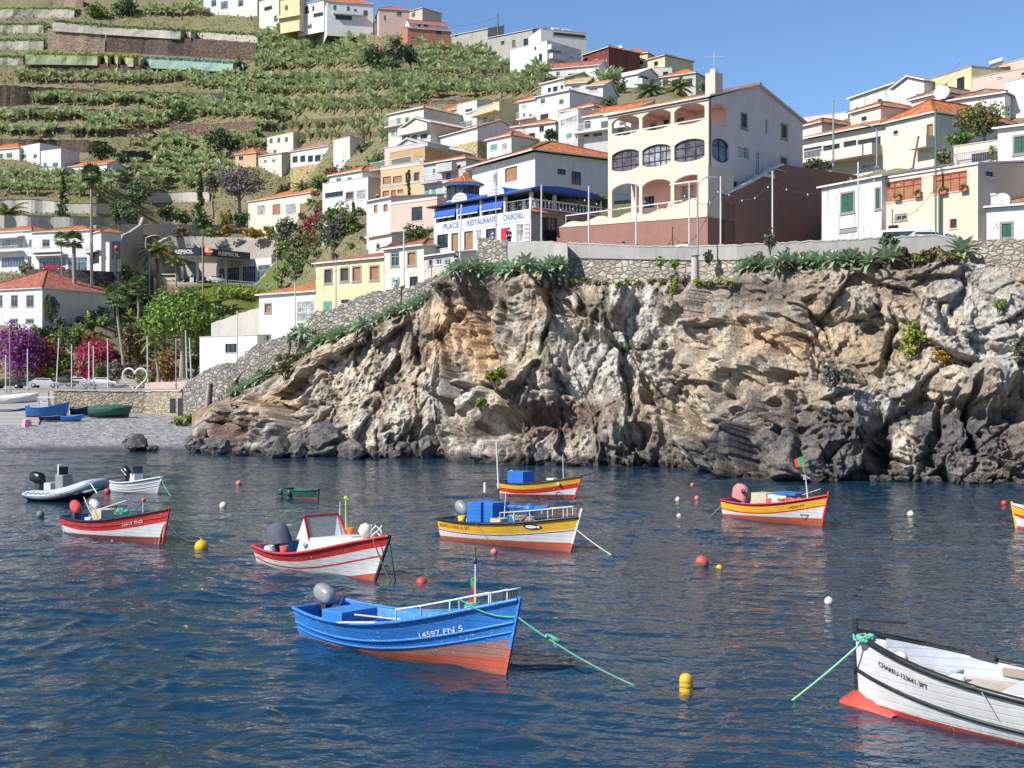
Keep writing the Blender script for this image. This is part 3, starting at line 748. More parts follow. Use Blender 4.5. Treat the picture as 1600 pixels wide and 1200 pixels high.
# ================================================================ HOUSES
KIND = {'g': (FRAMEW,GLASS),'c': (FRAMEW,GLASSP),'k': (FRAMED,GLASS),'B': (FRAMEW,GLASSB),'G': (FRAMEW,GREENSH),'T': (FRAMEW,TEALSH),
  's': (FRAMEG,GREENSH),'b': (FRAMEG,BROWNSH),'r': (FRAMER,BROWNSH),'d': (FRAMEG,DKBROWN),'n': (FRAMEB,BROWNSH),'x': (FRAMEB,GLASS),'o': (FRAMEG,GLASS),
  'R': (FRAMER,GLASS)}
class Fr:
 """ground frame of a facade: origin front left corner, u along the front, d away from the viewer"""
 def __init__(s,fl,fr):
  a = Vector((PX(*fl),fl[1])); b = Vector((PX(*fr),fr[1]))
  s.O = a; s.w = (b - a).length; s.u = (b - a) / s.w; s.d = Vector((-s.u.y,s.u.x))
  if s.d.y < 0 and abs(s.d.y) > .3: s.d = -s.d
 def W(s,u,d,z):
  q = s.O + s.u * u + s.d * d; return Vector((q.x,q.y,z))
 def u_at(s,px,d=0.0):
  k = (px - 800) / F; O = s.O + s.d * d
  return (k * O.y - O.x) / (s.u.x - k * s.u.y)
 def d_at(s,px,u=0.0):
  k = (px - 800) / F; O = s.O + s.u * u
  return (k * O.y - O.x) / (s.d.x - k * s.d.y)
 def D(s,u,d=0.0): return (s.O + s.u * u + s.d * d).y
 def ax(s): return (Vector((s.u.x,s.u.y,0)),Vector((s.d.x,s.d.y,0)),UP)
 def ax_side(s): return (Vector((s.d.x,s.d.y,0)),Vector((-s.u.x,-s.u.y,0)),UP)
def wall_holes(m,fn,u0,u1,z0,z1,holes,rev=.16,mi=0,rmi=0):
 us = sorted(set([u0,u1] + [min(max(h[k],u0),u1) for h in holes for k in (0,2)]))
 zs = sorted(set([z0,z1] + [min(max(h[k],z0),z1) for h in holes for k in (1,3)]))
 for a in range(len(us) - 1):
  for b in range(len(zs) - 1):
   cu = (us[a] + us[a + 1]) / 2; cz = (zs[b] + zs[b + 1]) / 2
   if us[a + 1] - us[a] < 1e-5 or zs[b + 1] - zs[b] < 1e-5: continue
   if any(h[0] < cu < h[2] and h[1] < cz < h[3] for h in holes): continue
   m.face([fn(us[a],0,zs[b]),fn(us[a + 1],0,zs[b]),fn(us[a + 1],0,zs[b + 1]),fn(us[a],0,zs[b + 1])],mi)
 for (a,b,c,d) in holes:
  m.face([fn(a,0,b),fn(c,0,b),fn(c,rev,b),fn(a,rev,b)],rmi); m.face([fn(a,rev,d),fn(c,rev,d),fn(c,0,d),fn(a,0,d)],rmi)
  m.face([fn(a,0,b),fn(a,rev,b),fn(a,rev,d),fn(a,0,d)],rmi); m.face([fn(c,rev,b),fn(c,0,b),fn(c,0,d),fn(c,rev,d)],rmi)
def window(parent,fn,h,kind,ax,rev=.16):
 a,b,c,d = h; w = c - a; hh = d - b
 fm,pm = KIND[kind]
 fw = min(.085,w * .12) if kind not in 'sdob' else min(.16,w * .2)
 m = MB()
 def bx(mm,u0,z0,u1,z1,d0,d1):
  p = [fn(u,dd,z) for z in (z0,z1) for dd in (d0,d1) for u in (u0,u1)]
  for q in ((0,2,3,1),(4,5,7,6),(0,1,5,4),(1,3,7,5),(3,2,6,7),(2,0,4,6)): mm.face([p[k] for k in q])
 f0,f1 = (.055,.13) if kind not in 'sdb' else (-.035,.13)
 bx(m,a,b,a + fw,d,f0,f1); bx(m,c - fw,b,c,d,f0,f1); bx(m,a + fw,b,c - fw,b + fw,f0,f1); bx(m,a + fw,d - fw,c - fw,d,f0,f1)
 mw = fw * .55
 if kind in 'gckBrxo' and w > .6:
  nm = max(1,int(round(w / .75)) - 1)
  for k in range(nm):
   u = a + w * (k + 1) / (nm + 1); bx(m,u - mw / 2,b + fw,u + mw / 2,d - fw,.06,.12)
  if hh > 1.0: bx(m,a + fw,b + hh * .68,c - fw,b + hh * .68 + mw,.065,.118)
 o = m.build('window',fm,parent)
 m2 = MB()
 if kind in 'GTs':                      # pair of shutters
  mid = (a + c) / 2
  bx(m2,a + fw,b + fw,mid - .012,d - fw,.03,.12); bx(m2,mid + .012,b + fw,c - fw,d - fw,.03,.12)
  m2.build('shutter',pm,o)
 else:
  m2.face([fn(a + fw * .5,.115,b + fw * .5),fn(c - fw * .5,.115,b + fw * .5),fn(c - fw * .5,.115,d - fw * .5),fn(a + fw * .5,.115,d - fw * .5)])
  m2.build('pane',pm,o)
 m3 = MB(); bx(m3,a - .06,b - .07,c + .06,b - .002,-.07,.02); m3.build('sill',FRAMEG if kind in 'sdbo' else FRAMEW,o)
 return o
def roof_mesh(fr,kind,w,dp,ze,rise,ov=.35,th=.14):
 m = MB(); W = fr.W
 def slope(pts):
  """pts[0]-pts[1] is the eave; uv along eave and up the slope"""
  e = (pts[1] - pts[0]).normalized(); nrm = (pts[1] - pts[0]).cross(pts[-1] - pts[0]).normalized(); up = nrm.cross(e)
  uv = [((p - pts[0]).dot(e),(p - pts[0]).dot(up)) for p in pts]
  m.face(pts,0,uv); m.face([p - UP * th for p in reversed(pts)],1)
 a,b,c,d = W(-ov,-ov,ze),W(w + ov,-ov,ze),W(w + ov,dp + ov,ze),W(-ov,dp + ov,ze)
 zr = ze + rise
 if kind == 'hip':
  if w >= dp:
   i = (dp / 2 + ov); r0,r1 = W(-ov + i,dp / 2,zr),W(w + ov - i,dp / 2,zr)
   if (w + 2 * ov) - 2 * i < .05: r1 = r0
   slope([a,b,r1,r0]); slope([c,d,r0,r1]); slope([b,c,r1]); slope([d,a,r0])
  else:
   i = (w / 2 + ov); r0,r1 = W(w / 2,-ov + i,zr),W(w / 2,dp + ov - i,zr)
   slope([a,b,r0]); slope([c,d,r1]); slope([b,c,r1,r0]); slope([d,a,r0,r1])
  ridges = [(r0,r1),(a,r0),(d,r0 if w >= dp else r1),(b,r1 if w >= dp else r0),(c,r1)]
 elif kind == 'gx':
  r0,r1 = W(-ov,dp / 2,zr),W(w + ov,dp / 2,zr)
  slope([a,b,r1,r0]); slope([c,d,r0,r1]); ridges = [(r0,r1)]
 elif kind == 'gy':
  r0,r1 = W(w / 2,-ov,zr),W(w / 2,dp + ov,zr)
  slope([d,a,r0,r1]); slope([b,c,r1,r0]); ridges = [(r0,r1)]
 elif kind == 'shed':
  c,d = c + UP * rise,d + UP * rise
  slope([a,b,c,d]); ridges = []
 es = [(a,b),(b,c),(c,d),(d,a)]
 for p,q in es:
  if kind == 'gx' and (p in (b,d)): continue
  if kind == 'gy' and (p in (a,c)): continue
  m.face([p - UP * th,q - UP * th,q,p],1)
 if kind == 'gx':
  for p,r,q in ((b,r1,c),(d,r0,a)): m.face([p - UP * th,r - UP * th,r,p],1); m.face([r - UP * th,q - UP * th,q,r],1)
 if kind == 'gy':
  for p,r,q in ((a,r0,b),(c,r1,d)): m.face([p - UP * th,r - UP * th,r,p],1); m.face([r - UP * th,q - UP * th,q,r],1)
 for p,q in ridges:
  if (p - q).length > .3: m.tube([p,q],.13,6,2)
 return m
BASEEXT = 5.0
HOUSES = {}
def house(key,label,fl,frr,top,bot,depth,wall,roof=None,wins=(),cat='house',name='house',group=None,base=None,parapet=.35,extra=(),th=.14,ov=.35):
 if key.startswith('ridge') or key in ('p6','p7','p7b','p7c','p8','p9'):
  g_ = hit((fl[0] + frr[0]) / 2,bot,bvh)
  if g_ is not None: k_ = g_.y / ((fl[1] + frr[1]) / 2); fl = (fl[0],fl[1] * k_); frr = (frr[0],frr[1] * k_); depth *= max(1,k_ * .9)
 f = Fr(fl,frr); z1 = Z(top,fl[1]); z0 = Z(bot,fl[1]); w = f.w
 c = f.W(w / 2,0,z0)
 t = thing(name,label,cat,c,group=group)
 gz = []
 for u_,d_ in ((0,0),(w / 2,0),(w,0),(w,depth * .5),(0,depth * .5)):
  q_ = f.W(u_,d_,0); gz.append(float(ground_z(np.array([800 + F * q_.x / q_.y]),np.array([q_.y]))[0]))
 zb = max(min(z0 - 1.0,min(gz) - 1.5),z0 - (5 if key.startswith('ridge') else 14))
 def rise_of(px_):                      # the ridge shows px_ rows above the eave from the quay
  dd = {'hip': min(depth,w) / 2 if w < depth else depth / 2,'gx': depth / 2,'gy': .4,'shed': depth}[roof[0]]
  return max(Z(top - px_,fl[1] + dd * abs(f.d.y)) - z1,.25)
 holes = {'F': [],'R': [],'L': []}; kinds = {'F': [],'R': [],'L': []}
 for q in wins:
  x0,y0,x1,y1,k = q[:5]; fc = q[5] if len(q) > 5 else 'F'
  if fc == 'F':
   a,b = f.u_at(x0),f.u_at(x1); Dm = f.D((a + b) / 2); lim = w
  elif fc == 'R':
   a,b = f.d_at(x0,w),f.d_at(x1,w); Dm = f.D(w,(a + b) / 2); lim = depth
  else:
   a,b = f.d_at(x0,0),f.d_at(x1,0); Dm = f.D(0,(a + b) / 2); lim = depth
  a,b = min(a,b),max(a,b); a = max(a,.08); b = min(b,lim - .08)
  if b - a < .15: continue
  holes[fc].append((a,max(Z(y1,Dm),zb + .1),b,min(Z(y0,Dm),z1 - .05))); kinds[fc].append(k)
 fns = {'F': lambda u,d,z: f.W(u,d,z),'R': lambda u,d,z: f.W(w - d,u,z),'L': lambda u,d,z: f.W(d,u,z)}
 m = MB()
 ztop = z1 + (parapet if (roof is None or roof[0] == 'flat') else 0)
 for fc,ln in (('F',w),('R',depth),('L',depth)): wall_holes(m,fns[fc],0,ln,zb,ztop,holes[fc])
 m.face([f.W(w,depth,zb),f.W(0,depth,zb),f.W(0,depth,ztop),f.W(w,depth,ztop)])
 if roof and roof[0] in ('gx','gy','shed'):
  rise = rise_of(roof[2])
  if roof[0] == 'gx':
   for u in (0,w): m.face([f.W(u,0,z1),f.W(u,depth,z1),f.W(u,depth / 2,z1 + rise - .12)])
  elif roof[0] == 'gy':
   for d in (0,depth): m.face([f.W(0,d,z1),f.W(w,d,z1),f.W(w / 2,d,z1 + rise - .12)])
  else:
   for u in (0,w): m.face([f.W(u,0,z1),f.W(u,depth,z1),f.W(u,depth,z1 + rise - .1)])
   m.face([f.W(0,depth,z1),f.W(w,depth,z1),f.W(w,depth,z1 + rise - .1),f.W(0,depth,z1 + rise - .1)])
 wo = m.build('wall',wall,t)
 if roof is None or roof[0] == 'flat':
  m = MB(); p = .2
  m.face([f.W(p,p,z1),f.W(w - p,p,z1),f.W(w - p,depth - p,z1),f.W(p,depth - p,z1)])
  for (u0,d0,u1,d1) in ((-.05,-.05,w + .05,p),(-.05,depth - p,w + .05,depth + .05),(-.05,p,p,depth - p),(w - p,p,w + .05,depth - p)):
   m.box(f.W((u0 + u1) / 2,(d0 + d1) / 2,ztop + .04),(u1 - u0,d1 - d0,.085),ax=f.ax())
   m.box(f.W((u0 + u1) / 2,(d0 + d1) / 2,(z1 + ztop) / 2),(u1 - u0 - .12,d1 - d0 - .12,ztop - z1),ax=f.ax())
  m.build('roof',CONCL if roof is None else roof[1],t)
 else:
  rm = roof_mesh(f,roof[0],w,depth,z1 + .13,rise_of(roof[2]),ov)
  rm.build('roof',[roof[1],FRAMEW,roof[1]],t)
 if base:                                # differently coloured lower wall, 3 cm proud
  bz = Z(base[0],fl[1]); m = MB()
  m.face([f.W(-.03,-.03,zb),f.W(w + .03,-.03,zb),f.W(w + .03,-.03,bz),f.W(-.03,-.03,bz)])
  m.face([f.W(w + .03,-.03,zb),f.W(w + .03,depth,zb),f.W(w + .03,depth,bz),f.W(w + .03,-.03,bz)])
  m.face([f.W(-.03,depth,zb),f.W(-.03,-.03,zb),f.W(-.03,-.03,bz),f.W(-.03,depth,bz)])
  m.face([f.W(-.03,-.03,bz),f.W(w + .03,-.03,bz),f.W(w + .03,.2,bz),f.W(-.03,.2,bz)])
  m.build('lower_wall',base[1],t)
 for fc in 'FRL':
  for h,k in zip(holes[fc],kinds[fc]): window(t,fns[fc],h,k,None)
 if group and roof and rng.random() < .4: extra = tuple(extra) + (('antenna',rng.uniform(.2,.8),.5,rng.uniform(2.6,4)),)
 if group and roof is None and rng.random() < .5: extra = tuple(extra) + (('tank',rng.uniform(.2,.8),.6,.55),)
 for e in extra:
  if e[0] == 'balcony':               # x0,x1,row of floor, projection, rail material or None for solid
   _,x0,x1,y,pr,rail = e; a,b = f.u_at(x0),f.u_at(x1); zz = Z(y,f.D((a + b) / 2))
   m = MB(); m.box(f.W((a + b) / 2,-pr / 2,zz - .09),(b - a,pr,.18),ax=f.ax()); mm = [wall]
   bo = m.build('balcony',wall,t); m = MB()
   if rail is None:
    m.box(f.W((a + b) / 2,-pr + .06,zz + .45),(b - a,.12,.9),ax=f.ax())
    for u in (a + .06,b - .06): m.box(f.W(u,-pr / 2,zz + .45),(.12,pr - .25,.9),ax=f.ax())
    m.build('railing',wall,bo)
   else:
    m.bar(f.W(a,-pr + .04,zz + .95),f.W(b,-pr + .04,zz + .95),.05); n = max(3,int((b - a) / .16))
    for k in range(n + 1): u = a + .03 + (b - a - .06) * k / n; m.bar(f.W(u,-pr + .04,zz),f.W(u,-pr + .04,zz + .95),.03)
    for u in (a,b): m.bar(f.W(u,-pr + .04,zz + .95),f.W(u,0,zz + .95),.05)
    m.build('railing',rail,bo)
  elif e[0] == 'chim':
   _,u,d,hgt,sz = e; m = MB(); zt = z1 + hgt
   m.box(f.W(w * u,depth * d,(z1 + zt) / 2),(sz,sz,zt - z1),ax=f.ax()); m.box(f.W(w * u,depth * d,zt + .06),(sz + .16,sz + .16,.14),ax=f.ax())
   m.build('chimney',wall,t)
  elif e[0] == 'dish':
   _,u,d,hgt,r = e; c_ = f.W(w * u,depth * d,z1 + hgt); m = MB()
   ax0 = Vector((-.45,-.8,.4)).normalized(); x = ax0.cross(UP).normalized(); y = x.cross(ax0)
   m.lathe(c_,[(.001,0)] + [(r * k / 5,.28 * r * (k / 5) ** 2) for k in range(1,6)] + [(r * .97,.28 * r + .02)],14,ax=(x,y,ax0))
   m.bar(c_,f.W(w * u,depth * d,z1),.07); m.bar(c_,c_ + ax0 * r * .9,.04); m.bar(c_ - y * r * .8 + ax0 * .15,c_ + ax0 * r * .9,.03)
   m.build('satellite_dish',METALW,t)
  elif e[0] == 'solar':
   _,u,d = e; m = MB(); c_ = f.W(w * u,depth * d,z1 + .9)
   a_ = f.ax(); tl = (a_[1] * .8 + UP * .6).normalized(); m.box(c_,(1.9,2.0,.08),ax=(a_[0],tl,a_[0].cross(tl)))
   m.tube([c_ + tl * 1.05 + UP * .25 - a_[0] * 1.0,c_ + tl * 1.05 + UP * .25 + a_[0] * 1.0],.28,10,1); m.bar(c_ + tl,f.W(w * u,depth * d + 1,z1),.06,m=1)
   m.build('solar_heater',[GLASSB,METALW],t)
  elif e[0] == 'awn':
   _,x0,x1,y0,y1,pr,mt = e; a,b = f.u_at(x0),f.u_at(x1); Dm = f.D((a + b) / 2); za,zc = Z(y0,Dm),Z(y1,Dm); m = MB()
   m.prism([f.W(a,-.02,za),f.W(a,-pr,zc),f.W(a,-pr,zc - .22),f.W(a,-.02,za - .06)],f.W(b,0,0) - f.W(a,0,0)); m.build('awning',mt,t)
  elif e[0] == 'band':                # moulding: row, thickness px
   _,y,tpx,mt = e; zz = Z(y,fl[1]); m = MB(); hh = tpx * fl[1] / F
   m.box(f.W(w / 2,.02,zz),(w + .12,.18,hh),ax=f.ax()); m.box(f.W(w - .02,depth / 2,zz),(.18,depth - .3,hh),ax=f.ax()); m.build('moulding',mt,t)
  elif e[0] == 'antenna':
   _,u,d,hgt = e; m = MB(); c_ = f.W(w * u,depth * d,z1); m.bar(c_,c_ + UP * hgt,.05)
   for k in range(5): m.bar(c_ + UP * (hgt - .1 - k * .12) - Vector((.5,0,0)),c_ + UP * (hgt - .1 - k * .12) + Vector((.5,0,0)),.025)
   m.build('antenna',METALG,t)
  elif e[0] == 'tank':
   _,u,d,r = e; m = MB(); m.lathe(f.W(w * u,depth * d,z1 + .1),[(r,0),(r,r * 1.3),(r * .4,r * 1.6),(.001,r * 1.62)],14); m.build('water_tank',METALW,t)
 HOUSES[key] = (t,f,z0,z1)
 return t,f,z0,z1
HILLG = 'houses climbing the hillside'
# --- ridge line, left to right
house('ridge_a','white flat house at the top left on the ridge, partly cut by the top edge',(318,440),(402,430),-8,24,12,WHITE,None,[(330,0,338,10,'g'),(345,2,356,14,'B'),(372,0,380,10,'g')],group=HILLG)
house('ridge_b','cream narrow house with small dark windows on the ridge, left of the yellow one',(405,438),(436,432),4,45,10,CREAM2,None,[(413,10,425,16,'k'),(428,24,434,34,'g')],group=HILLG)
house('ridge_c','small yellow flat house on the ridge above a white balcony',(438,440),(468,436),3,30,9,YELLOW,None,[(445,8,450,16,'g')],group=HILLG,extra=[('balcony',436,472,27,1.2,None)])
house('ridge_d','white low house with thin red roof edge on the ridge left of the villa',(466,440),(506,434),8,34,9,WHITE,('shed',REDTILE,4),[(475,10,482,17,'k'),(488,9,491,17,'k'),(470,17,483,22,'k'),(490,20,505,26,'k')],group=HILLG)
house('ridge_e','large white villa with orange roof and green shutters, highest on the ridge',(511,428),(583,432),2,32,13,WHITE2,('hip',ORANGE,8),[(521,8,526,17,'G'),(542,10,547,20,'G'),(553,14,558,21,'G'),(568,16,575,25,'G'),(524,24,550,31,'k')],cat='villa',group=HILLG,extra=[('balcony',520,566,23,1.2,None)])
house('ridge_f','white annex with long wall and two green windows, under the villa',(507,418),(586,424),30,58,8,WHITE2,None,[(528,40,534,45,'G'),(542,39,547,45,'G'),(570,42,584,47,'T')],group=HILLG)
house('ridge_g','pink house with red roof and solar heater on the ridge',(592,426),(640,428),14,36,11,PINK,('hip',REDTILE,5),[(620,18,628,25,'G'),(600,24,604,32,'g')],group=HILLG,extra=[('solar',.55,.3)])
house('ridge_g2','pinkish wing with dark roof on the ridge, right of the pink house',(640,428),(660,424),18,36,9,PINK,('hip',BROWNTILE,3),[(643,19,649,27,'G')],group=HILLG)
house('ridge_h','long white garage shed on the ridge under the pink house',(585,416),(637,420),36,52,6,WHITE,('shed',CONC,3),[(612,38,618,50,'k'),(621,40,634,49,'o')],cat='shed',group=HILLG)
house('ridge_i','small white house with blue glass front and gabled end on the ridge',(639,412),(700,416),36,52,7,WHITE2,('gx',REDTILE,5),[(640,46,655,52,'B'),(653,37,657,42,'k'),(662,38,669,42,'k')],group=HILLG)
house('ridge_j','terracotta painted house with red roof on the ridge, above the bananas',(637,404),(705,408),44,70,9,TERRA,('shed',REDTILE,4),[(643,58,650,62,'g'),(654,58,661,62,'g'),(681,48,690,54,'k')],group=HILLG)
house('ridge_k','long dark grey house with orange roof edge at the right end of the banana ridge',(706,406),(762,398),56,74,9,CONC,('shed',ORANGE,6),[(710,55,716,58,'g')],group=HILLG)
house('ridge_l','dark shed with black doorways at the right end of the banana ridge',(762,398),(832,388),60,76,8,CONC,('shed',REDTILE,3),[(783,64,788,70,'k'),(800,62,806,74,'d'),(818,60,828,72,'k')],cat='shed',group=HILLG)
# --- upper right of the hill
house('u1top','white and maroon roof storey behind the tall white house on the skyline',(845,296),(917,300),47,70,8,WHITE2,None,[(864,50,915,58,'d')],group=HILLG,extra=[('dish',.3,.2,.6,.5),('solar',.45,.4),('solar',.7,.4)])
house('u1','tall white three storey house with balcony on the skyline, left edge of the village',(855,273),(908,281),66,106,11,WHITE,None,[(859,66,870,77,'k'),(881,69,895,75,'k'),(858,84,866,92,'k'),(873,86,877,93,'k'),(890,88,896,95,'B'),(836,88,839,98,'k','L'),(842,84,847,96,'k','L'),(835,73,838,78,'k','L')],group=HILLG,extra=[('balcony',855,873,79,1.2,None),('balcony',857,910,98,1.2,None)])
house('u2','white low house with red tiled roof below the tall white skyline house',(849,262),(935,258),110,124,8,WHITE,('gx',REDTILE,8),[(869,112,875,119,'g'),(888,115,897,120,'k'),(901,117,906,121,'k'),(893,105,898,108,'g')],group=HILLG)
house('u3','dark red house with orange roof on the skyline beside the yellow villa',(911,283),(951,276),87,112,9,MAROON,('hip',ORANGE,8),[(926,92,934,101,'c'),(940,93,948,101,'c')],group=HILLG,extra=[('dish',.8,.1,-2.2,.6),('dish',.35,.6,1.6,.6),('dish',.6,.7,1.5,.6)])
house('u4','yellow villa with orange roof on the skyline',(957,286),(1012,282),90,114,10,YELLOW,('hip',ORANGE,9),[(962,92,966,98,'k'),(984,93,989,100,'k'),(999,95,1005,101,'k'),(976,96,980,102,'k')],cat='villa',group=HILLG)
house('u4b','right wing of the yellow villa with one dark window',(1012,281),(1039,277),94,114,9,PALEYEL,('hip',ORANGE,5),[(1022,96,1028,103,'k')],cat='villa',group=HILLG)
house('u5','white gabled house with upper balcony, below the yellow villa',(997,250),(1034,256),116,158,13,WHITE2,('gy',WHITE,14),[(1001,119,1013,128,'k'),(1001,139,1012,147,'k'),(1018,120,1024,132,'c'),(1009,105,1014,109,'k'),(978,125,981,128,'k','L')],group=HILLG,extra=[('balcony',997,1022,134,1.0,None)])
house('u6','open sided house with orange hip roof behind the palms',(1032,252),(1087,248),122,150,9,CONCL,('hip',ORANGE,9),[(1036,124,1044,134,'k'),(1050,124,1060,134,'k'),(1066,123,1082,134,'k')],group=HILLG)
house('u7','small white house with flat roof behind the palms, right of the gabled white one',(1022,262),(1050,262),108,126,7,WHITE,None,[(1036,112,1044,120,'k')],group=HILLG)
# --- middle of the slope
house('m12','terraced white house with tan roof, left unit of three',(846,218),(882,214),132,166,9,WHITE,('gx',TANTILE,9),[(856,137,861,144,'k'),(864,135,871,143,'k'),(876,133,880,139,'k')],group=HILLG)
house('m12b','white terraced house with tan roof and shutters, middle unit of three',(882,211),(915,210),132,172,9,WHITE2,('gx',TANTILE,8),[(893,133,907,139,'c'),(900,150,910,158,'B'),(903,158,911,162,'c')],group=HILLG)
house('m12c','white terraced house with tan roof and lower blue doors, right unit of three',(915,209),(942,208),136,172,9,WHITE2,('gx',TANTILE,7),[(920,137,934,143,'c'),(922,153,935,165,'B')],group=HILLG)
house('m10','white house with two green shutters under a thin red roof, left of the terraced houses',(836,203),(890,198),153,192,9,WHITE2,('hip',REDTILE,4),[(844,154,852,162,'G'),(873,155,881,163,'G'),(844,178,857,186,'x'),(872,178,877,184,'k')],group=HILLG)
house('m10b','small white wing with orange roof left of the house with two green shutters',(811,205),(836,203),160,195,8,WHITE2,('hip',ORANGE,8),[(815,164,822,170,'c'),(817,177,821,182,'k'),(827,178,831,184,'k')],group=HILLG,extra=[('balcony',811,838,185,.8,METALW)])
house('m11','low white house with orange roofs in the middle of the slope',(800,194),(868,190),200,222,8,WHITE,('hip',ORANGE,8),[(843,197,850,206,'k'),(805,207,816,214,'B'),(826,208,836,216,'k')],group=HILLG)
house('m9roof','yellow green house with orange hip roof just above the big white glazed house',(877,176),(928,172),176,200,9,PALEYEL,('hip',ORANGE,9),[(885,180,893,188,'k')],group=HILLG)
house('m9','big white house with glazed balcony and grey base left of the arcaded building',(903,163),(990,158),186,228,9,WHITE2,('gx',ORANGE,14),[(913,189,923,201,'k'),(939,189,952,201,'k'),(904,207,921,215,'g'),(926,207,941,214,'B'),(955,205,985,213,'B'),(968,190,978,202,'k')],group=HILLG,base=(226,GREY),extra=[('balcony',902,985,204,1.3,METALW)])
house('m9b','white block with glazed veranda on top, joined left of the glazed balcony house',(873,166),(903,162),184,228,9,WHITE2,None,[(875,184,902,194,'c'),(884,208,894,216,'T')],group=HILLG,base=(226,GREY))
house('m8','grey blue terrace house with glass railing in the middle of the slope',(801,197),(862,193),224,242,8,GREY,None,[(805,226,815,232,'k')],group=HILLG,extra=[('balcony',801,862,225,.5,METALG)])
house('m5','yellow house with two curved balconies in the middle of the slope',(745,222),(780,217),172,214,10,YELLOW,None,[(754,184,762,192,'k'),(763,183,772,192,'k'),(757,207,775,214,'k'),(754,176,776,177,'k')],group=HILLG,extra=[('balcony',744,781,178,1.4,METALG),('balcony',742,781,199,1.4,METALG)])
house('m4','white flat roofed house with red upper window, left of the yellow balcony house',(714,230),(745,226),167,210,9,WHITE,None,[(727,170,738,178,'R'),(720,189,729,199,'B'),(729,189,737,199,'B')],group=HILLG,extra=[('balcony',707,744,202,1.3,METALW),('band',180,2,FRAMEW)])
house('m3','white house with orange roof and arched windows above the long gabled house',(672,236),(717,232),178,212,9,WHITE,('hip',ORANGE,9),[(676,184,690,194,'k'),(695,183,710,194,'B')],group=HILLG)
house('m1','cream house with tan hip roof and green shutters at the edge of the banana field',(607,228),(662,222),180,226,10,CREAM2,('hip',TANTILE,9),[(619,184,626,195,'T'),(633,183,639,195,'G'),(646,182,653,191,'T'),(611,204,617,213,'T'),(618,204,624,213,'T')],group=HILLG,extra=[('balcony',606,632,197,.9,METALG)])
house('m2','cream house with small front gables and brown windows, in front of the tan roofed one',(627,208),(673,203),202,232,11,CREAM2,('gy',CREAM2,12),[(631,212,639,221,'x'),(643,211,652,219,'x'),(657,209,668,217,'x'),(651,195,658,200,'x')],group=HILLG,extra=[('balcony',627,673,207,.8,None)])
house('m6','long white house with orange gable roof and one green window in mid slope',(673,206),(746,196),219,258,9,WHITE2,('gx',ORANGE,11),[(717,225,723,235,'T'),(694,227,700,230,'c'),(750,226,754,237,'k','R')],group=HILLG,base=(238,YSTONE))
house('m7','small white house with pointed orange roof beside the long gabled house',(761,192),(799,188),220,256,9,WHITE2,('hip',ORANGE,10),[(766,225,777,235,'T'),(784,224,792,234,'c'),(765,246,772,251,'k')],group=HILLG)
house('p1top','white top floor with drawn gable in front of the pink wall, mid slope',(609,186),(667,181),238,268,10,WHITE,('gy',WHITE,15),[(641,226,647,231,'c'),(620,233,632,238,'c'),(678,246,681,251,'k','R'),(690,232,694,236,'k','R')],group=HILLG)
house('p1side','lilac pink block with tiny windows right of the white gabled top floor',(668,180),(702,184),226,280,8,LILAC,None,[(676,246,680,251,'k'),(688,231,692,235,'k')],group=HILLG)
house('p1mid','brown upper floor with wide dark veranda under the white gabled floor',(609,180),(664,175),243,275,7,OCHRE,None,[(612,247,642,258,'k'),(648,245,660,256,'c')],group=HILLG,extra=[('balcony',596,664,263,2.2,METALW)])
house('p1','peach house with two arches and brown framed windows in mid slope',(595,176),(662,171),265,312,9,PEACH,None,[(598,276,611,288,'n'),(614,275,628,286,'n'),(633,268,642,288,'d'),(646,268,656,284,'d'),(598,298,608,308,'n'),(611,297,619,307,'n'),(621,296,630,302,'n')],group=HILLG,extra=[('band',292,2,CREAM2),('band',265,3,FRAMEW)])
house('p2','grey house with dormer and orange roof pieces, right of the peach house',(662,170),(728,165),258,310,9,GREY,('hip',ORANGE,9),[(676,264,680,274,'B'),(698,251,704,264,'k'),(715,258,720,264,'k'),(697,270,704,281,'R'),(662,293,671,306,'T'),(674,292,681,305,'T')],group=HILLG,extra=[('balcony',690,714,267,1.0,None),('balcony',662,690,285,.8,METALW)])
house('p5','white house with orange hip roof, green doors and terrace left of the peach house',(515,188),(566,183),276,306,9,WHITE2,('hip',ORANGE,11),[(525,278,533,291,'G'),(542,277,550,290,'G'),(568,278,573,288,'k','R')],group=HILLG)
house('p5b','white lower terrace floor with dark veranda under the orange hip roofed house',(504,184),(575,178),294,318,7,WHITE2,None,[(508,300,536,308,'k'),(540,299,553,312,'d'),(557,297,572,312,'c')],group=HILLG,parapet=.6)
house('p3','pink plain block with one brown framed window above the restaurant',(610,152),(683,147),322,385,9,PINK,None,[(643,323,660,345,'x')],group=HILLG,extra=[('band',319,3,CREAM2)])
house('p4','white house with two small arched windows left of the pink block',(573,158),(611,154),316,352,8,WHITE2,('shed',ORANGE,5),[(584,320,590,332,'n'),(599,319,606,330,'n'),(588,296,592,304,'k')],group=HILLG)
house('p4b','small cream hut with orange roof at the foot of the pink block',(576,146),(612,142),372,392,6,CREAM2,('shed',ORANGE,8),[(588,380,594,390,'d')],cat='hut',group=HILLG)
house('p6','white house with five windows and brown pyramid roof on the yellow stone wall',(454,250),(518,243),238,272,12,WHITE2,('hip',BROWNTILE,17),[(457,244,465,254,'k'),(469,243,477,253,'k'),(481,243,489,253,'k'),(492,242,501,252,'k'),(504,241,512,252,'k')],group=HILLG,base=(262,YSTONE))
house('p7','cream flat roofed house with three green shutters above the jacaranda',(417,266),(458,260),217,246,9,CREAM2,None,[(421,216,426,224,'G'),(433,215,438,223,'G'),(445,214,450,222,'G'),(427,234,432,240,'G')],group=HILLG)
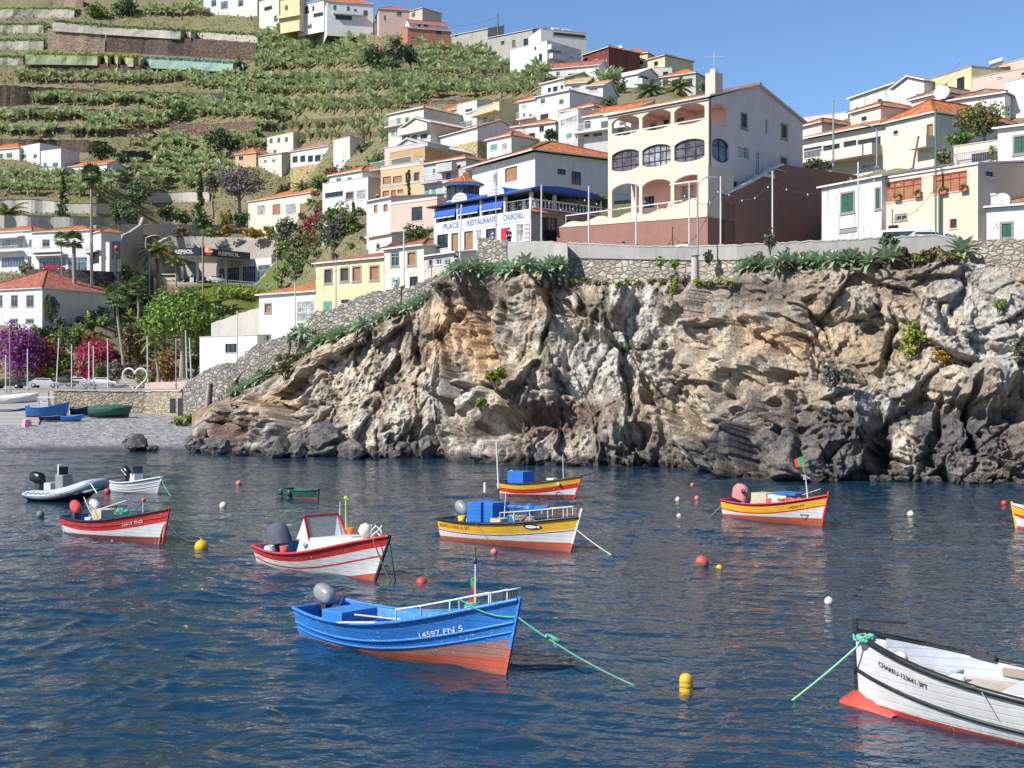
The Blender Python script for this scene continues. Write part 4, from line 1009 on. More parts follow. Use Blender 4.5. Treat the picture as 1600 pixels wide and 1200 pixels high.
house('p7b','low cream house with thin red roof edge below the flat roofed cream house',(402,256),(440,252),245,268,8,CREAM2,('shed',REDTILE,4),[(412,250,417,254,'G'),(425,249,430,253,'G')],group=HILLG)
house('p7c','little ochre house with pointed orange roof beside the jacaranda',(368,258),(400,256),242,262,8,PEACH,('hip',ORANGE,9),[(373,244,380,250,'k')],group=HILLG)
house('p8','worn grey white block house left of the dark tree in mid slope',(521,252),(547,248),222,262,8,WORN,None,[(511,217,520,222,'c')],group=HILLG)
house('p9','long cream school like house with orange roof and green blinds, behind the shrubs',(388,232),(530,216),316,352,11,CREAM2,('hip',ORANGE,12),[(402,321,414,335,'c'),(426,319,438,335,'n'),(447,319,462,335,'c'),(469,318,481,334,'n'),(491,317,503,332,'T')],group=HILLG)
# --- left part of the bay
house('l1a','white house with orange roof at the left edge, above the banana grove',(-30,385),(30,380),236,262,10,WHITE,('hip',ORANGE,8),[(-2,240,5,247,'G'),(10,239,19,247,'G')],group=HILLG)
house('l1b','white castle like house with battlements above the banana grove',(30,382),(62,376),234,262,9,WHITE,None,[(33,241,41,248,'G'),(52,241,58,247,'G'),(29,257,36,266,'k')],group=HILLG,parapet=.9)
house('l1c','white crenellated tower house with two green windows above the banana grove',(64,374),(95,370),242,272,7,WHITE2,None,[(68,254,73,261,'G'),(82,254,91,262,'G')],group=HILLG,parapet=1.1)
house('l1d','low white house with orange roof right of the crenellated tower house',(97,372),(167,366),262,280,8,WHITE2,('gx',ORANGE,6),[(119,266,131,273,'k')],group=HILLG)
house('l1e','white garden wall house below the crenellated tower',(58,366),(96,362),266,278,5,WHITE,None,[],group=HILLG)
house('l2a','white two storey restaurant with long balconies and orange roofs, left half',(-40,258),(50,252),366,428,12,WHITE2,('hip',ORANGE,8),[(3,374,36,387,'c'),(45,374,55,387,'G'),(2,401,38,418,'B'),(43,400,56,416,'o')],name='restaurant',cat='restaurant',extra=[('balcony',-10,38,393,1.6,METALW),('awn',-10,38,369,372,1.8,FRAMEW)])
house('l2b','white two storey restaurant with shaded glass front and orange roof, middle',(50,250),(140,246),364,428,12,WHITE2,('hip',ORANGE,8),[(66,374,78,387,'o'),(61,402,103,417,'B'),(106,402,136,424,'B'),(88,375,95,386,'c')],name='restaurant',cat='restaurant',extra=[('balcony',52,98,394,1.6,METALW),('awn',58,104,397,399,1.5,FRAMEW)])
house('l2c','white corner wing with orange roof and tall pier right of the restaurant',(140,247),(158,243),366,428,4,WHITE2,('hip',ORANGE,6),[(143,391,155,412,'k')],extra=[('balcony',140,158,393,1.0,METALW)])
house('l2d','white narrow pier block beside the dark sign panel',(158,244),(171,243),382,428,3,WHITE2,None,[(159,376,169,382,'k')],cat='building',name='building')
# --- right of the arcaded building
house('r_e','large cream house with orange roof and long balcony right of the arcaded building',(1240,133),(1384,124),222,268,13,CREAM2,('shed',ORANGE,34),[(1256,230,1284,246,'x'),(1286,226,1312,244,'k'),(1318,220,1338,234,'x'),(1340,216,1376,232,'x'),(1346,255,1374,262,'c')],extra=[('balcony',1298,1378,247,1.6,None),('balcony',1252,1298,252,1.2,METALW)],ov=.6)
house('r_e2','cream gable block with small balcony, right end of the large orange roofed house',(1384,123),(1460,118),194,265,11,CREAM2,('hip',ORANGE,27),[(1396,204,1403,210,'k'),(1448,194,1458,218,'n')],extra=[('balcony',1434,1461,230,1.2,None)])
house('r_e3','small cream roof house with orange hip roof standing on the large orange roof',(1330,141),(1376,137),178,200,6,CREAM2,('hip',ORANGE,11),[(1346,182,1354,189,'k')])
house('r_e4','little cream roof house with orange hip roof beside the gable of the arcaded building',(1250,146),(1284,143),200,225,6,CREAM2,('hip',ORANGE,9),[])
house('r_f1','white weathered house with dark roof edge on the right skyline',(1328,158),(1398,150),155,190,9,WORN,('shed',REDTILE,6),[(1371,155,1378,162,'k'),(1336,168,1341,174,'k')])
house('r_f2','bare grey stone gable house with one green shutter on the right skyline',(1395,148),(1444,144),140,185,9,WORN,('gy',CONCL,13),[(1431,147,1437,157,'G')])
house('r_f3','yellow house with green framed windows on the right skyline',(1446,146),(1518,139),132,175,11,YELLOW,('flat',REDTILE),[(1454,138,1460,146,'T'),(1470,131,1481,142,'T'),(1495,121,1507,146,'k')],extra=[('solar',.75,.4)])
house('r_f4','pink stepped house at the right edge of the skyline',(1519,139),(1610,134),128,172,10,PINK,None,[(1558,116,1566,122,'k'),(1596,105,1602,118,'k')])
house('r_f4b','upper pink block at the right edge of the skyline',(1556,144),(1640,138),108,140,10,PINK,None,[(1565,116,1582,122,'k'),(1597,106,1603,118,'k')])
house('r_f5','white house with brown hip roof and large dish, right of the cream gable block',(1476,130),(1570,126),160,205,10,WHITE2,('hip',BROWNTILE,11),[(1494,165,1507,180,'s'),(1526,160,1534,174,'s')],extra=[('dish',-.03,-.02,.9,.8)])
house('r_f6','pale yellow house with brown pyramid roof on the right slope',(1424,138),(1478,134),158,190,10,CREAM2,('hip',BROWNTILE,14),[(1457,165,1466,170,'T')])
house('r_f7','bright white blank house at the right edge, above the bush',(1570,128),(1640,124),134,190,10,WHITE2,None,[])
house('r_h','low cream terrace house with railings under the bush on the right',(1490,107),(1562,104),236,290,8,CREAM2,None,[(1518,238,1556,252,'k')],extra=[('balcony',1492,1562,256,.6,METALG)])
house('r_small','white flat roofed houses far behind the gable of the arcaded building',(1252,182),(1325,178),188,215,8,WHITE,None,[(1262,180,1272,184,'k'),(1272,188,1290,192,'k')])
# --- along the upper road on the right
house('r_a','weathered white cottage with old tile roof and two green shuttered windows',(1284,104),(1378,98.4),294,385,8,WORN,('shed',OLDTILE,20),[(1313,299,1336,334,'s'),(1367,292,1378,328,'s'),(1312,356,1340,362,'o')],cat='cottage',name='cottage',ov=.3)
house('r_b','cream house with two red framed window bands and flower pots',(1377.4,99),(1528,92.2),280,385,7,CREAM,('shed',OLDTILE,5),[(1383,281,1440,313,'r'),(1458,270,1511,300,'r'),(1398,334,1418,345,'o'),(1388,352,1404,363,'k'),(1484,342,1495,357,'R'),(1540,268,1552,276,'k','R')],ov=.12)
house('r_c','tall white house with green shutters at the right edge of the upper road',(1559,99),(1700,95),202,300,9,WHITE2,('shed',REDTILE,9),[(1582,210,1610,242,'s'),(1589,272,1612,305,'s')])
house('r_d','low white house with scalloped tile roof, chimney and green door on the upper road',(1530,93),(1700,89),326,385,6,WHITE2,('shed',OLDTILE,16),[(1562,346,1584,374,'s')],extra=[('chim',.1,.12,.95,.55),('dish',.2,.08,.45,.62)])
# --- along the stairs
house('s_a','white house with orange roof, open shutters and a recessed balcony at the stairs',(405,140),(493,134),462,545,9,WHITE2,('shed',ORANGE,22),[(413,473,425,490,'b'),(464,471,491,502,'c'),(411,522,424,532,'s')],extra=[('balcony',464,491,502,.25,METALW)])
house('s_b','faded yellow house with old red roof and blocked windows at the stairs',(493.5,133.6),(600,127),413,500,9,YELLOW,('shed',REDTILE,17),[(506,419,520,444,'d'),(531,417,546,441,'d'),(550,415,565,441,'b'),(577,414,593,439,'b'),(505,470,519,486,'T'),(533,468,546,474,'k')])
house('s_c','pale mint house with flaking plaster and red hip roof at the top of the stairs',(600.6,126.6),(662,122.4),391,465,8,PALEG,('hip',REDTILE,12),[(610,394,624,417,'o'),(636,392,651,416,'b'),(612,434,625,447,'T'),(640,432,653,452,'k')],base=None)
house('s_d','small white building with flat roof and dark side window near the square',(312,144),(402,138),532,590,7,WHITE2,None,[(352,537,372,551,'k'),(383,548,396,560,'s')],cat='building',name='building')
house('s_e','little tile roofed shelter between the mint house and the restaurant',(662,121),(712,117),402,440,5,CONCL,('shed',CONC,6),[(670,404,676,416,'d'),(681,404,690,414,'B'),(694,404,704,414,'B')],cat='shelter',name='shelter')
house('mus','white old house with red pyramid roof and colourful mural on its side wall',(-40,222),(66,214),456,512,16,WHITE,('hip',REDTILE,28),[(-4,461,4,480,'o'),(17,461,28,480,'o'),(41,461,53,480,'o'),(16,498,28,506,'o'),(40,498,53,506,'o')],cat='house')
# ================================================================ COAST WALLS
def wallstrip(name,label,pts,mat,thick=.5,cap=None,capmat=None,cat='wall',step=4.0,group=None,rough=.05,drop=.8):
 """pts: (px, distance, row top, row foot)"""
 xs = np.arange(pts[0][0],pts[-1][0] + .01,step)
 A = []; B = []
 for x in xs:
  D = ip(x,pts,1); A.append(Vector((PX(x,D),D,Z(ip(x,pts,3),D) - drop))); B.append(Vector((PX(x,D),D,Z(ip(x,pts,2),D) + rng.uniform(-rough,rough))))
 c = A[len(A) // 2]; t = thing(name,label,cat,c,group=group); m = MB()
 n = []
 for k in range(len(B)):
  d = (B[min(k + 1,len(B) - 1)] - B[max(k - 1,0)]); d.z = 0; n.append(Vector((-d.y,d.x,0)).normalized() * thick)
 mids = [a * .5 + b * .5 for a,b in zip(A,B)]
 m.grid([A,mids,B,[b + q for b,q in zip(B,n)],[a + q for a,q in zip(A,n)]],0,False)
 m.face([A[0],B[0],B[0] + n[0],A[0] + n[0]]); m.face([A[-1],B[-1],B[-1] + n[-1],A[-1] + n[-1]])
 m.build('wall_body',mat,t)
 if cap:
  m = MB(); lo = [b - q * .1 + UP * .005 for b,q in zip(B,n)]; hi = [p + UP * cap for p in lo]; hb = [p + q * 1.2 for p,q in zip(hi,n)]; lb = [p + q * 1.2 for p,q in zip(lo,n)]
  m.grid([lo,hi,hb,lb],0,False); m.build('coping',capmat or mat,t)
 return t
def ws(lo,hi,top=None,foot=None):
 """slice of the coast wall with its own top and foot rows"""
 xs = sorted(set([lo,hi] + [w_[0] for w_ in WALL if lo < w_[0] < hi]))
 return [(x,ip(x,WALL,1),(top(x) if top else ip(x,WALL,2)),(foot(x) if foot else ip(x,WALL,3))) for x in xs]
stepped = [(286,136,603,650),(300,135,592,640),(318,134,580,632),(347,132,567,622),(348,132,569,622),(371,131,566,612),(372,131,561,612),(402,129,537,600),
           (408,128.6,536,598),(452,126.5,523,565),(494,124,487,545),(520,123,483,538),(540,122,473,530),(576,120,457,510),(598,118.9,454,504),(627,117.5,446,492)]
wallstrip('stone_wall','rubble stone wall climbing beside the stairs below the white and yellow houses',stepped,RUBBLE,.55,rough=.12)
wallstrip('stone_wall','upper rubble stone wall of the stairs from the mint house up to the restaurant',[(628,117.4,452,492),(640,116.8,449,490),(680,115,431,470),(720,113.5,414,452),(745,112,401,448),(746,112,372,447),(792,109.6,376,442)],RUBBLE,.55,rough=.1)
wallstrip('concrete_wall','smooth grey concrete wall under the restaurant, above the left agave clump',ws(793,868,lambda x: 377,lambda x: 436),CONC,.5)
m = MB(); a = P(868,378,104.2); b = P(887,386,103.2)
t = thing('buttress','leaning grey concrete buttress between the smooth wall and the rubble wall','buttress',P(878,430,104))
m.prism([P(866,378,104.4),P(886,380,103.7),P(888,434,102.6),P(862,434,103.4)],(0,1.2,0)); m.build('buttress_block',CONC,t)
wallstrip('parapet_wall','long grey concrete parapet along the road on top of the cliff',ws(887,1498,lambda x: ip(x,WALL,2) + (.0 if x < 1460 else 4),lambda x: ip(x,[(887,403),(1100,407),(1250,404),(1400,398),(1500,395)])),CONC,.4,.10,CONCL,drop=0.0)
wallstrip('rubble_wall','rough rubble retaining wall under the left half of the road parapet',[(x,D + .12,t_,f_) for x,D,t_,f_ in ws(887,1168,lambda x: ip(x,[(887,402),(1100,406),(1250,403)]),lambda x: 452)],RUBBLEL,.4)
wallstrip('dry_stone_wall','pale dry stone wall at the right end of the cliff road',ws(1499,1700,lambda x: 373 if x > 1510 else 375,lambda x: 436),RUBBLEL,.5)
wallstrip('quay_wall','tan stone quay wall of the square behind the beached boats',[(84,149,611,655),(150,148.5,611,652),(230,148,612,648),(286,140,611,650)],stone('quay_stone',(.30,.25,.18),(.42,.35,.25),(.2,.17,.13),.5,.06),1.2,.14,CONCL)
wallstrip('retaining_wall','dark dry stone retaining wall under the restaurant row car park',[(40,240,420,470),(110,238,421,462),(165,240,424,462),(240,262,430,455)],DRYST,1.0)
wallstrip('retaining_wall','dark stone retaining wall right of the petrol station shop',[(424,298,398,452),(470,285,385,425),(500,270,388,430)],DRYST,1.0)
wallstrip('concrete_retaining_wall','tall board marked concrete retaining wall behind the petrol station',[(210,316,400,440),(264,333,370,440),(300,334,369,440),(380,333,371,440),(428,330,373,440)],CONCL,1.0)
wallstrip('concrete_wall','broken grey concrete wall stepping down right of the restaurant row',[(172,246,388,432),(190,250,378,432),(191,250,368,430),(205,258,362,428),(222,266,350,424),(224,266,340,424)],CONC,.6)
wallstrip('garden_wall','grey sloping garden wall behind the small white building at the square',[(330,162,505,545),(380,158,488,540),(408,152,480,535)],CONCL,.5)
wallstrip('garden_wall','yellow stone garden wall under the white house with five windows',[(428,372,262,296),(460,371,261,296),(520,368,262,296)],YSTONE,1.0)
wallstrip('garden_wall','thin grey wall under the jacaranda beside the long school like house',[(150,282,352,362),(250,330,350,362),(388,345,352,366)],CONCL,.6)
wallstrip('garden_wall','low pink wall with relief beside the heart sculpture',[(226,170,598,612),(292,168,596,612)],PINK,.3)
# ================================================================ THE ARCADED BUILDING
GLASSR = glassdark('rosy_glass',(.10,.08,.085),.1)
def arcade():
 fr = Fr((950,112.5),(1108,105.0)); w = fr.w; W = fr.W; dep = 14.4
 zy = lambda y: Z(y,106.6)
 t = thing('apartment_building','large cream three storey building with rows of wide arches and a gable tinted shade grey','building',W(w / 2,0,16))
 FACE = stucco('arcade_cream',(.62,.515,.42),.4,(.42,.36,.25)); SIDE = stucco('arcade_shaded_side',(.60,.545,.53),.25); INN = stucco('arcade_inside_peach',(.70,.50,.42),.2)  # side colour carries the grey lilac shade of the unlit face
 ze = Z(147,105) - .25
 th = .3
 ops = [(fr.u_at(956),fr.u_at(998.5)),(fr.u_at(1003.5),fr.u_at(1048)),(fr.u_at(1053.5),fr.u_at(1101))]
 lev = [(zy(171.5),zy(163),zy(189.5),zy(194.5)),(zy(225),zy(218),zy(248),zy(253)),(zy(282),zy(273.5),zy(330),zy(330))]
 def arcz(a,b,u,edge,mid): k = (u - (a + b) / 2) / ((b - a) / 2); return edge + (mid - edge) * max(0,1 - k * k) ** .75
 def arched(fn,ops_,L0,L1,zlo,zhi,lev_,th_):
  """wall sheet fn(u,d,z) with arched openings at several levels"""
  m = MB()
  us = [L0]
  for a,b in ops_: us += list(np.linspace(a,b,15))
  us.append(L1)
  def pc(u0,u1,za0,za1,zb0,zb1):
   m.face([fn(u0,0,za0),fn(u1,0,za1),fn(u1,0,zb1),fn(u0,0,zb0)]); m.face([fn(u1,th_,za1),fn(u0,th_,za0),fn(u0,th_,zb0),fn(u1,th_,zb1)])
  for k in range(len(us) - 1):
   u0,u1 = us[k],us[k + 1]; mid = (u0 + u1) / 2
   op = next(((a,b) for a,b in ops_ if a < mid < b),None)
   if op is None: pc(u0,u1,zlo,zlo,zhi,zhi); continue
   a,b = op; prev = (zhi,zhi)
   for (te,tm,be,bm_) in lev_:
    t0,t1 = arcz(a,b,u0,te,tm),arcz(a,b,u1,te,tm); b0,b1 = arcz(a,b,u0,be,bm_),arcz(a,b,u1,be,bm_)
    pc(u0,u1,t0,t1,prev[0],prev[1])
    m.face([fn(u0,0,t0),fn(u1,0,t1),fn(u1,th_,t1),fn(u0,th_,t0)]); m.face([fn(u0,0,b0),fn(u0,th_,b0),fn(u1,th_,b1),fn(u1,0,b1)])
    prev = (b0,b1)
   if prev[0] > zlo + .01: pc(u0,u1,zlo,zlo,prev[0],prev[1])
  for a,b in ops_:
   for (te,tm,be,bm_) in lev_:
    for u in (a,b): m.face([fn(u,0,be),fn(u,th_,be),fn(u,th_,te),fn(u,0,te)])
  return m
 zlo = zy(330)
 arched(lambda u,d,z: W(u,d,z),ops,0,w,zlo,ze,lev,th).build('arched_front',FACE,t)
 LG = 3.2                                  # depth of the loggias
 sfn = lambda u,d,z: W(w - d,u,z)
 d1 = fr.d_at(1112.5,w); d2 = fr.d_at(1139,w)
 dz = lambda y: Z(y,106.3)
 arched(sfn,[(d1,d2)],.302,LG,15.2,ze,[(dz(172),dz(162),dz(194),dz(198)),(dz(225),dz(217),dz(247),dz(254))],th).build('arched_side',SIDE,t)
 wins = [(1157,176,1168,202,'d'),(1195,186,1200.5,210,'c'),(1220,193,1230.5,218,'d'),(1153,229,1172,249,'c'),(1181,237,1188,275,'c'),(1219,245,1230,258,'d'),(1125,279,1139,306,'k'),(1141,283,1152,306,'k')]
 hs = []; ks = []
 for x0,y0,x1,y1,k in wins:
  a,b = fr.d_at(x0,w),fr.d_at(x1,w); Dm = fr.D(w,(a + b) / 2)
  if a < LG + .02: a = LG + .05
  hs.append((a,Z(y1,Dm),b,Z(y0,Dm))); ks.append(k)
 m = MB(); wall_holes(m,sfn,LG,dep,14.8,ze,hs)
 rise = Z(133,110) - ze
 m.face([sfn(.302,0,ze),sfn(dep,0,ze),sfn(dep / 2,0,ze + rise)])
 m.face([W(0,0,ze),W(0,dep,ze),W(0,dep / 2,ze + rise)]); m.face([W(0,LG,14.8),W(0,dep,14.8),W(0,dep,ze),W(0,LG,ze)])
 m.face([W(0,dep,14.8),W(w,dep,14.8),W(w,dep,ze),W(0,dep,ze)])
 m.build('side_wall',SIDE,t)
 for h,k in zip(hs,ks): window(t,sfn,h,k,None)
 floors = [zy(201),zy(260),zy(331)]
 bw = [(1015,192,1026,207,'d',0),(1037,187,1045,196,'k',0),(1058,184,1069,205,'n',0),(965,200,974,212,'k',0)]
 hs2 = []; kk = []
 for x0,y0,x1,y1,k,_ in bw:
  a,b = fr.u_at(x0,LG),fr.u_at(x1,LG); Dm = fr.D((a + b) / 2,LG); hs2.append((a,Z(y1,Dm),b,Z(y0,Dm))); kk.append(k)
 for x0,y0,x1,y1,k in ((1064,288,1084,310,'c'),(1005,307,1022,325,'k')):
  a,b = fr.u_at(x0,LG),fr.u_at(x1,LG); Dm = fr.D((a + b) / 2,LG); hs2.append((a,Z(y1,Dm),b,Z(y0,Dm))); kk.append(k)
 bfn = lambda u,d,z: W(u,LG + d,z)
 m = MB(); wall_holes(m,bfn,0.02,w - .32,14.8,ze,hs2); m.build('loggia_back_wall',INN,t)
 for h,k in zip(hs2,kk): window(t,bfn,h,k,None)
 for z in floors:
  m = MB(); m.box(W(w / 2 - .15,(LG + th) / 2,z - .12),(w - .4,LG - th - .02,.22),ax=fr.ax()); m.build('loggia_floor',INN,t)
 m = MB(); m.box(W(w / 2 - .15,(LG + th) / 2,ze - .1),(w - .4,LG - th - .02,.16),ax=fr.ax())
 for u in [o[1] + .1 for o in ops[:2]]: m.box(W(u,(LG + th) / 2,ze - .35),(.25,LG - th - .05,.34),ax=fr.ax())
 m.build('loggia_ceiling',INN,t)
 for k,(a,b) in enumerate(ops):
  te,tm,be,bm_ = lev[1]; us = np.linspace(a,b,15); m = MB()
  m.face([W(u,.2,arcz(a,b,u,be,bm_)) for u in us] + [W(u,.2,arcz(a,b,u,te,tm)) for u in us[::-1]])
  o = m.build('arch_glazing',[GLASSR,GLASSP,GLASSR][k],t); m = MB()
  for q in range(1,5 if k == 1 else 3):
   u = a + (b - a) * q / (5 if k == 1 else 3); m.bar(W(u,.18,arcz(a,b,u,be,bm_)),W(u,.18,arcz(a,b,u,te,tm)),.07)
  for zz in (zy(230),zy(244)): m.bar(W(a,.17,zz),W(b,.17,zz),.06)
  for j in range(14):
   m.bar(W(us[j],.17,arcz(a,b,us[j],te,tm) - .03),W(us[j + 1],.17,arcz(a,b,us[j + 1],te,tm) - .03),.07); m.bar(W(us[j],.17,arcz(a,b,us[j],be,bm_) + .03),W(us[j + 1],.17,arcz(a,b,us[j + 1],be,bm_) + .03),.07)
  m.build('glazing_bars',FRAMED,o)
 m = MB(); us = np.linspace(d1,d2,15); te,tm,be,bm_ = dz(225),dz(217),dz(247),dz(254)
 m.face([sfn(u,.2,arcz(d1,d2,u,be,bm_)) for u in us] + [sfn(u,.2,arcz(d1,d2,u,te,tm)) for u in us[::-1]]); o = m.build('arch_glazing',GLASSB,t)
 m = MB(); u = (d1 + d2) / 2; m.bar(sfn(u,.17,bm_),sfn(u,.17,tm),.08); m.bar(sfn(d1,.17,zy(229)),sfn(d2,.17,zy(229)),.07)
 for j in range(14):
  m.bar(sfn(us[j],.16,arcz(d1,d2,us[j],te,tm) - .04),sfn(us[j + 1],.16,arcz(d1,d2,us[j + 1],te,tm) - .04),.1); m.bar(sfn(us[j],.16,arcz(d1,d2,us[j],be,bm_) + .04),sfn(us[j + 1],.16,arcz(d1,d2,us[j + 1],be,bm_) + .04),.1)
 m.build('glazing_bars',FRAMED,o)
 for a,b in ops:
  m = MB(); m.bar(W(a,.1,zy(189.5)),W(b,.1,zy(189.5)),.09); m.build('rail',METALW,t)
 rm = roof_mesh(fr,'gx',w,dep,ze + .12,rise,.3); rm.build('roof',[OLDTILE,SIDE,OLDTILE],t)
 m = MB()
 for k in range(44): m.box(W(.12 + (w - .24) * k / 43,-.12,ze - .02),(.09,.16,.16),ax=fr.ax())
 m.box(W(w / 2,-.06,ze - .16),(w,.14,.08),ax=fr.ax())
 m.build('cornice',FACE,t)
 m = MB(); c = W(w - 1.35,2.6,ze); m.box(c + UP * 1.3,(1.0,1.1,2.6),ax=fr.ax()); m.tube([c + UP * 2.6,c + UP * 2.95],.34,10); m.bar(c + UP * 2.6,c + UP * 4.4,.04); m.bar(c + UP * 4.0 - Vector((.8,0,0)),c + UP * 4.05 + Vector((.8,0,0)),.03)
 m.build('chimney',FACE,t)
 m = MB(); m.tube([W(w + .1,-.1,ze - .1),W(w + .1,-.1,20.2)],.07,8); m.build('drainpipe',FRAMEB,t)
 A = fr.u_at(870,-1.6); B = w + 1.05; dT = -1.6; zT = zy(330)
 xs = np.linspace(A,B,60); m = MB()
 top = []
 for u in xs:
  ph = (u - ops[0][0]) / (ops[1][0] - ops[0][0]); base = Z(333,108) + (.55 if u > ops[2][0] + .5 else 0)
  if u < -1.2: base += -.3 * min(1,(-1.2 - u) / 3)
  top.append(base + .16 * math.cos(2 * math.pi * ph))
 zb_ = [Z(ip(800 + F * W(u,dT,0).x / W(u,dT,0).y,[(870,356),(1127,337)]),W(u,dT,0).y) for u in xs]
 lo = [W(u,dT - .05,z) for u,z in zip(xs,zb_)]; hi = [W(u,dT - .05,z) for u,z in zip(xs,top)]
 m.grid([lo,hi,[p + Vector((fr.d.x,fr.d.y,0)) * .28 for p in hi],[p + Vector((fr.d.x,fr.d.y,0)) * .28 for p in lo]],0,False)
 m.face([lo[-1],W(B,2.2,zb_[-1]),W(B,2.2,top[-1]),hi[-1]]); m.build('terrace_parapet',FACE,t)
 m = MB(); g0 = [W(u,dT,14.4) for u in xs]; g1 = [W(u,dT,z + .01) for u,z in zip(xs,zb_)]; m.grid([g0,g1],0,False)
 m.face([g0[0],g1[0],W(A,2,zb_[0]),W(A,2,14.4)]); m.face([W(B,dT,14.4),W(B,2.2,14.4),W(B,2.2,zb_[-1] + .01),W(B,dT,zb_[-1] + .01)]); m.build('terrace_base',BROWNW,t)
 m = MB(); m.face([W(A,dT + .2,zT - .4),W(B - .02,dT + .2,zT - .4),W(B - .02,2.2,zT - .4),W(w,4,zT - .4),W(A,4,zT - .4)]); m.build('terrace_floor',CONCL,t)
 m = MB(); m.box(W(w + .48,.25,(zT + zy(270)) / 2),(1.05,3.6,zy(270) - zT),ax=fr.ax()); m.build('corner_block',FACE,t)
 m = MB(); m.bar(W(A + 1,dT + .1,Z(332,111) + .1),W(w * .85,dT + .1,Z(316,106)),.09); m.bar(W(A + 1,dT + .1,Z(338,111)),W(A + 1,dT + .1,Z(332,111) + .1),.06)
 for k in range(6): u = A + 1 + (w * .85 - A - 1) * k / 5; m.bar(W(u,dT + .1,zT - .3),W(u,dT + .1,Z(332,111) + .1 + (Z(316,106) - Z(332,111) - .1) * k / 5),.05)
 m.build('terrace_rail',METALW,t)
 m = MB(); m.prism([W(fr.u_at(1056),.9,zy(283)),W(fr.u_at(1056),-.9,zy(287)),W(fr.u_at(1056),-.9,zy(289)),W(fr.u_at(1056),.9,zy(286))],W(fr.u_at(1099),0,0) - W(fr.u_at(1056),0,0)); m.build('sun_canopy',FRAMEW,t)
 dd = fr.d_at(1184,w); m = MB(); m.box(W(w + .6,dd,Z(277,110)),(1.2,1.6,.25),ax=fr.ax())
 for k in range(5): m.bar(W(w + 1.15,dd - .75 + .37 * k,Z(277,110) + .1),W(w + 1.15,dd - .75 + .37 * k,Z(264,110)),.04)
 m.bar(W(w + 1.15,dd - .75,Z(264,110)),W(w + 1.15,dd + 2.6,Z(264,110)),.05); m.build('door_landing',FRAMEW,t)
 ws_ = [(B,2.25),(B,26)]
 t2 = thing('side_retaining_wall','dark brown rendered retaining wall with white coping right of the arcaded building','wall',W(B,12,16))
 prof = [(1128,303),(1133,303),(1170,286),(1218,258),(1224,257),(1284,266),(1285,256),(1290,257),(1291,267),(1340,274)]
 lo = []; hi = []
 for x,y in prof:
  d = fr.d_at(x,B); D = fr.D(B,d); lo.append(W(B,d,14.4)); hi.append(W(B,d,Z(y,D)))
 m = MB(); nn = Vector((fr.u.x,fr.u.y,0)) * -.4
 m.grid([lo,hi,[p + nn for p in hi],[p + nn for p in lo]],0,False); m.build('wall_body',BROWNW,t2)
 m = MB()
 for k in range(1,4): m.bar(hi[k] + nn * .5,hi[k + 1] + nn * .5,.5,.2)
 m.build('coping',FRAMEW,t2)
arcade()
# ================================================================ LETTERING
def text_mesh(txt,size,bold=0.0):
 cu = bpy.data.curves.new('lettering','FONT'); cu.body = txt; cu.size = size; cu.offset = bold; cu.resolution_u = 3
 o = bpy.data.objects.new('lettering',cu); COL.objects.link(o)
 dg = bpy.context.evaluated_depsgraph_get(); dg.update(); me = bpy.data.meshes.new_from_object(o.evaluated_get(dg))
 bpy.data.objects.remove(o); bpy.data.curves.remove(cu)
 v = np.array([tuple(x.co) for x in me.vertices]); f = [list(p.vertices) for p in me.polygons]; bpy.data.meshes.remove(me)
 return v,f
def lettering(txt,height,width,mapfn,mat,parent,bold=0.0,name='lettering',shear=0.0):
 """mapfn(s, z) -> point, s from 0..width, z 0..height"""
 v,f = text_mesh(txt,1.0,bold)
 mn,mx = v.min(0),v.max(0); s = (v[:,0] - mn[0]) / (mx[0] - mn[0]) * width; z = (v[:,1] - mn[1]) / (mx[1] - mn[1]) * height; s = s + z * shear
 m = MB(); pts = [mapfn(a,b) for a,b in zip(s,z)]
 m.v = [Vector(p) for p in pts]; m.f = f; m.m = [0] * len(f); m.uv = [None] * len(f); m.sm = [False] * len(f)
 return m.build(name,mat,parent)
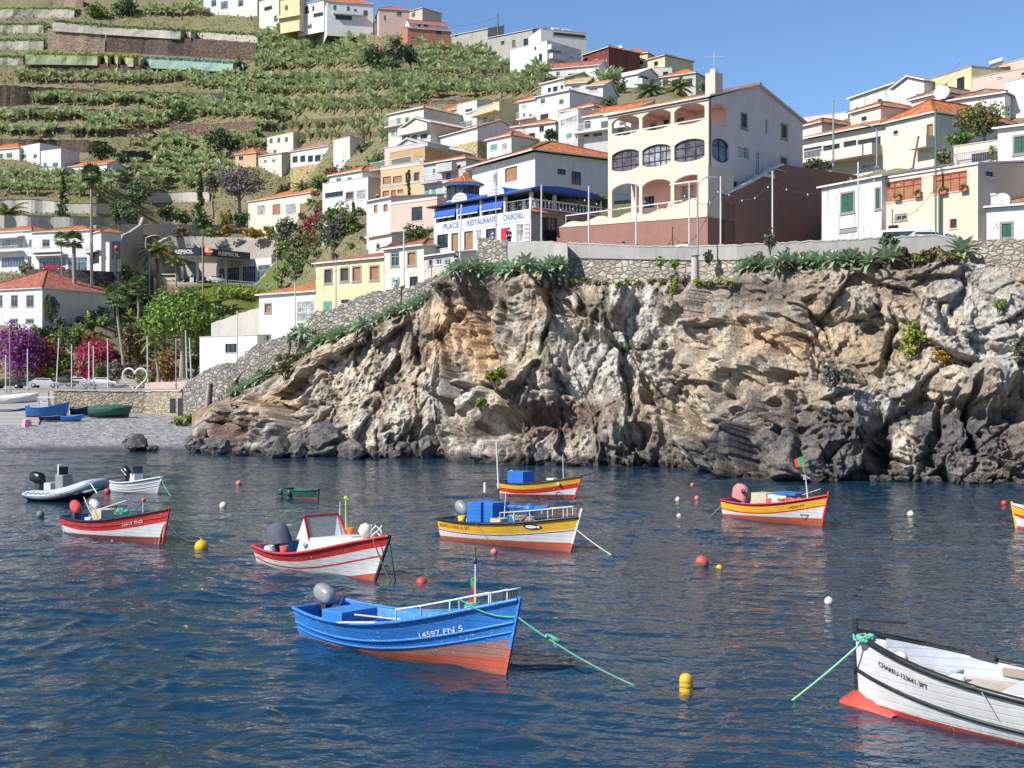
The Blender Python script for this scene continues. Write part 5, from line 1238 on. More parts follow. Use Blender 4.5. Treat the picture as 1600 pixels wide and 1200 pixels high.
# ================================================================ THE RESTAURANT
def restaurant():
 fr = Fr((678,124),(830,113.5)); w = fr.w; W = fr.W; dep = 9.0
 R1 = stucco('restaurant_white',(.62,.62,.62),.12)
 t = thing('restaurant','white restaurant with blue awnings, blue curved roof and blue lettering on its front','restaurant',W(w / 2,0,16))
 zl = lambda y: Z(y,124)
 z_s0, z_s1 = zl(365.5), zl(349)             # sign band
 z_rf = zl(325)                              # roof edge
 z0 = 14.8
 holes = []; ks = []
 for x0,x1,y0,y1,k in ((683,700,366,388,'k'),(705,716,364,392,'n'),(725,739,361,390,'n'),(744,752,359,376,'c'),(759,775,357,380,'k'),(806,818,350,378,'c')):
  a,b = fr.u_at(x0),fr.u_at(x1); Dm = fr.D((a + b) / 2); holes.append((a,max(Z(y1,Dm),z0 + .3),b,min(Z(y0,Dm),z_s0 - .05))); ks.append(k)
 fn = lambda u,d,z: W(u,d,z)
 m = MB(); wall_holes(m,fn,0,w,z0,z_s1,holes); m.face([W(0,0,z0),W(0,dep,z0),W(0,dep,z_s1),W(0,0,z_s1)])
 m.face([W(0,.05,z_s1),W(w,.05,z_s1),W(w,dep,z_s1),W(0,dep,z_s1)]); m.build('ground_floor_wall',R1,t)
 for h,k in zip(holes,ks): window(t,fn,h,k,None)
 sf = lambda u,d,z: W(w - d,u,z)
 m = MB(); wall_holes(m,sf,0,dep,z0,z_s1,[(1.2,z0 + .2,3.2,z_s1 - .6),(4.2,z0 + .2,6.4,z_s1 - .6)]); m.build('side_wall',CONC,t)  # side of the white building coloured grey to stand for its shade
 for h in [(1.2,z0 + .2,3.2,z_s1 - .6),(4.2,z0 + .2,6.4,z_s1 - .6)]: window(t,sf,h,'k',None)
 m = MB(); m.box(W(w + .02,dep / 2,z_s1 + .85),(.2,dep - .3,.12),ax=fr.ax()); m.box(W(w + .02,dep / 2,z_s1 + .1),(.2,dep - .3,.14),ax=fr.ax())
 for k in range(20): m.lathe(W(w + .02,.4 + (dep - .8) * k / 19,z_s1 + .16),[(.05,0),(.09,.2),(.05,.45),(.07,.62)],6)
 m.build('balustrade',FRAMEW,t)
 m = MB(); m.prism([W(w,0,z_s1 - .02),W(w + .75,0,z_s1 - .3),W(w + .75,0,z_s1 - .38),W(w,0,z_s1 - .14)],W(0,dep,0) - W(0,0,0)); m.build('tiled_ledge',REDTILE,t)
 bays = [0,.255,.5,.74,1.0]
 m = MB()
 for k,b in enumerate(bays):
  m = MB(); m.box(W(min(max(b * w,.14),w - .14),.14,(z_s1 + z_rf) / 2),(.26,.26,z_rf - z_s1),ax=fr.ax()); m.build('terrace_post',FRAMEW,t)
 for b in (0.35,.7,1): m = MB(); m.box(W(w - .14,dep * b - .2,(z_s1 + z_rf) / 2),(.26,.26,z_rf - z_s1),ax=fr.ax()); m.build('terrace_post',FRAMEW,t)
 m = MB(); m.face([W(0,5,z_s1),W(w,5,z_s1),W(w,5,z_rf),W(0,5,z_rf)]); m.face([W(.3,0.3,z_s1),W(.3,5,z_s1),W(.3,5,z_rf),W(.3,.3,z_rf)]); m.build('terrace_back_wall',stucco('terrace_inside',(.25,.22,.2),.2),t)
 m = MB(); m.box(W(w + .0,6.8,(z_s1 + z_rf) / 2),(.1,3.6,z_rf - z_s1 - .1),ax=fr.ax()); m.build('side_glazing',GLASS,t)
 m = MB(); m.bar(W(.2,.12,z_s1 + .9),W(w - .2,.12,z_s1 + .9),.06)
 for k in range(40): m.bar(W(.2 + (w - .4) * k / 39,.12,z_s1),W(.2 + (w - .4) * k / 39,.12,z_s1 + .9),.025)
 m.build('terrace_railing',METALG,t)
 for k in range(9):                           # white chairs and tables behind the railing
  u = .9 + (w - 1.8) * k / 8; m = MB(); m.box(W(u,1.0 + .35 * (k % 2),z_s1 + .72),(.85,.7,.06),ax=fr.ax()); m.bar(W(u,1.0 + .35 * (k % 2),z_s1),W(u,1.0 + .35 * (k % 2),z_s1 + .7),.1)
  m.box(W(u + .55,.8,z_s1 + .62),(.42,.06,.75),ax=fr.ax()); m.box(W(u + .55,1.0,z_s1 + .42),(.42,.42,.06),ax=fr.ax()); m.build('terrace_seat',FRAMEW,t)
 for k in range(3):
  a,b = bays[k] * w + .28,bays[k + 1] * w - .14; m = MB(); zt = z_rf - .18
  m.prism([W(a,.02,zt),W(a,-.22,zt - .72),W(a,-.22,zt - .95),W(a,-.18,zt - .95),W(a,.07,zt - .05)],W(b,0,0) - W(a,0,0)); o = m.build('awning',BLUEAWN,t)
  m = MB(); m.bar(W(a,-.23,zt - .94),W(b,-.23,zt - .94),.09); m.build('awning_bar',FRAMEW,o)
 m = MB(); m.box(W(w / 2,dep / 2,z_rf + .06),(w + 1.2,dep + 1.0,.14),ax=fr.ax()); m.build('roof_edge',FRAMED,t)
 m = MB(); n = 10; rows = []
 for k in range(n + 1):
  a = math.pi * k / n; d = dep / 2 - math.cos(a) * (dep / 2 + .1); rows.append([W(u,d - .3,z_rf + .14 + math.sin(a) * .62) for u in np.linspace(1.9,w + .3,12)])
 m.grid(rows,0,True); m.face([r[0] for r in rows]); m.face([r[-1] for r in rows]); m.build('curved_roof',BLUEAWN,t)
 for ux_ in (fr.u_at(719, -.3), fr.u_at(776, -.3)):           # half round white signs and the blue barrels behind them
  m = MB(); r = 1.15; pts = [W(ux_ - r * math.cos(math.pi * k / 16) * 1.0,-.42,z_rf + .14 + math.sin(math.pi * k / 16) * .8) for k in range(17)]
  m.prism(pts,Vector((fr.d.x,fr.d.y,0)) * .12); o = m.build('half_round_sign',FRAMEW,t)
  for j,tx in enumerate(('RESTAURANTE','CHURCHILL PLACE')): lettering(tx,.14,1.1 + .4 * j,lambda s,z,j=j: W(ux_ - .55 - .2 * j + s,-.43,z_rf + .58 - .28 * j + z),paint('sign_blue',(.05,.10,.35)),o)
  m = MB(); pts = [p + Vector((fr.d.x,fr.d.y,0)) * .13 for p in pts]; m.prism(pts,Vector((fr.d.x,fr.d.y,0)) * 2.6); m.build('barrel_awning',BLUEAWN,t)
 c = W(1.75,2.2,z_rf); m = MB(); m.lathe(c,[(1.62,.13),(1.62,.6)],20); m.lathe(c,[(1.75,2.05),(1.75,2.3)],20); m.build('turret_wall',FRAMEW,t)
 m = MB(); m.lathe(c,[(1.5,.55),(1.5,2.1)],20); o = m.build('turret_glazing',GLASS,t)
 m = MB()
 for k in range(12): a = 2 * math.pi * k / 12; m.bar(c + Vector((1.54 * math.cos(a),1.54 * math.sin(a),.55)),c + Vector((1.54 * math.cos(a),1.54 * math.sin(a),2.1)),.1)
 m.build('turret_mullion',FRAMEB,o)
 m = MB(); N = 24
 for k in range(N):
  a0,a1 = 2 * math.pi * k / N,2 * math.pi * (k + 1) / N; p = [c + Vector((2.1 * math.cos(a),2.1 * math.sin(a),2.28)) for a in (a0,a1)]; q = c + UP * 3.2
  s = (p[1] - p[0]).length; m.face([p[0],p[1],q],0,[(k * s,0),(k * s + s,0),(k * s + s / 2,2.2)]); m.face([p[1],p[0],c + UP * 2.25],1)
 m.box(c + Vector((.3,.2,3.2)),(.6,.6,.5)); m.build('turret_roof',[ORANGE,FRAMEW],t)
 LB = paint('letter_blue',(.05,.10,.30),.5)
 m = MB(); m.box(W(w * .5,-.02,(z_s0 + z_s1) / 2),(w - .1,.04,z_s1 - z_s0 - .06),ax=fr.ax()); so = m.build('sign_band',stucco('sign_band',(.57,.60,.63),.08),t)
 for tx,x0,x1 in (('PLACE',693,717),('RESTAURANT',730,775),('CHURCHILL',786.5,818.5)):
  a,b = fr.u_at(x0,-.05),fr.u_at(x1,-.05); lettering(tx,.54,b - a,lambda s,z: W(a + s,-.05,z_s0 + .26 + z),LB,so,.022)
 for x0,x1,y0,y1,mt in ((783,792,354,373,paint('red_board',(.55,.02,.04))),):
  a,b = fr.u_at(x0,-.1),fr.u_at(x1,-.1); m = MB(); zc = (Z(y0,115) + Z(y1,115)) / 2; m.box(W((a + b) / 2,-.1,zc),(b - a,.08,Z(y0,115) - Z(y1,115)),ax=fr.ax()); m.build('red_board',mt,t)
 a = fr.u_at(819.5,-.06); b = fr.u_at(827,-.06); m = MB(); m.box(W((a + b) / 2,-.06,Z(362,114)),(b - a,.05,1.7),ax=fr.ax()); o = m.build('menu_board',FRAMEW,t)
 m = MB()
 for r_ in range(4):
  for c_ in range(3): m.box(W(a + (b - a) * (.2 + .3 * c_),-.1,Z(362,114) + .6 - .38 * r_),(.12,.02,.16),ax=fr.ax())
 m.build('menu_picture',paint('menu_red',(.45,.15,.10)),o)
restaurant()
# white house with the big orange hip roof behind the restaurant
house('wh','large white house with broad orange hip roof behind the blue awninged restaurant',(738,150),(836,139),264,320,14,WHITE2,('hip',ORANGE,27),[(789,261,808,283,'n'),(770,271,778,300,'c'),(871,264,884,273,'k','R'),(893,268,908,289,'x','R')],extra=[('balcony',738,788,305,1.2,METALW)],ov=.9)
# ================================================================ PETROL STATION
def station():
 BLK = paint('canopy_dark_blue',(.018,.022,.04),.4); OR = paint('canopy_orange',(.70,.17,.03),.4)
 t = thing('petrol_station','petrol station with dark canopy band, white lettering and glazed shop','petrol station',P(330,441,300))
 A = P(262,388,293); B = P(313,387,292); Cc = P(391,395,303)
 A2,C2 = A + Vector((3,17,0)),Cc + Vector((-5,10,0)); h = 1.75
 m = MB()
 top = [Vector((p.x,p.y,B.z)) for p in (A,B,Cc,C2,A2)]
 m.prism([p - UP * h for p in top],UP * h,0); m.face([p - UP * (h + .02) for p in top],1); m.build('canopy',[BLK,FRAMEW],t)
 def band(P0,P1,s0,txt,x0,x1):
  u = (P1 - P0); u.z = 0; L = u.length; u.normalize(); n = Vector((u.y,-u.x,0)); n = n if n.y < 0 else -n
  def at(px):
   k = (px - 800) / F; q = P0 + n * .06; return (k * q.y - q.x) / (u.x - k * u.y)
  a,b = at(x0),at(x1); lettering(txt,.95,b - a,lambda s,z: Vector((P0.x,P0.y,B.z - h + .42)) + n * .06 + u * (a + s) + UP * z,FRAMEW,t,.04)
  return at,u,n
 band(A,B,0,'REPSOL',273,302)
 band(B,Cc,0,'REPSOL',341,375)
 for px_,D_ in ((262.5,292.5),(325.5,293.2)):
  c = P(px_,393,D_ - .3); m = MB(); m.lathe(c,[(.001,-.2),(1.0,-.18),(1.0,.18),(.001,.2)],20,ax=(Vector((1,0,0)),UP,Vector((0,-1,0)))); o = m.build('round_logo',OR,t)
  m = MB(); m.box(c + Vector((.15,-.24,-.05)),(1.9,.06,.28)); m.box(c + Vector((.1,-.24,-.6)),(1.1,.06,.5),1); m.build('logo_stripe',[FRAMEW,paint('logo_red',(.55,.03,.03))],o)
 for px_,D_ in ((308.5,296),(353,303),(285,305)):
  m = MB(); p = P(px_,441,D_); m.box(Vector((p.x,p.y,(p.z + B.z - h) / 2)),(.55,.55,B.z - h - p.z)); m.build('canopy_post',FRAMEW,t)
 for px_,D_ in ((300,298),(345,300)):
  m = MB(); p = P(px_,441,D_); m.box(p + UP * .9,(.9,.6,1.8)); m.box(p + UP * 1.35 + Vector((0,-.31,0)),(.6,.03,.5),1); m.build('fuel_pump',[FRAMEW,FRAMED],t)
 s = Fr((338,312),(424,300)); zt,zb = Z(406,306),Z(442,306)
 m = MB(); wall_holes(m,s.W,0,s.w,zb,zt,[(1,zb + .1,s.w * .42,zt - 1.6),(s.w * .48,zb + .1,s.w * .72,zt - 1.6),(s.w * .76,zb + .1,s.w - .4,zt - 1.6)])
 m.face([s.W(s.w,0,zb),s.W(s.w,7,zb),s.W(s.w,7,zt),s.W(s.w,0,zt)]); m.face([s.W(0,0,zt),s.W(s.w,0,zt),s.W(s.w,7,zt),s.W(0,7,zt)]); m.face([s.W(0,0,zb),s.W(0,7,zb),s.W(0,7,zt),s.W(0,0,zt)]); m.build('shop_wall',WHITE2,t)
 for h_ in [(1,zb + .1,s.w * .42,zt - 1.6),(s.w * .48,zb + .1,s.w * .72,zt - 1.6),(s.w * .76,zb + .1,s.w - .4,zt - 1.6)]: window(t,s.W,h_,'B',None)
 t2 = thing('railing','pale blue grey railing along the petrol station forecourt above the hedge','railing',P(380,447,292)); m = MB(); a = P(336,436,292); b = P(432,444,270)
 for k in range(26): p = a.lerp(b,k / 25); m.bar(p - UP * 1.2,p,.08)
 m.bar(a,b,.1); m.bar(a - UP * .55,b - UP * .55,.08); m.build('rail_bars',METALG,t2)
 t3 = thing('sign_panel','dark hanging sign panel with a red emblem beside the restaurant row','sign',P(182,425,243)); c = P(182,391,243); m = MB(); m.box(c,(1.5,.2,3.4)); m.build('panel',BLK,t3)
 m = MB(); m.lathe(c + Vector((0,-.12,.5)),[(.001,0),(.4,.01),(.4,.03),(.001,.04)],12,ax=(Vector((1,0,0)),UP,Vector((0,-1,0)))); m.box(c + Vector((0,-.13,-.5)),(.8,.03,.2)); m.build('emblem',paint('emblem_red',(.5,.08,.08)),t3)
 m = MB(); m.box(P(180,412,243) ,(.5,.3,6.5)); m.build('panel_post',METALD,t3)
station()
# mural on the side of the old house (generic swirls in the mural's colours)
def mural():
 t,f,z0,z1 = HOUSES['mus']
 n = NT('mural_paint'); co = n.co(); nz = n.noise(co,.55,3,.55,2.2); n2 = n.noise(co,1.1,3,.5,3.0)
 c = n.ramp(nz,[(.32,(.02,.03,.045)),(.40,(.05,.16,.21)),(.46,(.02,.03,.04)),(.50,(.60,.36,.04)),(.56,(.72,.52,.12)),(.60,(.03,.05,.07)),(.66,(.16,.30,.32)),(.74,(.30,.34,.30))],'CONSTANT')
 c = n.mix(n.ramp(n2,[(.55,(0,0,0)),(.56,(1,1,1))]),c,(.05,.10,.14))
 mt = n.fin(c,.7)
 a,b = f.d_at(68,f.w),f.d_at(92,f.w); m = MB(); pts = []
 Dm = f.D(f.w,a); zb_,zt_ = Z(503,Dm),Z(459,Dm)
 N = 26
 for k in range(N):
  an = 2 * math.pi * k / N; rr = 1 + .12 * math.sin(3 * an + 1) + .08 * math.sin(7 * an)
  pts.append(f.W(f.w + .03,max(.3,(a + b) / 2 + (b - a) * .5 * math.cos(an) * rr * 1.0),(zb_ + zt_) / 2 + (zt_ - zb_) * .5 * math.sin(an) * min(rr,1.05)))
 m.face(pts); m.build('mural',mt,t)
mural()
# ================================================================ VEGETATION
BANL = leafy('banana_leaf',(.26,.335,.15),(.38,.45,.22),(.52,.55,.32),.4)
BAND = leafy('banana_dry_leaf',(.20,.13,.06),(.28,.20,.10),(.33,.25,.14),.1)
LEAF_D = leafy('dark_leaf',(0.047,0.081,0.034),(0.074,0.121,0.047),(0.121,0.176,0.068))
LEAF_M = leafy('green_leaf',(0.081,0.142,0.038),(0.135,0.216,0.054),(0.209,0.290,0.088))
LEAF_B = leafy('bright_leaf',(0.112,0.195,0.030),(0.180,0.285,0.053),(0.270,0.375,0.090))
LEAF_O = leafy('olive_leaf',(0.112,0.125,0.062),(0.175,0.188,0.088),(0.250,0.256,0.125))
LEAF_G = leafy('grey_leaf',(.10,.105,.075),(.15,.15,.11),(.2,.2,.15))
LEAF_Y = leafy('yellow_green_leaf',(0.156,0.195,0.026),(0.247,0.273,0.046),(0.338,0.338,0.065))
LEAF_BR = leafy('dry_brown_scrub',(.12,.075,.04),(.19,.12,.065),(.25,.18,.10))
LEAF_OR = leafy('orange_flower',(.25,.12,.02),(.35,.20,.03),(.14,.15,.04))
BOUG_P = leafy('purple_flower',(0.150,0.018,0.150),(0.285,0.038,0.300),(0.420,0.075,0.405),.3)
BOUG_M = leafy('magenta_flower',(0.375,0.015,0.088),(0.600,0.037,0.163),(0.688,0.088,0.250),.3)
BOUG_R = leafy('red_flower',(0.308,0.017,0.042),(0.504,0.035,0.084),(0.140,0.140,0.042),.3)
BOUG_D = leafy('dark_red_flower',(.16,.012,.03),(.26,.03,.06),(.32,.05,.08),.3)
JACA = leafy('jacaranda_blossom',(0.230,0.189,0.257),(0.324,0.257,0.365),(0.270,0.230,0.162),.3)
AGAV = leafy('agave_leaf',(.22,.32,.17),(.32,.43,.26),(.42,.52,.36),.2,.5)
PALM = leafy('palm_leaf',(0.078,0.130,0.046),(0.130,0.195,0.072),(0.208,0.273,0.117),.25)
PALMY = leafy('yellow_palm_leaf',(0.130,0.169,0.039),(0.208,0.247,0.065),(0.312,0.312,0.104),.2)
def leaf_quads(C,N,size,aspect=1.7,droop=0.0):
 """C (n,3) centres, N (n,3) preferred normals"""
 n = len(C)
 nr = N + nrg.normal(0,.75,(n,3)); nr /= np.linalg.norm(nr,axis=1)[:,None] + 1e-9
 a = nrg.normal(0,1,(n,3)); a[:,2] -= droop; t = a - nr * (a * nr).sum(1)[:,None]; t /= np.linalg.norm(t,axis=1)[:,None] + 1e-9
 b = np.cross(nr,t); s = size * nrg.uniform(.6,1.35,n)[:,None]
 V = np.stack([C - t * s * aspect * .5,C + b * s * .5,C + t * s * aspect * .5,C - b * s * .5],1).reshape(-1,3)
 Fc = np.arange(n * 4).reshape(n,4)
 return V,Fc
def blob_points(cent,rad,n,shell=.55):
 d = nrg.normal(0,1,(n,3)); d /= np.linalg.norm(d,axis=1)[:,None]
 r = shell + (1 - shell) * nrg.random(n); r = np.where(nrg.random(n) < .2,nrg.random(n),r)
 p = np.array(cent) + d * r[:,None] * np.array(rad)
 nn = d + np.array([0,0,.35])
 return p,nn
def crown(cent,rad,D,dens=1.0,k=14,sub=.45,lpx=3.4,style='round',hollow=0.0):
 """several leafy clumps set about an ellipsoid"""
 cent = np.array(cent); rad = np.array(rad,float); size = lpx * D / F
 P_,N_ = [],[]
 area = rad[0] * rad[2] * 3.14; tot = int(dens * 3.6 * area / (size * size * .85)); tot = max(60,min(tot,5200))
 for j in range(k):
  u = nrg.normal(0,1,3); u /= np.linalg.norm(u); u[2] = u[2] * .9 + .05
  q = cent + u * rad * nrg.uniform(.35,.72)
  r = rad * sub * nrg.uniform(.65,1.2)
  if style == 'cone':
   h = (j + .5) / k; q = cent + np.array([u[0] * rad[0] * (1 - h) * .55,u[1] * rad[1] * (1 - h) * .55,(h * 2 - 1) * rad[2] * .95]); r = np.array([rad[0] * (1 - h * .9) * .6,rad[1] * (1 - h * .9) * .6,rad[2] * 2.0 / k])
  a,b = blob_points(q,r,max(6,tot // k)); P_.append(a); N_.append(b)
 return np.vstack(P_),np.vstack(N_),size
def trunk_limbs(m,base,top,r,n=4,spread=1.0,crown_r=2.0):
 base = Vector(base); top = Vector(top); pts = [base.lerp(top,k / 4) + Vector((rng.uniform(-.12,.12) * r * 4,rng.uniform(-.1,.1) * r * 4,0)) * (k > 0) for k in range(5)]
 m.tube(pts,[r * (1.25,1,.85,.72,.55)[k] for k in range(5)],7)
 for j in range(n):
  a = 2 * math.pi * j / n + rng.uniform(-.4,.4); s = pts[2 + j % 3]; e = s + Vector((math.cos(a) * crown_r * spread,math.sin(a) * crown_r * spread,crown_r * rng.uniform(.4,.9)))
  mid = s.lerp(e,.5) + Vector((0,0,crown_r * .12)); m.tube([s,mid,e],[r * .5,r * .33,r * .12],5)
TREEG = {}
def tree(label,px,yb,yt,wpx,mat,D=None,style='round',trunk=.3,dens=1.0,name='tree',cat='tree',group=None,mats2=None,k=14,sub=.45,bark=None,lpx=3.4,squash=1.0,lean=0):
 """yb row of the foot, yt row of the crown top, wpx crown width in rows of the photo"""
 g = P(px,yb,D) if D else G(px,yb)
 D = g.y; hgt = (yb - yt) * D / F; rw = wpx * D / F / 2
 t = thing(name,label,cat,g,group=group)
 tr = hgt * trunk; cz = g.z + tr + (hgt - tr) / 2; rad = (rw,rw * squash,(hgt - tr) / 2 * 1.04)
 cx = g.x + lean * D / F
 m = MB()
 if style == 'cone': m.tube([g,g + UP * hgt * .9],[max(.1,rw * .08),.04],6)
 else: trunk_limbs(m,g - UP * .3,(cx,g.y,g.z + tr + (hgt - tr) * .35),max(.1,min(.45,hgt * .03)),5,.55,rw)
 m.build('trunk',bark or BARK,t)
 p,n,s = crown((cx,g.y,cz),rad,D,dens,k if style != 'cone' else max(k,12),sub,lpx,style)
 V,Fc = leaf_quads(p,n,s)
 if mats2:
  mi = (nrg.random(len(Fc)) < mats2[1]).astype(int); npmesh('crown',V,Fc,[mat,mats2[0]],t,mi=mi)
 else: npmesh('crown',V,Fc,mat,t)
 return t
def bush(label,px,yb,yt,wpx,mat,D=None,dens=1.0,cat='bush',name='bush',group=None,mats2=None,k=9,lpx=3.2,flat=1.0,base=None):
 g = base if base is not None else (P(px,yb,D) if D else G(px,yb)); D = g.y
 h = (yb - yt) * D / F; rw = wpx * D / F / 2
 t = thing(name,label,cat,g,group=group)
 p,n,s = crown((g.x,g.y,g.z + h * .46),(rw,rw * .8 * flat,h * .56),D,dens,k,.5,lpx)
 V,Fc = leaf_quads(p,n,s)
 mi = (nrg.random(len(Fc)) < mats2[1]).astype(int) if mats2 else None
 npmesh('foliage',V,Fc,[mat,mats2[0]] if mats2 else mat,t,mi=mi)
 m = MB()
 for j in range(4): a = 2 * math.pi * j / 4 + .3; m.tube([g - UP * .2,g + Vector((math.cos(a) * rw * .4,math.sin(a) * rw * .3,h * .5))],[.05 + h * .012,.02],5)
 m.build('stem',BARK,t)
 return t
def frond(m,o,az,el,L,wd,droop,mi=0,n=7,feather=True):
 """an arching leaf; feather = palm frond of leaflets, else broad blade"""
 d = Vector((math.cos(az),math.sin(az),0)); side = Vector((-d.y,d.x,0)); pts = []
 for k in range(n + 1):
  s = k / n; e = el - droop * s; pts.append(o + d * (L * s * math.cos(el - droop * s * .5)) + UP * (L * s * math.sin(el - droop * s * .5)))
 if feather:
  for k in range(n):
   a,b = pts[k],pts[k + 1]; w = wd * (.5 + .9 * math.sin(math.pi * min(1,(k + .6) / n)))
   for sg in (-1,1):
    q = (a + b) / 2 + side * sg * w - UP * w * .45 + (b - a) * .9
    m.face([a,b,q],mi); q2 = a + (b - a) * .1 + side * sg * w * .8 - UP * w * .5 + (b - a) * .5; m.face([a,(a + b) / 2,q2],mi)
 else:
  for k in range(n):
   w0 = wd * math.sin(math.pi * (.12 + .86 * k / n)); w1 = wd * math.sin(math.pi * (.12 + .86 * (k + 1) / n)); a,b = pts[k],pts[k + 1]
   for sg in (-1,1): m.face([a,b,b + side * sg * w1 + UP * w1 * .35,a + side * sg * w0 + UP * w0 * .35],mi)
def palm(label,px,yb,yt,wpx,D=None,style='feather',trunk_r=.2,mat=None,lean=0,n=22,skirt=False,group=None,bark=None,top=None):
 g = P(px,yb,D) if D else G(px,yb); D = g.y; hgt = (yb - yt) * D / F; L = wpx * D / F / 2
 t = thing('palm_tree',label,'palm tree',g,group=group)
 c = Vector((g.x + lean * D / F,g.y,g.z + max(.3,hgt - L * .55))); m = MB()
 pts = [g - UP * .3] + [g.lerp(c,k / 6) + Vector((math.sin(k * .9) * .06 + lean * D / F * .12 * math.sin(math.pi * k / 6),0,0)) for k in range(1,7)]
 m.tube(pts,[trunk_r * 1.35] + [trunk_r * (1.05 - .3 * k / 6) for k in range(1,7)],8)
 if style == 'feather': m.lathe(c - UP * .1,[(trunk_r * .7,-.5),(trunk_r * 1.35,-.1),(trunk_r * .9,.4),(.02,.7)],8)
 m.build('trunk',bark or PALEBARK,t); m = MB()
 for k in range(n):
  az = k * 2.39996; ring = k / n
  if style == 'feather': frond(m,c,az,R(75 - 95 * ring),L * rng.uniform(.9,1.15),L * .17,R(85 - 30 * ring),0,9)
  else:
   el = R(70 - 120 * ring); d = Vector((math.cos(az) * math.cos(el),math.sin(az) * math.cos(el),math.sin(el))); o = c + d * L * .45; sd = Vector((-math.sin(az),math.cos(az),0)); up = d.cross(sd)
   m.face([c,o,c + sd * .03],0)
   for j in range(9):
    a = R(-80 + 20 * j); e = o + (d * math.cos(a) + sd * math.sin(a)) * L * .62 - UP * L * .14 * abs(math.sin(a)); w = (d * -math.sin(a) + sd * math.cos(a)) * L * .085; m.face([o,o.lerp(e,.6) + w,e,o.lerp(e,.6) - w],0)
 m.build('crown',mat or PALM,t)
 if skirt:
  m = MB()
  for k in range(26): az = k * 2.4; frond(m,c - UP * rng.uniform(0,L * .5),az,R(-50 - 30 * rng.random()),L * .75,L * .12,R(20),0,4)
  m.build('dry_skirt',BAND,t)
 return t
# ---- banana plants
def banana_mesh(seed,big=1.0):
 r = random.Random(seed); m = MB(); hs = r.uniform(.75,1.15)
 for q in range(r.choice((1,1,2))):
  b = Vector((r.uniform(-.35,.35) * q,r.uniform(-.35,.35) * q,-.4)); top = b + Vector((r.uniform(-.15,.15),r.uniform(-.15,.15),hs + .4)); m.tube([b,b.lerp(top,.6),top],[.15,.12,.09],5,1)
  n = r.randint(8,10); a0 = r.uniform(0,6.28)
  for k in range(n):
   frond(m,top,a0 + k * 2.4,R(r.uniform(42,86)),r.uniform(1.9,2.7),r.uniform(.46,.64),R(r.uniform(10,62)),0,4,False)
  for k in range(3): frond(m,top - UP * .15,a0 + k * 2.1 + 1,R(-30),r.uniform(.8,1.3),.14,R(45),1,3,False)
 return m
BPROTO = [banana_mesh(100 + k) for k in range(7)]
def spots():
 out = []
 def fill(x0,x1,ya_,yb,dx=9,dy=8.6,keep=.96,no=()):
  """ya, yb: functions of px giving first and last foot row"""
  ya = lambda x: min(ya_(x) + 3.5,yb(x)); row = 0
  y = min(ya(x0),ya(x1))
  while y < max(yb(x0),yb(x1)):
   x = x0 + (dx / 2 if row % 2 else 0)
   while x < x1:
    if ya(x) <= y <= yb(x) and rng.random() < keep:
     X_,Y_ = x + rng.uniform(-3,3),y + rng.uniform(-3,3)
     if not any(a <= X_ <= c and b <= Y_ <= d for a,b,c,d in no): out.append((X_,Y_))
    x += dx
   y += dy; row += 1
 L = lambda *t: (lambda x: ip(x,t))
 tr = [(575,66,655,122)]
 fill(404,482,L((404,60),(482,46)),lambda x: 118,no=tr)
 fill(482,640,L((482,60),(640,66)),lambda x: 110,no=tr)
 fill(404,660,lambda x: 128,L((404,156),(560,150),(660,146)),no=tr)
 fill(404,640,lambda x: 166,L((404,190),(500,186),(612,178)))
 fill(404,612,lambda x: 203,lambda x: 214,dx=11)
 fill(430,608,lambda x: 218,L((430,232),(608,224)),dx=11,keep=.7)
 fill(656,834,L((656,74),(834,88)),lambda x: 128,no=[(690,92,715,100)])
 fill(668,834,lambda x: 139,lambda x: 156)
 fill(612,668,lambda x: 124,lambda x: 166)
 fill(804,850,lambda x: 100,lambda x: 142)
 fill(28,372,L((28,118),(372,126)),L((28,134),(372,140)),dx=8)
 fill(352,410,lambda x: 126,lambda x: 164,dx=9)
 fill(50,335,lambda x: 160,L((50,169),(335,174)),dx=8)
 fill(285,405,lambda x: 172,L((285,190),(405,190)),dx=9)
 fill(-10,128,lambda x: 185,lambda x: 196,dx=8); fill(140,262,lambda x: 188,lambda x: 202,dx=8)
 fill(0,182,lambda x: 209,lambda x: 217,dx=8.5,keep=.85)
 fill(175,415,lambda x: 222,lambda x: 236,dx=10,keep=.75,no=[(300,190,382,250),(190,232,232,256),(130,214,200,262)])
 fill(175,370,lambda x: 240,lambda x: 300,dx=10.5,dy=10,keep=.8,no=[(300,200,382,248),(190,232,232,254),(130,214,196,262)])
 fill(-10,175,lambda x: 282,lambda x: 313,dx=9,dy=9.5)
 fill(225,322,lambda x: 20,lambda x: 29,dx=9)
 fill(930,968,lambda x: 126,lambda x: 145,dx=10)
 fill(362,412,lambda x: 212,lambda x: 240,dx=11,keep=.6)
 return out
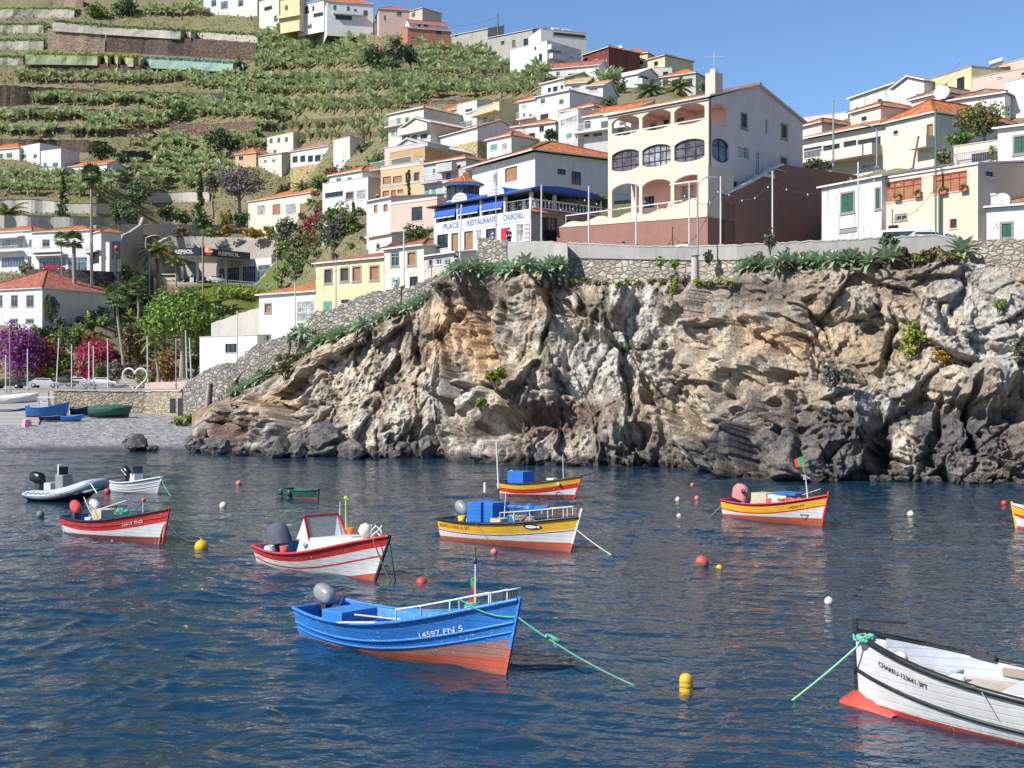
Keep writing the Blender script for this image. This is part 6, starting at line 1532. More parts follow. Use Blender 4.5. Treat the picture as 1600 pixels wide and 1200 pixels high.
def bananas():
 pts = []
 for x,y in spots():
  g = G(x,y)
  if g is None or g.y > 620: continue
  pts.append((g.y,g,rng.uniform(.9,1.3) * max(1.05,g.y / 345),rng.uniform(0,6.28),rng.randrange(len(BPROTO))))
 pts.sort(key=lambda q: q[0])
 protos = []
 for k,m in enumerate(BPROTO):
  me_o = m.build('banana_plant',[BANL,BAND]); protos.append(me_o)
 used = set()
 for D,g,s,a,k in pts[:300]:
  if k not in used: o = protos[k]; used.add(k)
  else: o = protos[k].copy(); COL.objects.link(o)
  o.location = g; o.rotation_euler = (0,0,a); o.scale = (s,s,s)
  tag(o,'banana plant with broad arching leaves in a row on the terraced hillside','banana plant','banana plants on the terraces')
 for k,o in enumerate(protos):
  if k not in used: bpy.data.objects.remove(o)
 rest = pts[300:]
 V,Fc,mi = [],[],[]; off = 0; quad = []
 arr = [np.array([tuple(v) for v in m.v]) for m in BPROTO]
 allf = [];
 me_v = []; me_f = []; me_m = []
 for D,g,s,a,k in rest:
  c,s_ = math.cos(a),math.sin(a); v = arr[k]; w_ = np.stack([v[:,0] * c - v[:,1] * s_,v[:,0] * s_ + v[:,1] * c,v[:,2]],1) * s + np.array(g)
  me_v.append(w_); me_f += [[i + off for i in f] for f in BPROTO[k].f]; me_m += BPROTO[k].m; off += len(v)
 me = bpy.data.meshes.new('banana_field'); me.from_pydata(np.vstack(me_v).tolist(),[],me_f); me.materials.append(BANL); me.materials.append(BAND); me.polygons.foreach_set('material_index',me_m); me.update()
 o = link_mesh('banana_field',me); tag(o,'distant banana plants covering the upper terraces','banana plants',kind='stuff')
 print('bananas',len(pts))
bananas()
def weeds():
 """low weeds and dry stalks between the rows and on the open banks"""
 C = []; S_ = []
 for k in range(15000):
  x = rng.uniform(-10,860); y = rng.uniform(20,470); d_ = Vector(((x - 800) / F,1,(YH - y) / F)).normalized(); g,nn_,_,_ = bvh.ray_cast(EYE,d_)
  if g is None or abs(nn_.z) < .35 or g.y < 150 or g.y > 600 or (190 < x < 445 and 290 < g.y < 333): continue
  for j in range(3): C.append((g.x + rng.gauss(0,.8),g.y + rng.gauss(0,.8),g.z + rng.uniform(.05,.55) + .1)); S_.append(2.3 * g.y / F)
 C = np.array(C); V,Fc = leaf_quads(C,np.tile([0,-.5,.8],(len(C),1)),np.array(S_)[:,None],1.5)
 o = npmesh('hillside_weeds',V,Fc,[LEAF_O,LEAF_M,LEAF_BR,LEAF_Y],mi=nrg.choice(4,len(Fc),p=[.4,.25,.22,.13])); tag(o,'low weeds and dry stalks covering the banks between the terraces','weeds',kind='stuff')
weeds()
# ---- vine trellises with netting at the top left
def trellis(label,pts,netmat,leafmat,depth=7.0,leaf=True,gh=None):
 xs = np.arange(pts[0][0],pts[-1][0] + .1,8.0); lo = []; hi = []
 for x in xs:
  h = G(x,ip(x,pts,2)); D = h.y - .8; lo.append(Vector((PX(x,D),D,Z(ip(x,pts,2),D) - .6))); hi.append(Vector((PX(x,D),D,Z(ip(x,pts,1),D) + rng.uniform(-.08,.08))))
 t = thing('vine_trellis',label,'vine trellis',lo[len(lo) // 2],group='netted vine trellises'); m = MB()
 m.grid([lo,[a * .5 + b * .5 + Vector((0,rng.uniform(-.2,.2),0)) for a,b in zip(lo,hi)],hi],0,False); m.build('netting',netmat,t)
 D = hi[0].y; n = int(len(xs) * 75); u = nrg.random(n); k = np.minimum((u * (len(xs) - 1)).astype(int),len(xs) - 2); f = u * (len(xs) - 1) - k; H_ = np.array([tuple(p) for p in hi])
 C = H_[k] * (1 - f)[:,None] + H_[k + 1] * f[:,None]; d = nrg.random(n) * depth; C[:,1] += d; C[:,2] += d * .34 + nrg.normal(0,.16,n) + .1
 V,Fc = leaf_quads(C,np.tile([0,-.3,1.0],(n,1)),3.0 * D / F * .9); npmesh('vine_canopy',V,Fc,leafmat,t)
 m = MB()
 for a,b in list(zip(lo,hi))[::2]: m.bar(a + Vector((0,.3,0)),b + Vector((0,.3,0)),.12)
 m.build('trellis_post',BARK,t)
NETP = stucco('pale_netting',(.42,.39,.32),.5,(.25,.22,.17)); NETG = stucco('green_netting',(.33,.37,.22),.4,(.22,.24,.15)); NETB = stucco('teal_netting',(.26,.36,.30),.4)
trellis('netted vine trellis at the upper left corner with ragged vines',[(-20,15,26),(60,14,26),(118,15,27)],NETP,LEAF_B)
trellis('short netted vine trellis at the left edge, second from the top',[(-20,39,50),(72,39,50)],NETP,LEAF_M)
trellis('long pale netted vine trellis above the tall dark lava wall',[(82,34,46),(170,43,52),(300,50,60),(404,56,66)],NETP,LEAF_M)
trellis('short netted vine trellis at the left edge beside the pinkish block wall',[(-20,64,76),(68,64,77)],NETP,LEAF_M)
trellis('greenish netted vine trellis with yellow green leaves, middle left of the hill',[(40,85,98),(130,87,99),(218,91,102)],NETG,LEAF_Y)
trellis('teal tinted netting strip continuing right of the yellow green trellis',[(220,92,103),(300,96,107),(384,101,111)],NETB,leafy('teal_net_top',(.10,.20,.16),(.14,.26,.21),(.2,.3,.25)))
trellis('short netted vine trellis at the left edge, lowest of the netted rows',[(-20,90,101),(36,91,101)],NETP,LEAF_M)
# ---- trees and shrubs of the slope
tree('dark green tree standing among the banana rows below the ridge',588,116,62,50,LEAF_D,k=16,trunk=.08)
tree('tall brown green tree beside the dark tree among the banana rows',618,112,55,44,LEAF_O,k=16,trunk=.08)
tree('darker low tree at the right of the tree clump among the bananas',642,110,68,36,LEAF_D,k=12,trunk=.06)
tree('bushy tree at the foot of the tree clump among the bananas',612,124,88,54,LEAF_M,k=14,trunk=.05,mats2=(LEAF_D,.5))
tree('dark round tree left of the jacaranda in the banana field',342,250,198,62,LEAF_D,k=16,trunk=.1)
tree('dark tree behind the white castle house',158,258,218,46,LEAF_D,k=14,trunk=.1)
tree('lower dark bush tree right of the white castle house',186,264,236,32,LEAF_D,k=10,trunk=.05)
bush('yellow green bush cluster on the terrace between banana rows',280,190,156,36,LEAF_M)
bush('bright green tree crown at the top left by the ridge',152,28,2,50,LEAF_Y,mats2=(LEAF_D,.3))
bush('dark hedge mass at the top left by the ridge',198,26,-6,50,LEAF_D)
bush('olive bush on the terraces left of the red grey wall',372,112,88,26,LEAF_M)
bush('low olive bush right of the flat cream house',402,224,200,30,LEAF_M)
tree('dark green tree between the grey block house and the white gabled floor',574,262,214,46,LEAF_D,D=262,k=14,trunk=.1)
tree('rounded green tree above the orange hip roofed house',592,282,236,56,LEAF_M,D=215,k=16,trunk=.1,mats2=(LEAF_D,.4))
bush('dark green shrub left of the peach house',556,284,256,42,LEAF_D,D=212)
tree('jacaranda with pale purple blossom above the petrol station',375,338,252,108,JACA,D=345,trunk=.28,dens=.62,k=24,sub=.34,mats2=(LEAF_G,.38),bark=PALEBARK,lpx=2.6,name='jacaranda_tree',squash=.7)
tree('grey twiggy tree left of the jacaranda',332,340,262,30,LEAF_G,D=340,trunk=.3,dens=.5,k=10,bark=PALEBARK)
tree('tall dark araucaria with tiered branches above the petrol station',313,356,268,30,LEAF_D,D=335,style='cone',k=18,name='araucaria_tree',trunk=.02)
tree('tall slim dark conifer above the restaurant row',98,348,276,34,LEAF_D,D=300,style='cone',k=16,name='conifer_tree',trunk=.02,mats2=(LEAF_M,.3))
tree('dark dense tree right of the tall fan palm',218,328,276,50,LEAF_D,D=330,k=16,trunk=.08)
tree('green round tree in front of the dirt bank',187,352,312,44,LEAF_M,D=296,k=14,trunk=.1,mats2=(LEAF_D,.5))
tree('dark shrub tree at the end of the restaurant terrace wall',202,354,322,36,LEAF_D,D=294,k=10,trunk=.05)
for lb,x,yb,yt,w_,mt,D_ in (
 ('grey green shrub on the bank above the petrol station wall',266,352,316,46,LEAF_O,336),('round olive tree left of the araucaria',290,352,316,36,LEAF_M,336),
 ('dark shrub under the araucaria',318,362,336,40,LEAF_D,334),('yellowish shrub under the jacaranda',352,356,324,26,LEAF_Y,336),('dark green shrub under the jacaranda',374,356,330,40,LEAF_D,336),
 ('rounded green tree in front of the school like house',415,350,324,34,LEAF_M,334),('brownish hedge on top of the petrol station wall, left part',284,372,350,36,LEAF_BR,330),('orange flowering shrub on top of the petrol station wall',354,370,352,30,LEAF_OR,330),
 ('green hedge on top of the petrol station wall',330,370,354,36,LEAF_M,330),('rusty orange hedge on top of the petrol station wall, right part',398,372,352,46,LEAF_OR,328),('yellow green shrub at the right end of the petrol station wall',420,372,350,24,LEAF_Y,326),
 ('grey bush left of the dark red bougainvillea',448,376,340,50,LEAF_G,262),('dark grey bush below the bougainvillea',466,394,358,44,LEAF_O,250),('dry grassy bank beside the dark stone wall',470,410,384,60,LEAF_O,240),
 ('broad leaved green plant by the dark stone wall',440,408,376,26,LEAF_M,262),('grey green tree behind the yellow house',522,396,326,52,LEAF_G,172),('green tree with pale top above the yellow house',524,352,302,46,LEAF_M,176),
 ('brownish shrub behind the roof of the yellow house',490,400,358,40,LEAF_BR,215),('dark shrub between the conifer and the pink block',575,392,362,34,LEAF_D,170),('leafy fig tree beside the pink block',655,388,346,48,LEAF_M,132),
 ('low green shrub below the pink block',622,394,372,40,LEAF_M,134),('dark shrub right of the square trees',460,408,392,30,LEAF_O,235)):
 bush(lb,x,yb,yt,w_,mt,D=D_)
bush('dark red bougainvillea on the slope beside the school like house',490,364,330,38,BOUG_D,D=232,name='bougainvillea',cat='bougainvillea')
tree('light green columnar conifer left of the white arched house',552,398,316,30,LEAF_Y,D=172,style='cone',k=16,name='conifer_tree',trunk=.02,mats2=(LEAF_M,.5))
tree('thin dark cypress in front of the peach house',639,308,266,8,LEAF_D,D=165,style='cone',k=10,name='cypress_tree',trunk=.02)
for lb,x,yb,yt,w_,mt,D_ in (('large leaved fig bush left half beside the restaurant',888,338,290,52,LEAF_M,118),('large leaved fig bush right half behind the arcaded terrace',938,330,296,44,LEAF_M,121),
 ('dark hedge below the white skyline houses',866,128,112,34,LEAF_D,255),('olive bush right of the low white skyline house',950,150,114,46,LEAF_O,245),('green bush below the gabled white house',972,158,124,30,LEAF_M,238),
 ('bush behind the chimney of the arcaded building',1105,150,124,30,LEAF_M,190),('dark bush at the foot of the terraced white houses',950,178,150,36,LEAF_D,185),
 ('green creeper bush on the balcony of the large cream house',1276,268,246,64,LEAF_D,127),('yellow green vine on the cream terrace house',1553,262,222,18,LEAF_Y,104),
 ('small dry plant by the railings under the right bush',1478,262,228,30,LEAF_O,108),('green shrub at the garden railing on the right',1500,232,196,44,LEAF_M,111)):
 bush(lb,x,yb,yt,w_,mt,D=D_,lpx=4.2 if D_ < 125 else 3.2)
tree('large bush tree with yellow green top and grey bare underside on the right',1538,226,156,96,LEAF_Y,D=114,k=20,trunk=.12,mats2=(LEAF_G,.45),squash=.8)
palm('spiky date palm behind the arcaded building, left one',1015,172,128,56,D=222,style='feather',trunk_r=.35,n=34,mat=PALM)
palm('yellowish date palm behind the arcaded building, right one',1060,160,124,50,D=224,style='feather',trunk_r=.35,n=34,mat=PALMY)
palm('small palm with drooping fronds in front of the school like house',472,352,282,40,D=330,trunk_r=.28,skirt=True,mat=PALM)
palm('grey green fan palm between the columnar conifer and the pink block',597,378,334,40,D=162,style='fan',trunk_r=.2,mat=PALM)
palm('date palm at the left edge above the restaurant row',12,358,318,66,D=292,trunk_r=.35,n=30,mat=PALMY)
palm('very tall fan palm with thin trunk left of the petrol station',143,480,262,40,D=232,style='fan',trunk_r=.27,skirt=True,n=30)
palm('tall thick trunked fan palm in front of the restaurant row',116,510,366,36,D=224,style='fan',trunk_r=.42,n=26)
palm('slender fan palm in front of the restaurant balcony',96,440,366,30,D=236,style='fan',trunk_r=.12,n=20)
palm('date palm with thick crown beside the petrol station',247,472,376,62,D=262,trunk_r=.42,n=34,mat=PALMY)
palm('small feathery palm under the petrol station canopy',275,446,396,38,D=286,trunk_r=.16,n=18,mat=PALMY)
palm('thin palm with a small tuft in front of the canopy',317,470,358,14,D=284,trunk_r=.26,n=14,mat=PALMY)
palm('leaning fan palm rising beside the magenta bougainvillea',194,575,450,50,D=198,style='fan',trunk_r=.25,lean=-12,n=26)
palm('fan palm behind the leaning palm',216,500,436,40,D=214,style='fan',trunk_r=.2,n=24)
palm('palm with drooping yellow fronds at the square',248,594,515,56,D=186,trunk_r=.2,lean=-6,n=22,mat=PALMY)
tree('large bright green plane tree at the square',285,585,440,140,LEAF_B,D=176,trunk=.2,k=34,sub=.36,dens=1.15,mats2=(LEAF_M,.35),lpx=3.8,bark=PALEBARK,squash=.8)
tree('dark tree between the plane tree and the garden wall',338,540,474,50,LEAF_D,D=192,k=14,trunk=.1)
bush('huge purple bougainvillea at the left edge of the square',32,596,500,92,BOUG_P,D=204,k=22,mats2=(LEAF_D,.22),name='bougainvillea',cat='bougainvillea',dens=1.3,lpx=2.8)
bush('red bougainvillea trailing beside the purple one',78,594,526,50,BOUG_R,D=205,k=14,mats2=(LEAF_M,.35),name='bougainvillea',cat='bougainvillea',dens=1.2,lpx=2.8)
bush('bright magenta bougainvillea hanging over the bank of the square',152,596,520,88,BOUG_M,D=204,k=22,mats2=(LEAF_M,.25),name='bougainvillea',cat='bougainvillea',dens=1.2,lpx=2.8)
bush('small dark red bougainvillea under the plane tree',258,600,548,50,BOUG_R,D=196,k=12,mats2=(LEAF_M,.5),name='bougainvillea',cat='bougainvillea')
for lb,x,yb,yt,w_,mt,D_ in (('flat olive tree between the two bougainvilleas',112,550,504,66,LEAF_M,207),('grey green shrub behind the heart sculpture, left',158,600,562,26,LEAF_O,198),('grey shrub behind the heart sculpture, right',178,602,560,28,LEAF_G,197),
 ('brown green shrub right of the leaning palm',212,584,500,44,LEAF_BR,203),('green garden shrubs under the museum wall',150,502,470,60,LEAF_M,226),('clipped hedge beside the old house with the mural',102,508,486,26,LEAF_D,221),
 ('pale leaved plant cluster on the garden slope',130,492,462,36,LEAF_M,231),('dark garden shrub under the date palm',210,462,430,34,LEAF_D,250),('green tree in front of the station ramp',196,452,412,44,LEAF_O,246),
 ('low flowering shrub under the plane tree',228,606,580,34,LEAF_Y,192),('green garden shrub right of the date palm',262,500,462,60,LEAF_M,234),('olive shrub behind the plane tree trunk',320,560,520,60,LEAF_D,200),
 ('round clipped bush in front of the restaurant row',42,428,406,30,LEAF_O,241),('green shrubs behind the museum roof',190,432,412,40,LEAF_M,250)):
 bush(lb,x,yb,yt,w_,mt,D=D_)
bush('long clipped yellow green hedge slope below the petrol station',372,476,442,104,LEAF_B,D=280,k=26,mats2=(LEAF_Y,.4),name='hedge',cat='hedge',dens=1.2)
bush('hedge strip at the right end below the petrol station',420,470,452,50,LEAF_B,D=272,k=12,name='hedge',cat='hedge')
for lb,x,yb,yt,w_,mt,D_ in (('olive bush on the slope under the yellow stone wall',486,318,290,44,LEAF_O,330),('green bush beside the orange hip roofed house',500,300,272,40,LEAF_M,300),('dark tree left of the orange hip roofed house',494,345,306,34,LEAF_D,300),('grey scrub below the orange hip roofed house',508,380,330,54,LEAF_O,178),('dense green shrub under the white terrace floor',550,392,330,56,LEAF_M,172),('brown green scrub on the slope above the yellow house',505,412,372,60,LEAF_O,200),
 ('green scrub behind the small grey block house',535,262,238,50,LEAF_O,300),('pale dry bush above the white orange hipped house',528,282,256,46,LEAF_BR,262),('dark scrub left of the yellow house',478,440,402,54,LEAF_D,210),('green bank scrub right of the petrol station',446,446,412,54,LEAF_M,262),('low scrub behind the terraced white houses',900,172,150,40,LEAF_O,230),('green scrub on the slope beside the dish house',968,182,158,44,LEAF_M,205),('dark scrub under the yellow green roofed house',862,226,200,30,LEAF_D,185),('dry scrub between the pink block and the grey house',742,262,240,40,LEAF_O,190),('green scrub behind the gable of the long white house',752,222,206,34,LEAF_M,214),('banana clump on the slope left of the white skyline house',838,128,100,34,LEAF_B,268),('low scrub at the foot of the tall white skyline house',845,110,92,40,LEAF_M,276)):
 bush(lb,x,yb,yt,w_,mt,D=D_)
k_ = 0
for y in range(300,470,13):
 for x in np.arange(440,600,15):
  X_,Y_ = x + rng.uniform(-5,5),y + rng.uniform(-5,5); g = G(X_,Y_)
  if g.y < 140 or Y_ > ip(X_,[(440,470),(500,420),(560,400)]) or rng.random() < .2: continue
  if X_ > 500 and g.y < 200 and rng.random() < .5: continue
  k_ += 1; bush('small green and brown scrub on the slope between petrol station and stair houses',X_,Y_,Y_ - rng.uniform(10,20),rng.uniform(16,28),(LEAF_M,LEAF_O,LEAF_BR,LEAF_D,LEAF_O)[k_ % 5],D=g.y,k=5,name='shrub',cat='shrub',group='scrub on the slope behind the stair houses')
for y in range(472,600,13):
 for x in np.arange(50,312,15):
  X_,Y_ = x + rng.uniform(-5,5),y + rng.uniform(-5,5); g = G(X_,Y_)
  if g.y < 203 or g.y > 285 or rng.random() < .25 or (X_ < 118 and Y_ < 512): continue
  k_ += 1; bush('small garden shrub on the planted bank above the square',X_,Y_,Y_ - rng.uniform(14,30),rng.uniform(18,34),(LEAF_M,LEAF_D,LEAF_B,LEAF_O,LEAF_D,LEAF_G,LEAF_Y)[k_ % 7],D=g.y,k=5,name='shrub',cat='shrub',group='garden shrubs on the bank above the square')
# ---- agaves along the rim of the cliff
def agave_mesh(seed,n=26):
 r = random.Random(seed); m = MB()
 for k in range(n):
  ring = k / n; el = R(82 - 88 * ring + r.uniform(-6,6)); frond(m,Vector((0,0,.12)),k * 2.39996,el,.62 + .2 * r.random() + .1 * ring,.115,R(28 + 30 * ring),0,4,False)
 m.tube([Vector((0,0,-.9)),Vector((0,0,.15))],[.1,.12],6,1)
 return m
def agaves():
 protos = [agave_mesh(40 + k).build('agave_plant',[AGAV,BARK]) for k in range(4)]; used = set()
 G1 = 'agave rosettes along the rim of the cliff'
 def put(x,y,s,lb=None):
  D = ip(x,WALL,1) - 1.7 if x > 440 else ip(x,WALL,1) - 2.0
  h = GC(x,y)
  g = h if (h is not None and abs(h.y - D) < 6) else P(x,y,D)
  zg = ground_below(g.x,g.y)
  if zg is not None and abs(zg - g.z) < 2.0: g = Vector((g.x,g.y,zg))
  k = rng.randrange(4)
  if k not in used: o = protos[k]; used.add(k)
  else: o = protos[k].copy(); COL.objects.link(o)
  o.location = g + UP * .25 * s; o.rotation_euler = (R(rng.uniform(5,22)),R(rng.uniform(-12,12)),rng.uniform(0,6.28)); o.scale = (s,s,s)
  tag(o,lb or 'pale green agave rosette in the agave clumps along the cliff rim','agave',G1)
 for x in np.linspace(694,876,22): put(x + rng.uniform(-3,3),ip(x,[(694,436),(760,430),(876,432)]) + rng.uniform(-8,6),rng.uniform(1.2,1.7))
 for x in np.linspace(588,664,10): put(x + rng.uniform(-3,3),ip(x,[(588,496),(664,472)]) + rng.uniform(-5,5),rng.uniform(1.1,1.5))
 for x in np.linspace(455,566,17): put(x + rng.uniform(-3,3),ip(x,[(455,536),(500,522),(566,512)]) + rng.uniform(-8,8),rng.uniform(1.1,1.55))
 for x in np.linspace(362,410,7): put(x + rng.uniform(-3,3),ip(x,[(362,596),(410,578)]) + rng.uniform(-6,6),rng.uniform(1.1,1.5))
 for x in np.linspace(1158,1338,22): put(x + rng.uniform(-3,3),ip(x,[(1158,412),(1250,412),(1338,414)]) + rng.uniform(-6,10),rng.uniform(1.15,1.6))
 put(1388,416,2.0,'large pale agave rosette, biggest right of the long agave row'); put(1362,424,1.5,'pale agave rosette left of the biggest one at the dry scrub'); put(1505,396,2.0,'single large agave rosette at the end of the dry stone wall')
 put(862,424,1.2); put(1176,424,1.2); put(1210,426,1.1)
agaves()
# ---- scrub on the rim and plants on the rock face
def scrub(lb,x,y,w_,h_,mt,mats2=None,grp=None):
 h = GC(x,y); D = ip(x,WALL,1) - 1.2
 g = h if h is not None and h.y < ip(x,WALL,1) + 1 else P(x,y,D)
 bush(lb,x,y,y - h_,w_,mt,base=g,mats2=mats2,lpx=4.0,k=7,name='shrub',cat='shrub',group=grp)
k_ = 0
for x in np.linspace(1165,1495,30):
 mt = [LEAF_BR,LEAF_BR,LEAF_O,LEAF_BR,LEAF_Y][k_ % 5]; k_ += 1
 scrub('dry brown and green scrub below the concrete parapet',x,ip(x,[(1165,424),(1330,416),(1495,412)]) + rng.uniform(-4,4),rng.uniform(28,44),rng.uniform(16,30),mt,(LEAF_O,.3),'dry scrub along the right cliff rim')
for x in list(np.linspace(900,1140,15)):
 scrub('low dry tuft at the foot of the rubble wall',x,444 + rng.uniform(-4,4),rng.uniform(16,34),rng.uniform(6,12),rng.choice([LEAF_BR,LEAF_O,LEAF_Y]),None,'dry tufts below the rubble wall')
for x in list(np.linspace(352,580,16)):
 scrub('low green tuft on the bank under the stair wall',x,ip(x,[(352,620),(400,592),(450,568),(500,540),(580,516)]) + rng.uniform(-8,8),rng.uniform(18,34),rng.uniform(10,18),rng.choice([LEAF_O,LEAF_M,LEAF_Y]),(LEAF_BR,.25),'green tufts under the stair wall')
for lb,x,y,w_,h_,mt in (('bright yellow green shrub hanging in the right part of the cliff',1432,560,56,62,LEAF_Y),('golden creeper below the hanging yellow green shrub',1470,575,40,40,LEAF_OR),
 ('grey spiky shrub growing from the cliff ledge',1300,606,66,40,LEAF_G),('small green shrub in a cleft at the upper right of the cliff',1560,486,28,26,LEAF_M),('yellowish tuft on the cliff above the black rock',775,606,46,34,LEAF_Y),
 ('bright green tuft left of the black scoria pocket',752,640,22,24,LEAF_B),('green tuft right beside the bright one at the scoria pocket',768,642,18,26,LEAF_Y),('small round green tuft in the grey middle of the cliff',1036,546,18,18,LEAF_M),
 ('green plant streak under the rubble wall',1052,470,20,48,LEAF_Y),('tiny green tuft on the grey slab',1020,616,20,12,LEAF_B),('green tuft in the upper crack of the ochre wall',702,512,14,16,LEAF_M),
 ('olive tuft on the ledge at the right edge',1590,560,30,30,LEAF_O),('round olive bush on the bank left of the cliff',446,594,34,34,LEAF_O),('bright green weed patch at the beach end of the wall',290,668,40,22,LEAF_Y),
 ('green weed patch under the stone wall by the beach',268,672,40,14,LEAF_B),('leafy green bush hanging from the rubble wall, left',1032,418,16,18,LEAF_B),('leafy green bush hanging from the rubble wall, right',1054,420,18,20,LEAF_B),
 ('grey twiggy plant on the rubble wall',1108,412,22,22,LEAF_G),('dark wide bush behind the parapet end',1390,386,34,22,LEAF_D),('tall dry grass at the parapet middle',1203,394,22,34,LEAF_G)):
 scrub(lb,x,y,w_,h_,mt)
# ================================================================ BOATS
class Hull:
 def __init__(s,L,B,rake,f0,f1,f2,bt=.8,zk=-.45,p0=.30,p1=.95,full=2.3):
  s.L,s.B,s.rake,s.f = L,B,rake,(f0,f1,f2); s.bt,s.zk,s.p0,s.p1,s.full = bt,zk,p0,p1,full
 def zs(s,t):
  a,b,c = s.f; return a * (1 - t) * (1 - 2 * t) + 4 * b * t * (1 - t) + c * t * (2 * t - 1)
 def b(s,t):
  if t < .42: k = s.bt + (1 - s.bt) * math.sin(math.pi / 2 * t / .42)
  else: k = max(0,1 - ((t - .42) / .58) ** s.full) ** .85
  return max(.035,s.B / 2 * k)
 def hb(s,t,z):
  tau = max(0.0,(z - s.zk) / (s.zs(t) - s.zk)); p = s.p0 + (s.p1 - s.p0) * t ** 1.6
  return max(.02,s.b(t) * tau ** p)
 def x(s,t,z): return s.L * t + s.rake * t ** 5 * z / s.f[2]
 def pt(s,t,z,side=-1,off=0.0): return Vector((s.x(t,z),side * (s.hb(t,z) + off),z))
 def t_of(s,x):
  return max(0,min(1,x / s.L))
def build_hull(root,h,bands,mats,inner,gun,floor=.12,deck_from=None,deckm=None,strakes=(),gr=.045,n=34,post=None,posth=.12,transom=None):
 """bands: list of lower limits, bottom up. ('w', stern height, bow height) or ('s', depth below sheer); first band starts at the keel"""
 ts = [k / n for k in range(n + 1)]
 def lims(t):
  z = [h.zk + .02]
  for bnd in bands:
   if bnd[0] == 'w': v = bnd[1] + (bnd[2] - bnd[1]) * t ** (bnd[3] if len(bnd) > 3 else 1)
   elif bnd[0] == 's': v = h.zs(t) - (bnd[1] + ((bnd[2] - bnd[1]) * t if len(bnd) > 2 else 0))
   z.append(min(max(v,z[-1] + .004),h.zs(t) - .004))
  z.append(h.zs(t)); return z
 sub = 4; m = MB()
 for side in (-1,1):
  rows = []; bandix = []
  nb = len(lims(0)) - 1
  for bi in range(nb):
   for q in range(sub + (1 if bi == nb - 1 else 0)):
    rows.append([h.pt(t,lims(t)[bi] + (lims(t)[bi + 1] - lims(t)[bi]) * q / sub,side) for t in ts])
  if side > 0: rows = [r[::-1] for r in rows]
  m.grid(rows,0,True,mfun=lambda a,k: a // sub)
 zz = lims(0)
 for bi in range(len(zz) - 1):
  for q in range(sub):
   za,zb = zz[bi] + (zz[bi + 1] - zz[bi]) * q / sub,zz[bi] + (zz[bi + 1] - zz[bi]) * (q + 1) / sub
   m.face([h.pt(0,za,1),h.pt(0,za,-1),h.pt(0,zb,-1),h.pt(0,zb,1)],bi if transom is None else transom)
 ho = m.build('hull',mats,root)
 m = MB(); th = .05; N = n - 2
 for side in (-1,1):
  top = [h.pt(t,h.zs(t),side,-.005) + UP * .004 for t in ts[:N]]; tin = [Vector((h.x(t,h.zs(t)),side * max(.02,h.hb(t,h.zs(t)) - th),h.zs(t) + .004)) for t in ts[:N]]
  zf = lambda t: max(floor,0) + .35 * max(0,t - .75)
  md = [Vector((h.x(t,(h.zs(t) + zf(t)) / 2),side * max(.015,h.hb(t,(h.zs(t) + zf(t)) / 2) - th),(h.zs(t) + zf(t)) / 2)) for t in ts[:N]]
  lo = [Vector((h.x(t,zf(t)),side * max(.012,h.hb(t,zf(t)) - th),zf(t))) for t in ts[:N]]
  mid = [Vector((p.x,0,p.z)) for p in lo]
  m.grid([top,tin,md,lo,mid],0,False)
 m.face([Vector((.05,h.hb(0,floor) - th,floor)),Vector((.05,-h.hb(0,floor) + th,floor)),Vector((.05,-h.hb(0,h.zs(0)) + th,h.zs(0))),Vector((.05,h.hb(0,h.zs(0)) - th,h.zs(0)))])
 m.build('interior',inner,root)
 m = MB();
 for side in (-1,1): m.tube([h.pt(t,h.zs(t),side,.01) + UP * .012 for t in ts],gr,6)
 m.tube([h.pt(0,h.zs(0),-1,.01),h.pt(0,h.zs(0),1,.01)],gr,6)
 m.build('gunwale',gun,root)
 for dz,r,mt in strakes:
  m = MB()
  for side in (-1,1): m.tube([h.pt(t,h.zs(t) - dz * (1 + .5 * t),side,.004) for t in ts],r,6)
  m.build('rubbing_strake',mt,root)
 if post:
  m = MB(); z1 = h.zs(1) + posth; pts = [Vector((h.x(1,z) + .02,0,z)) for z in np.linspace(h.zk,z1,9)]
  pm = post if isinstance(post,tuple) else (post,post,-9)
  for a,b_ in zip(pts,pts[1:]): m.bar(a,b_,.06,.09,1 if (a.z + b_.z) / 2 < pm[2] else 0)
  m.build('stem_post',list(pm[:2]),root)
 if deck_from is not None:
  m = MB(); tt = [t for t in ts if t >= deck_from]; m.grid([[h.pt(t,h.zs(t) - .03,-1,-.05) for t in tt],[Vector((h.x(t,h.zs(t)),0,h.zs(t) + .03)) for t in tt],[h.pt(t,h.zs(t) - .03,1,-.05) for t in tt]],0,False)
  a,c = h.pt(deck_from,h.zs(deck_from) - .03,-1,-.05),h.pt(deck_from,h.zs(deck_from) - .03,1,-.05)
  yb_ = max(.01,h.hb(deck_from,floor) - .08); xb_ = h.x(deck_from,floor); m.face([a,c,Vector((xb_,yb_,floor)),Vector((xb_,-yb_,floor))]); m.build('foredeck',deckm or inner,root)
 return ho
def thwart(root,h,x,mat,z=None,wd=.26):
 t = h.t_of(x); z = z or h.zs(t) - .2; y = h.hb(t,z) - .05; m = MB(); m.box((x,0,z),(wd,y * 2,.045)); m.build('thwart',mat,root)
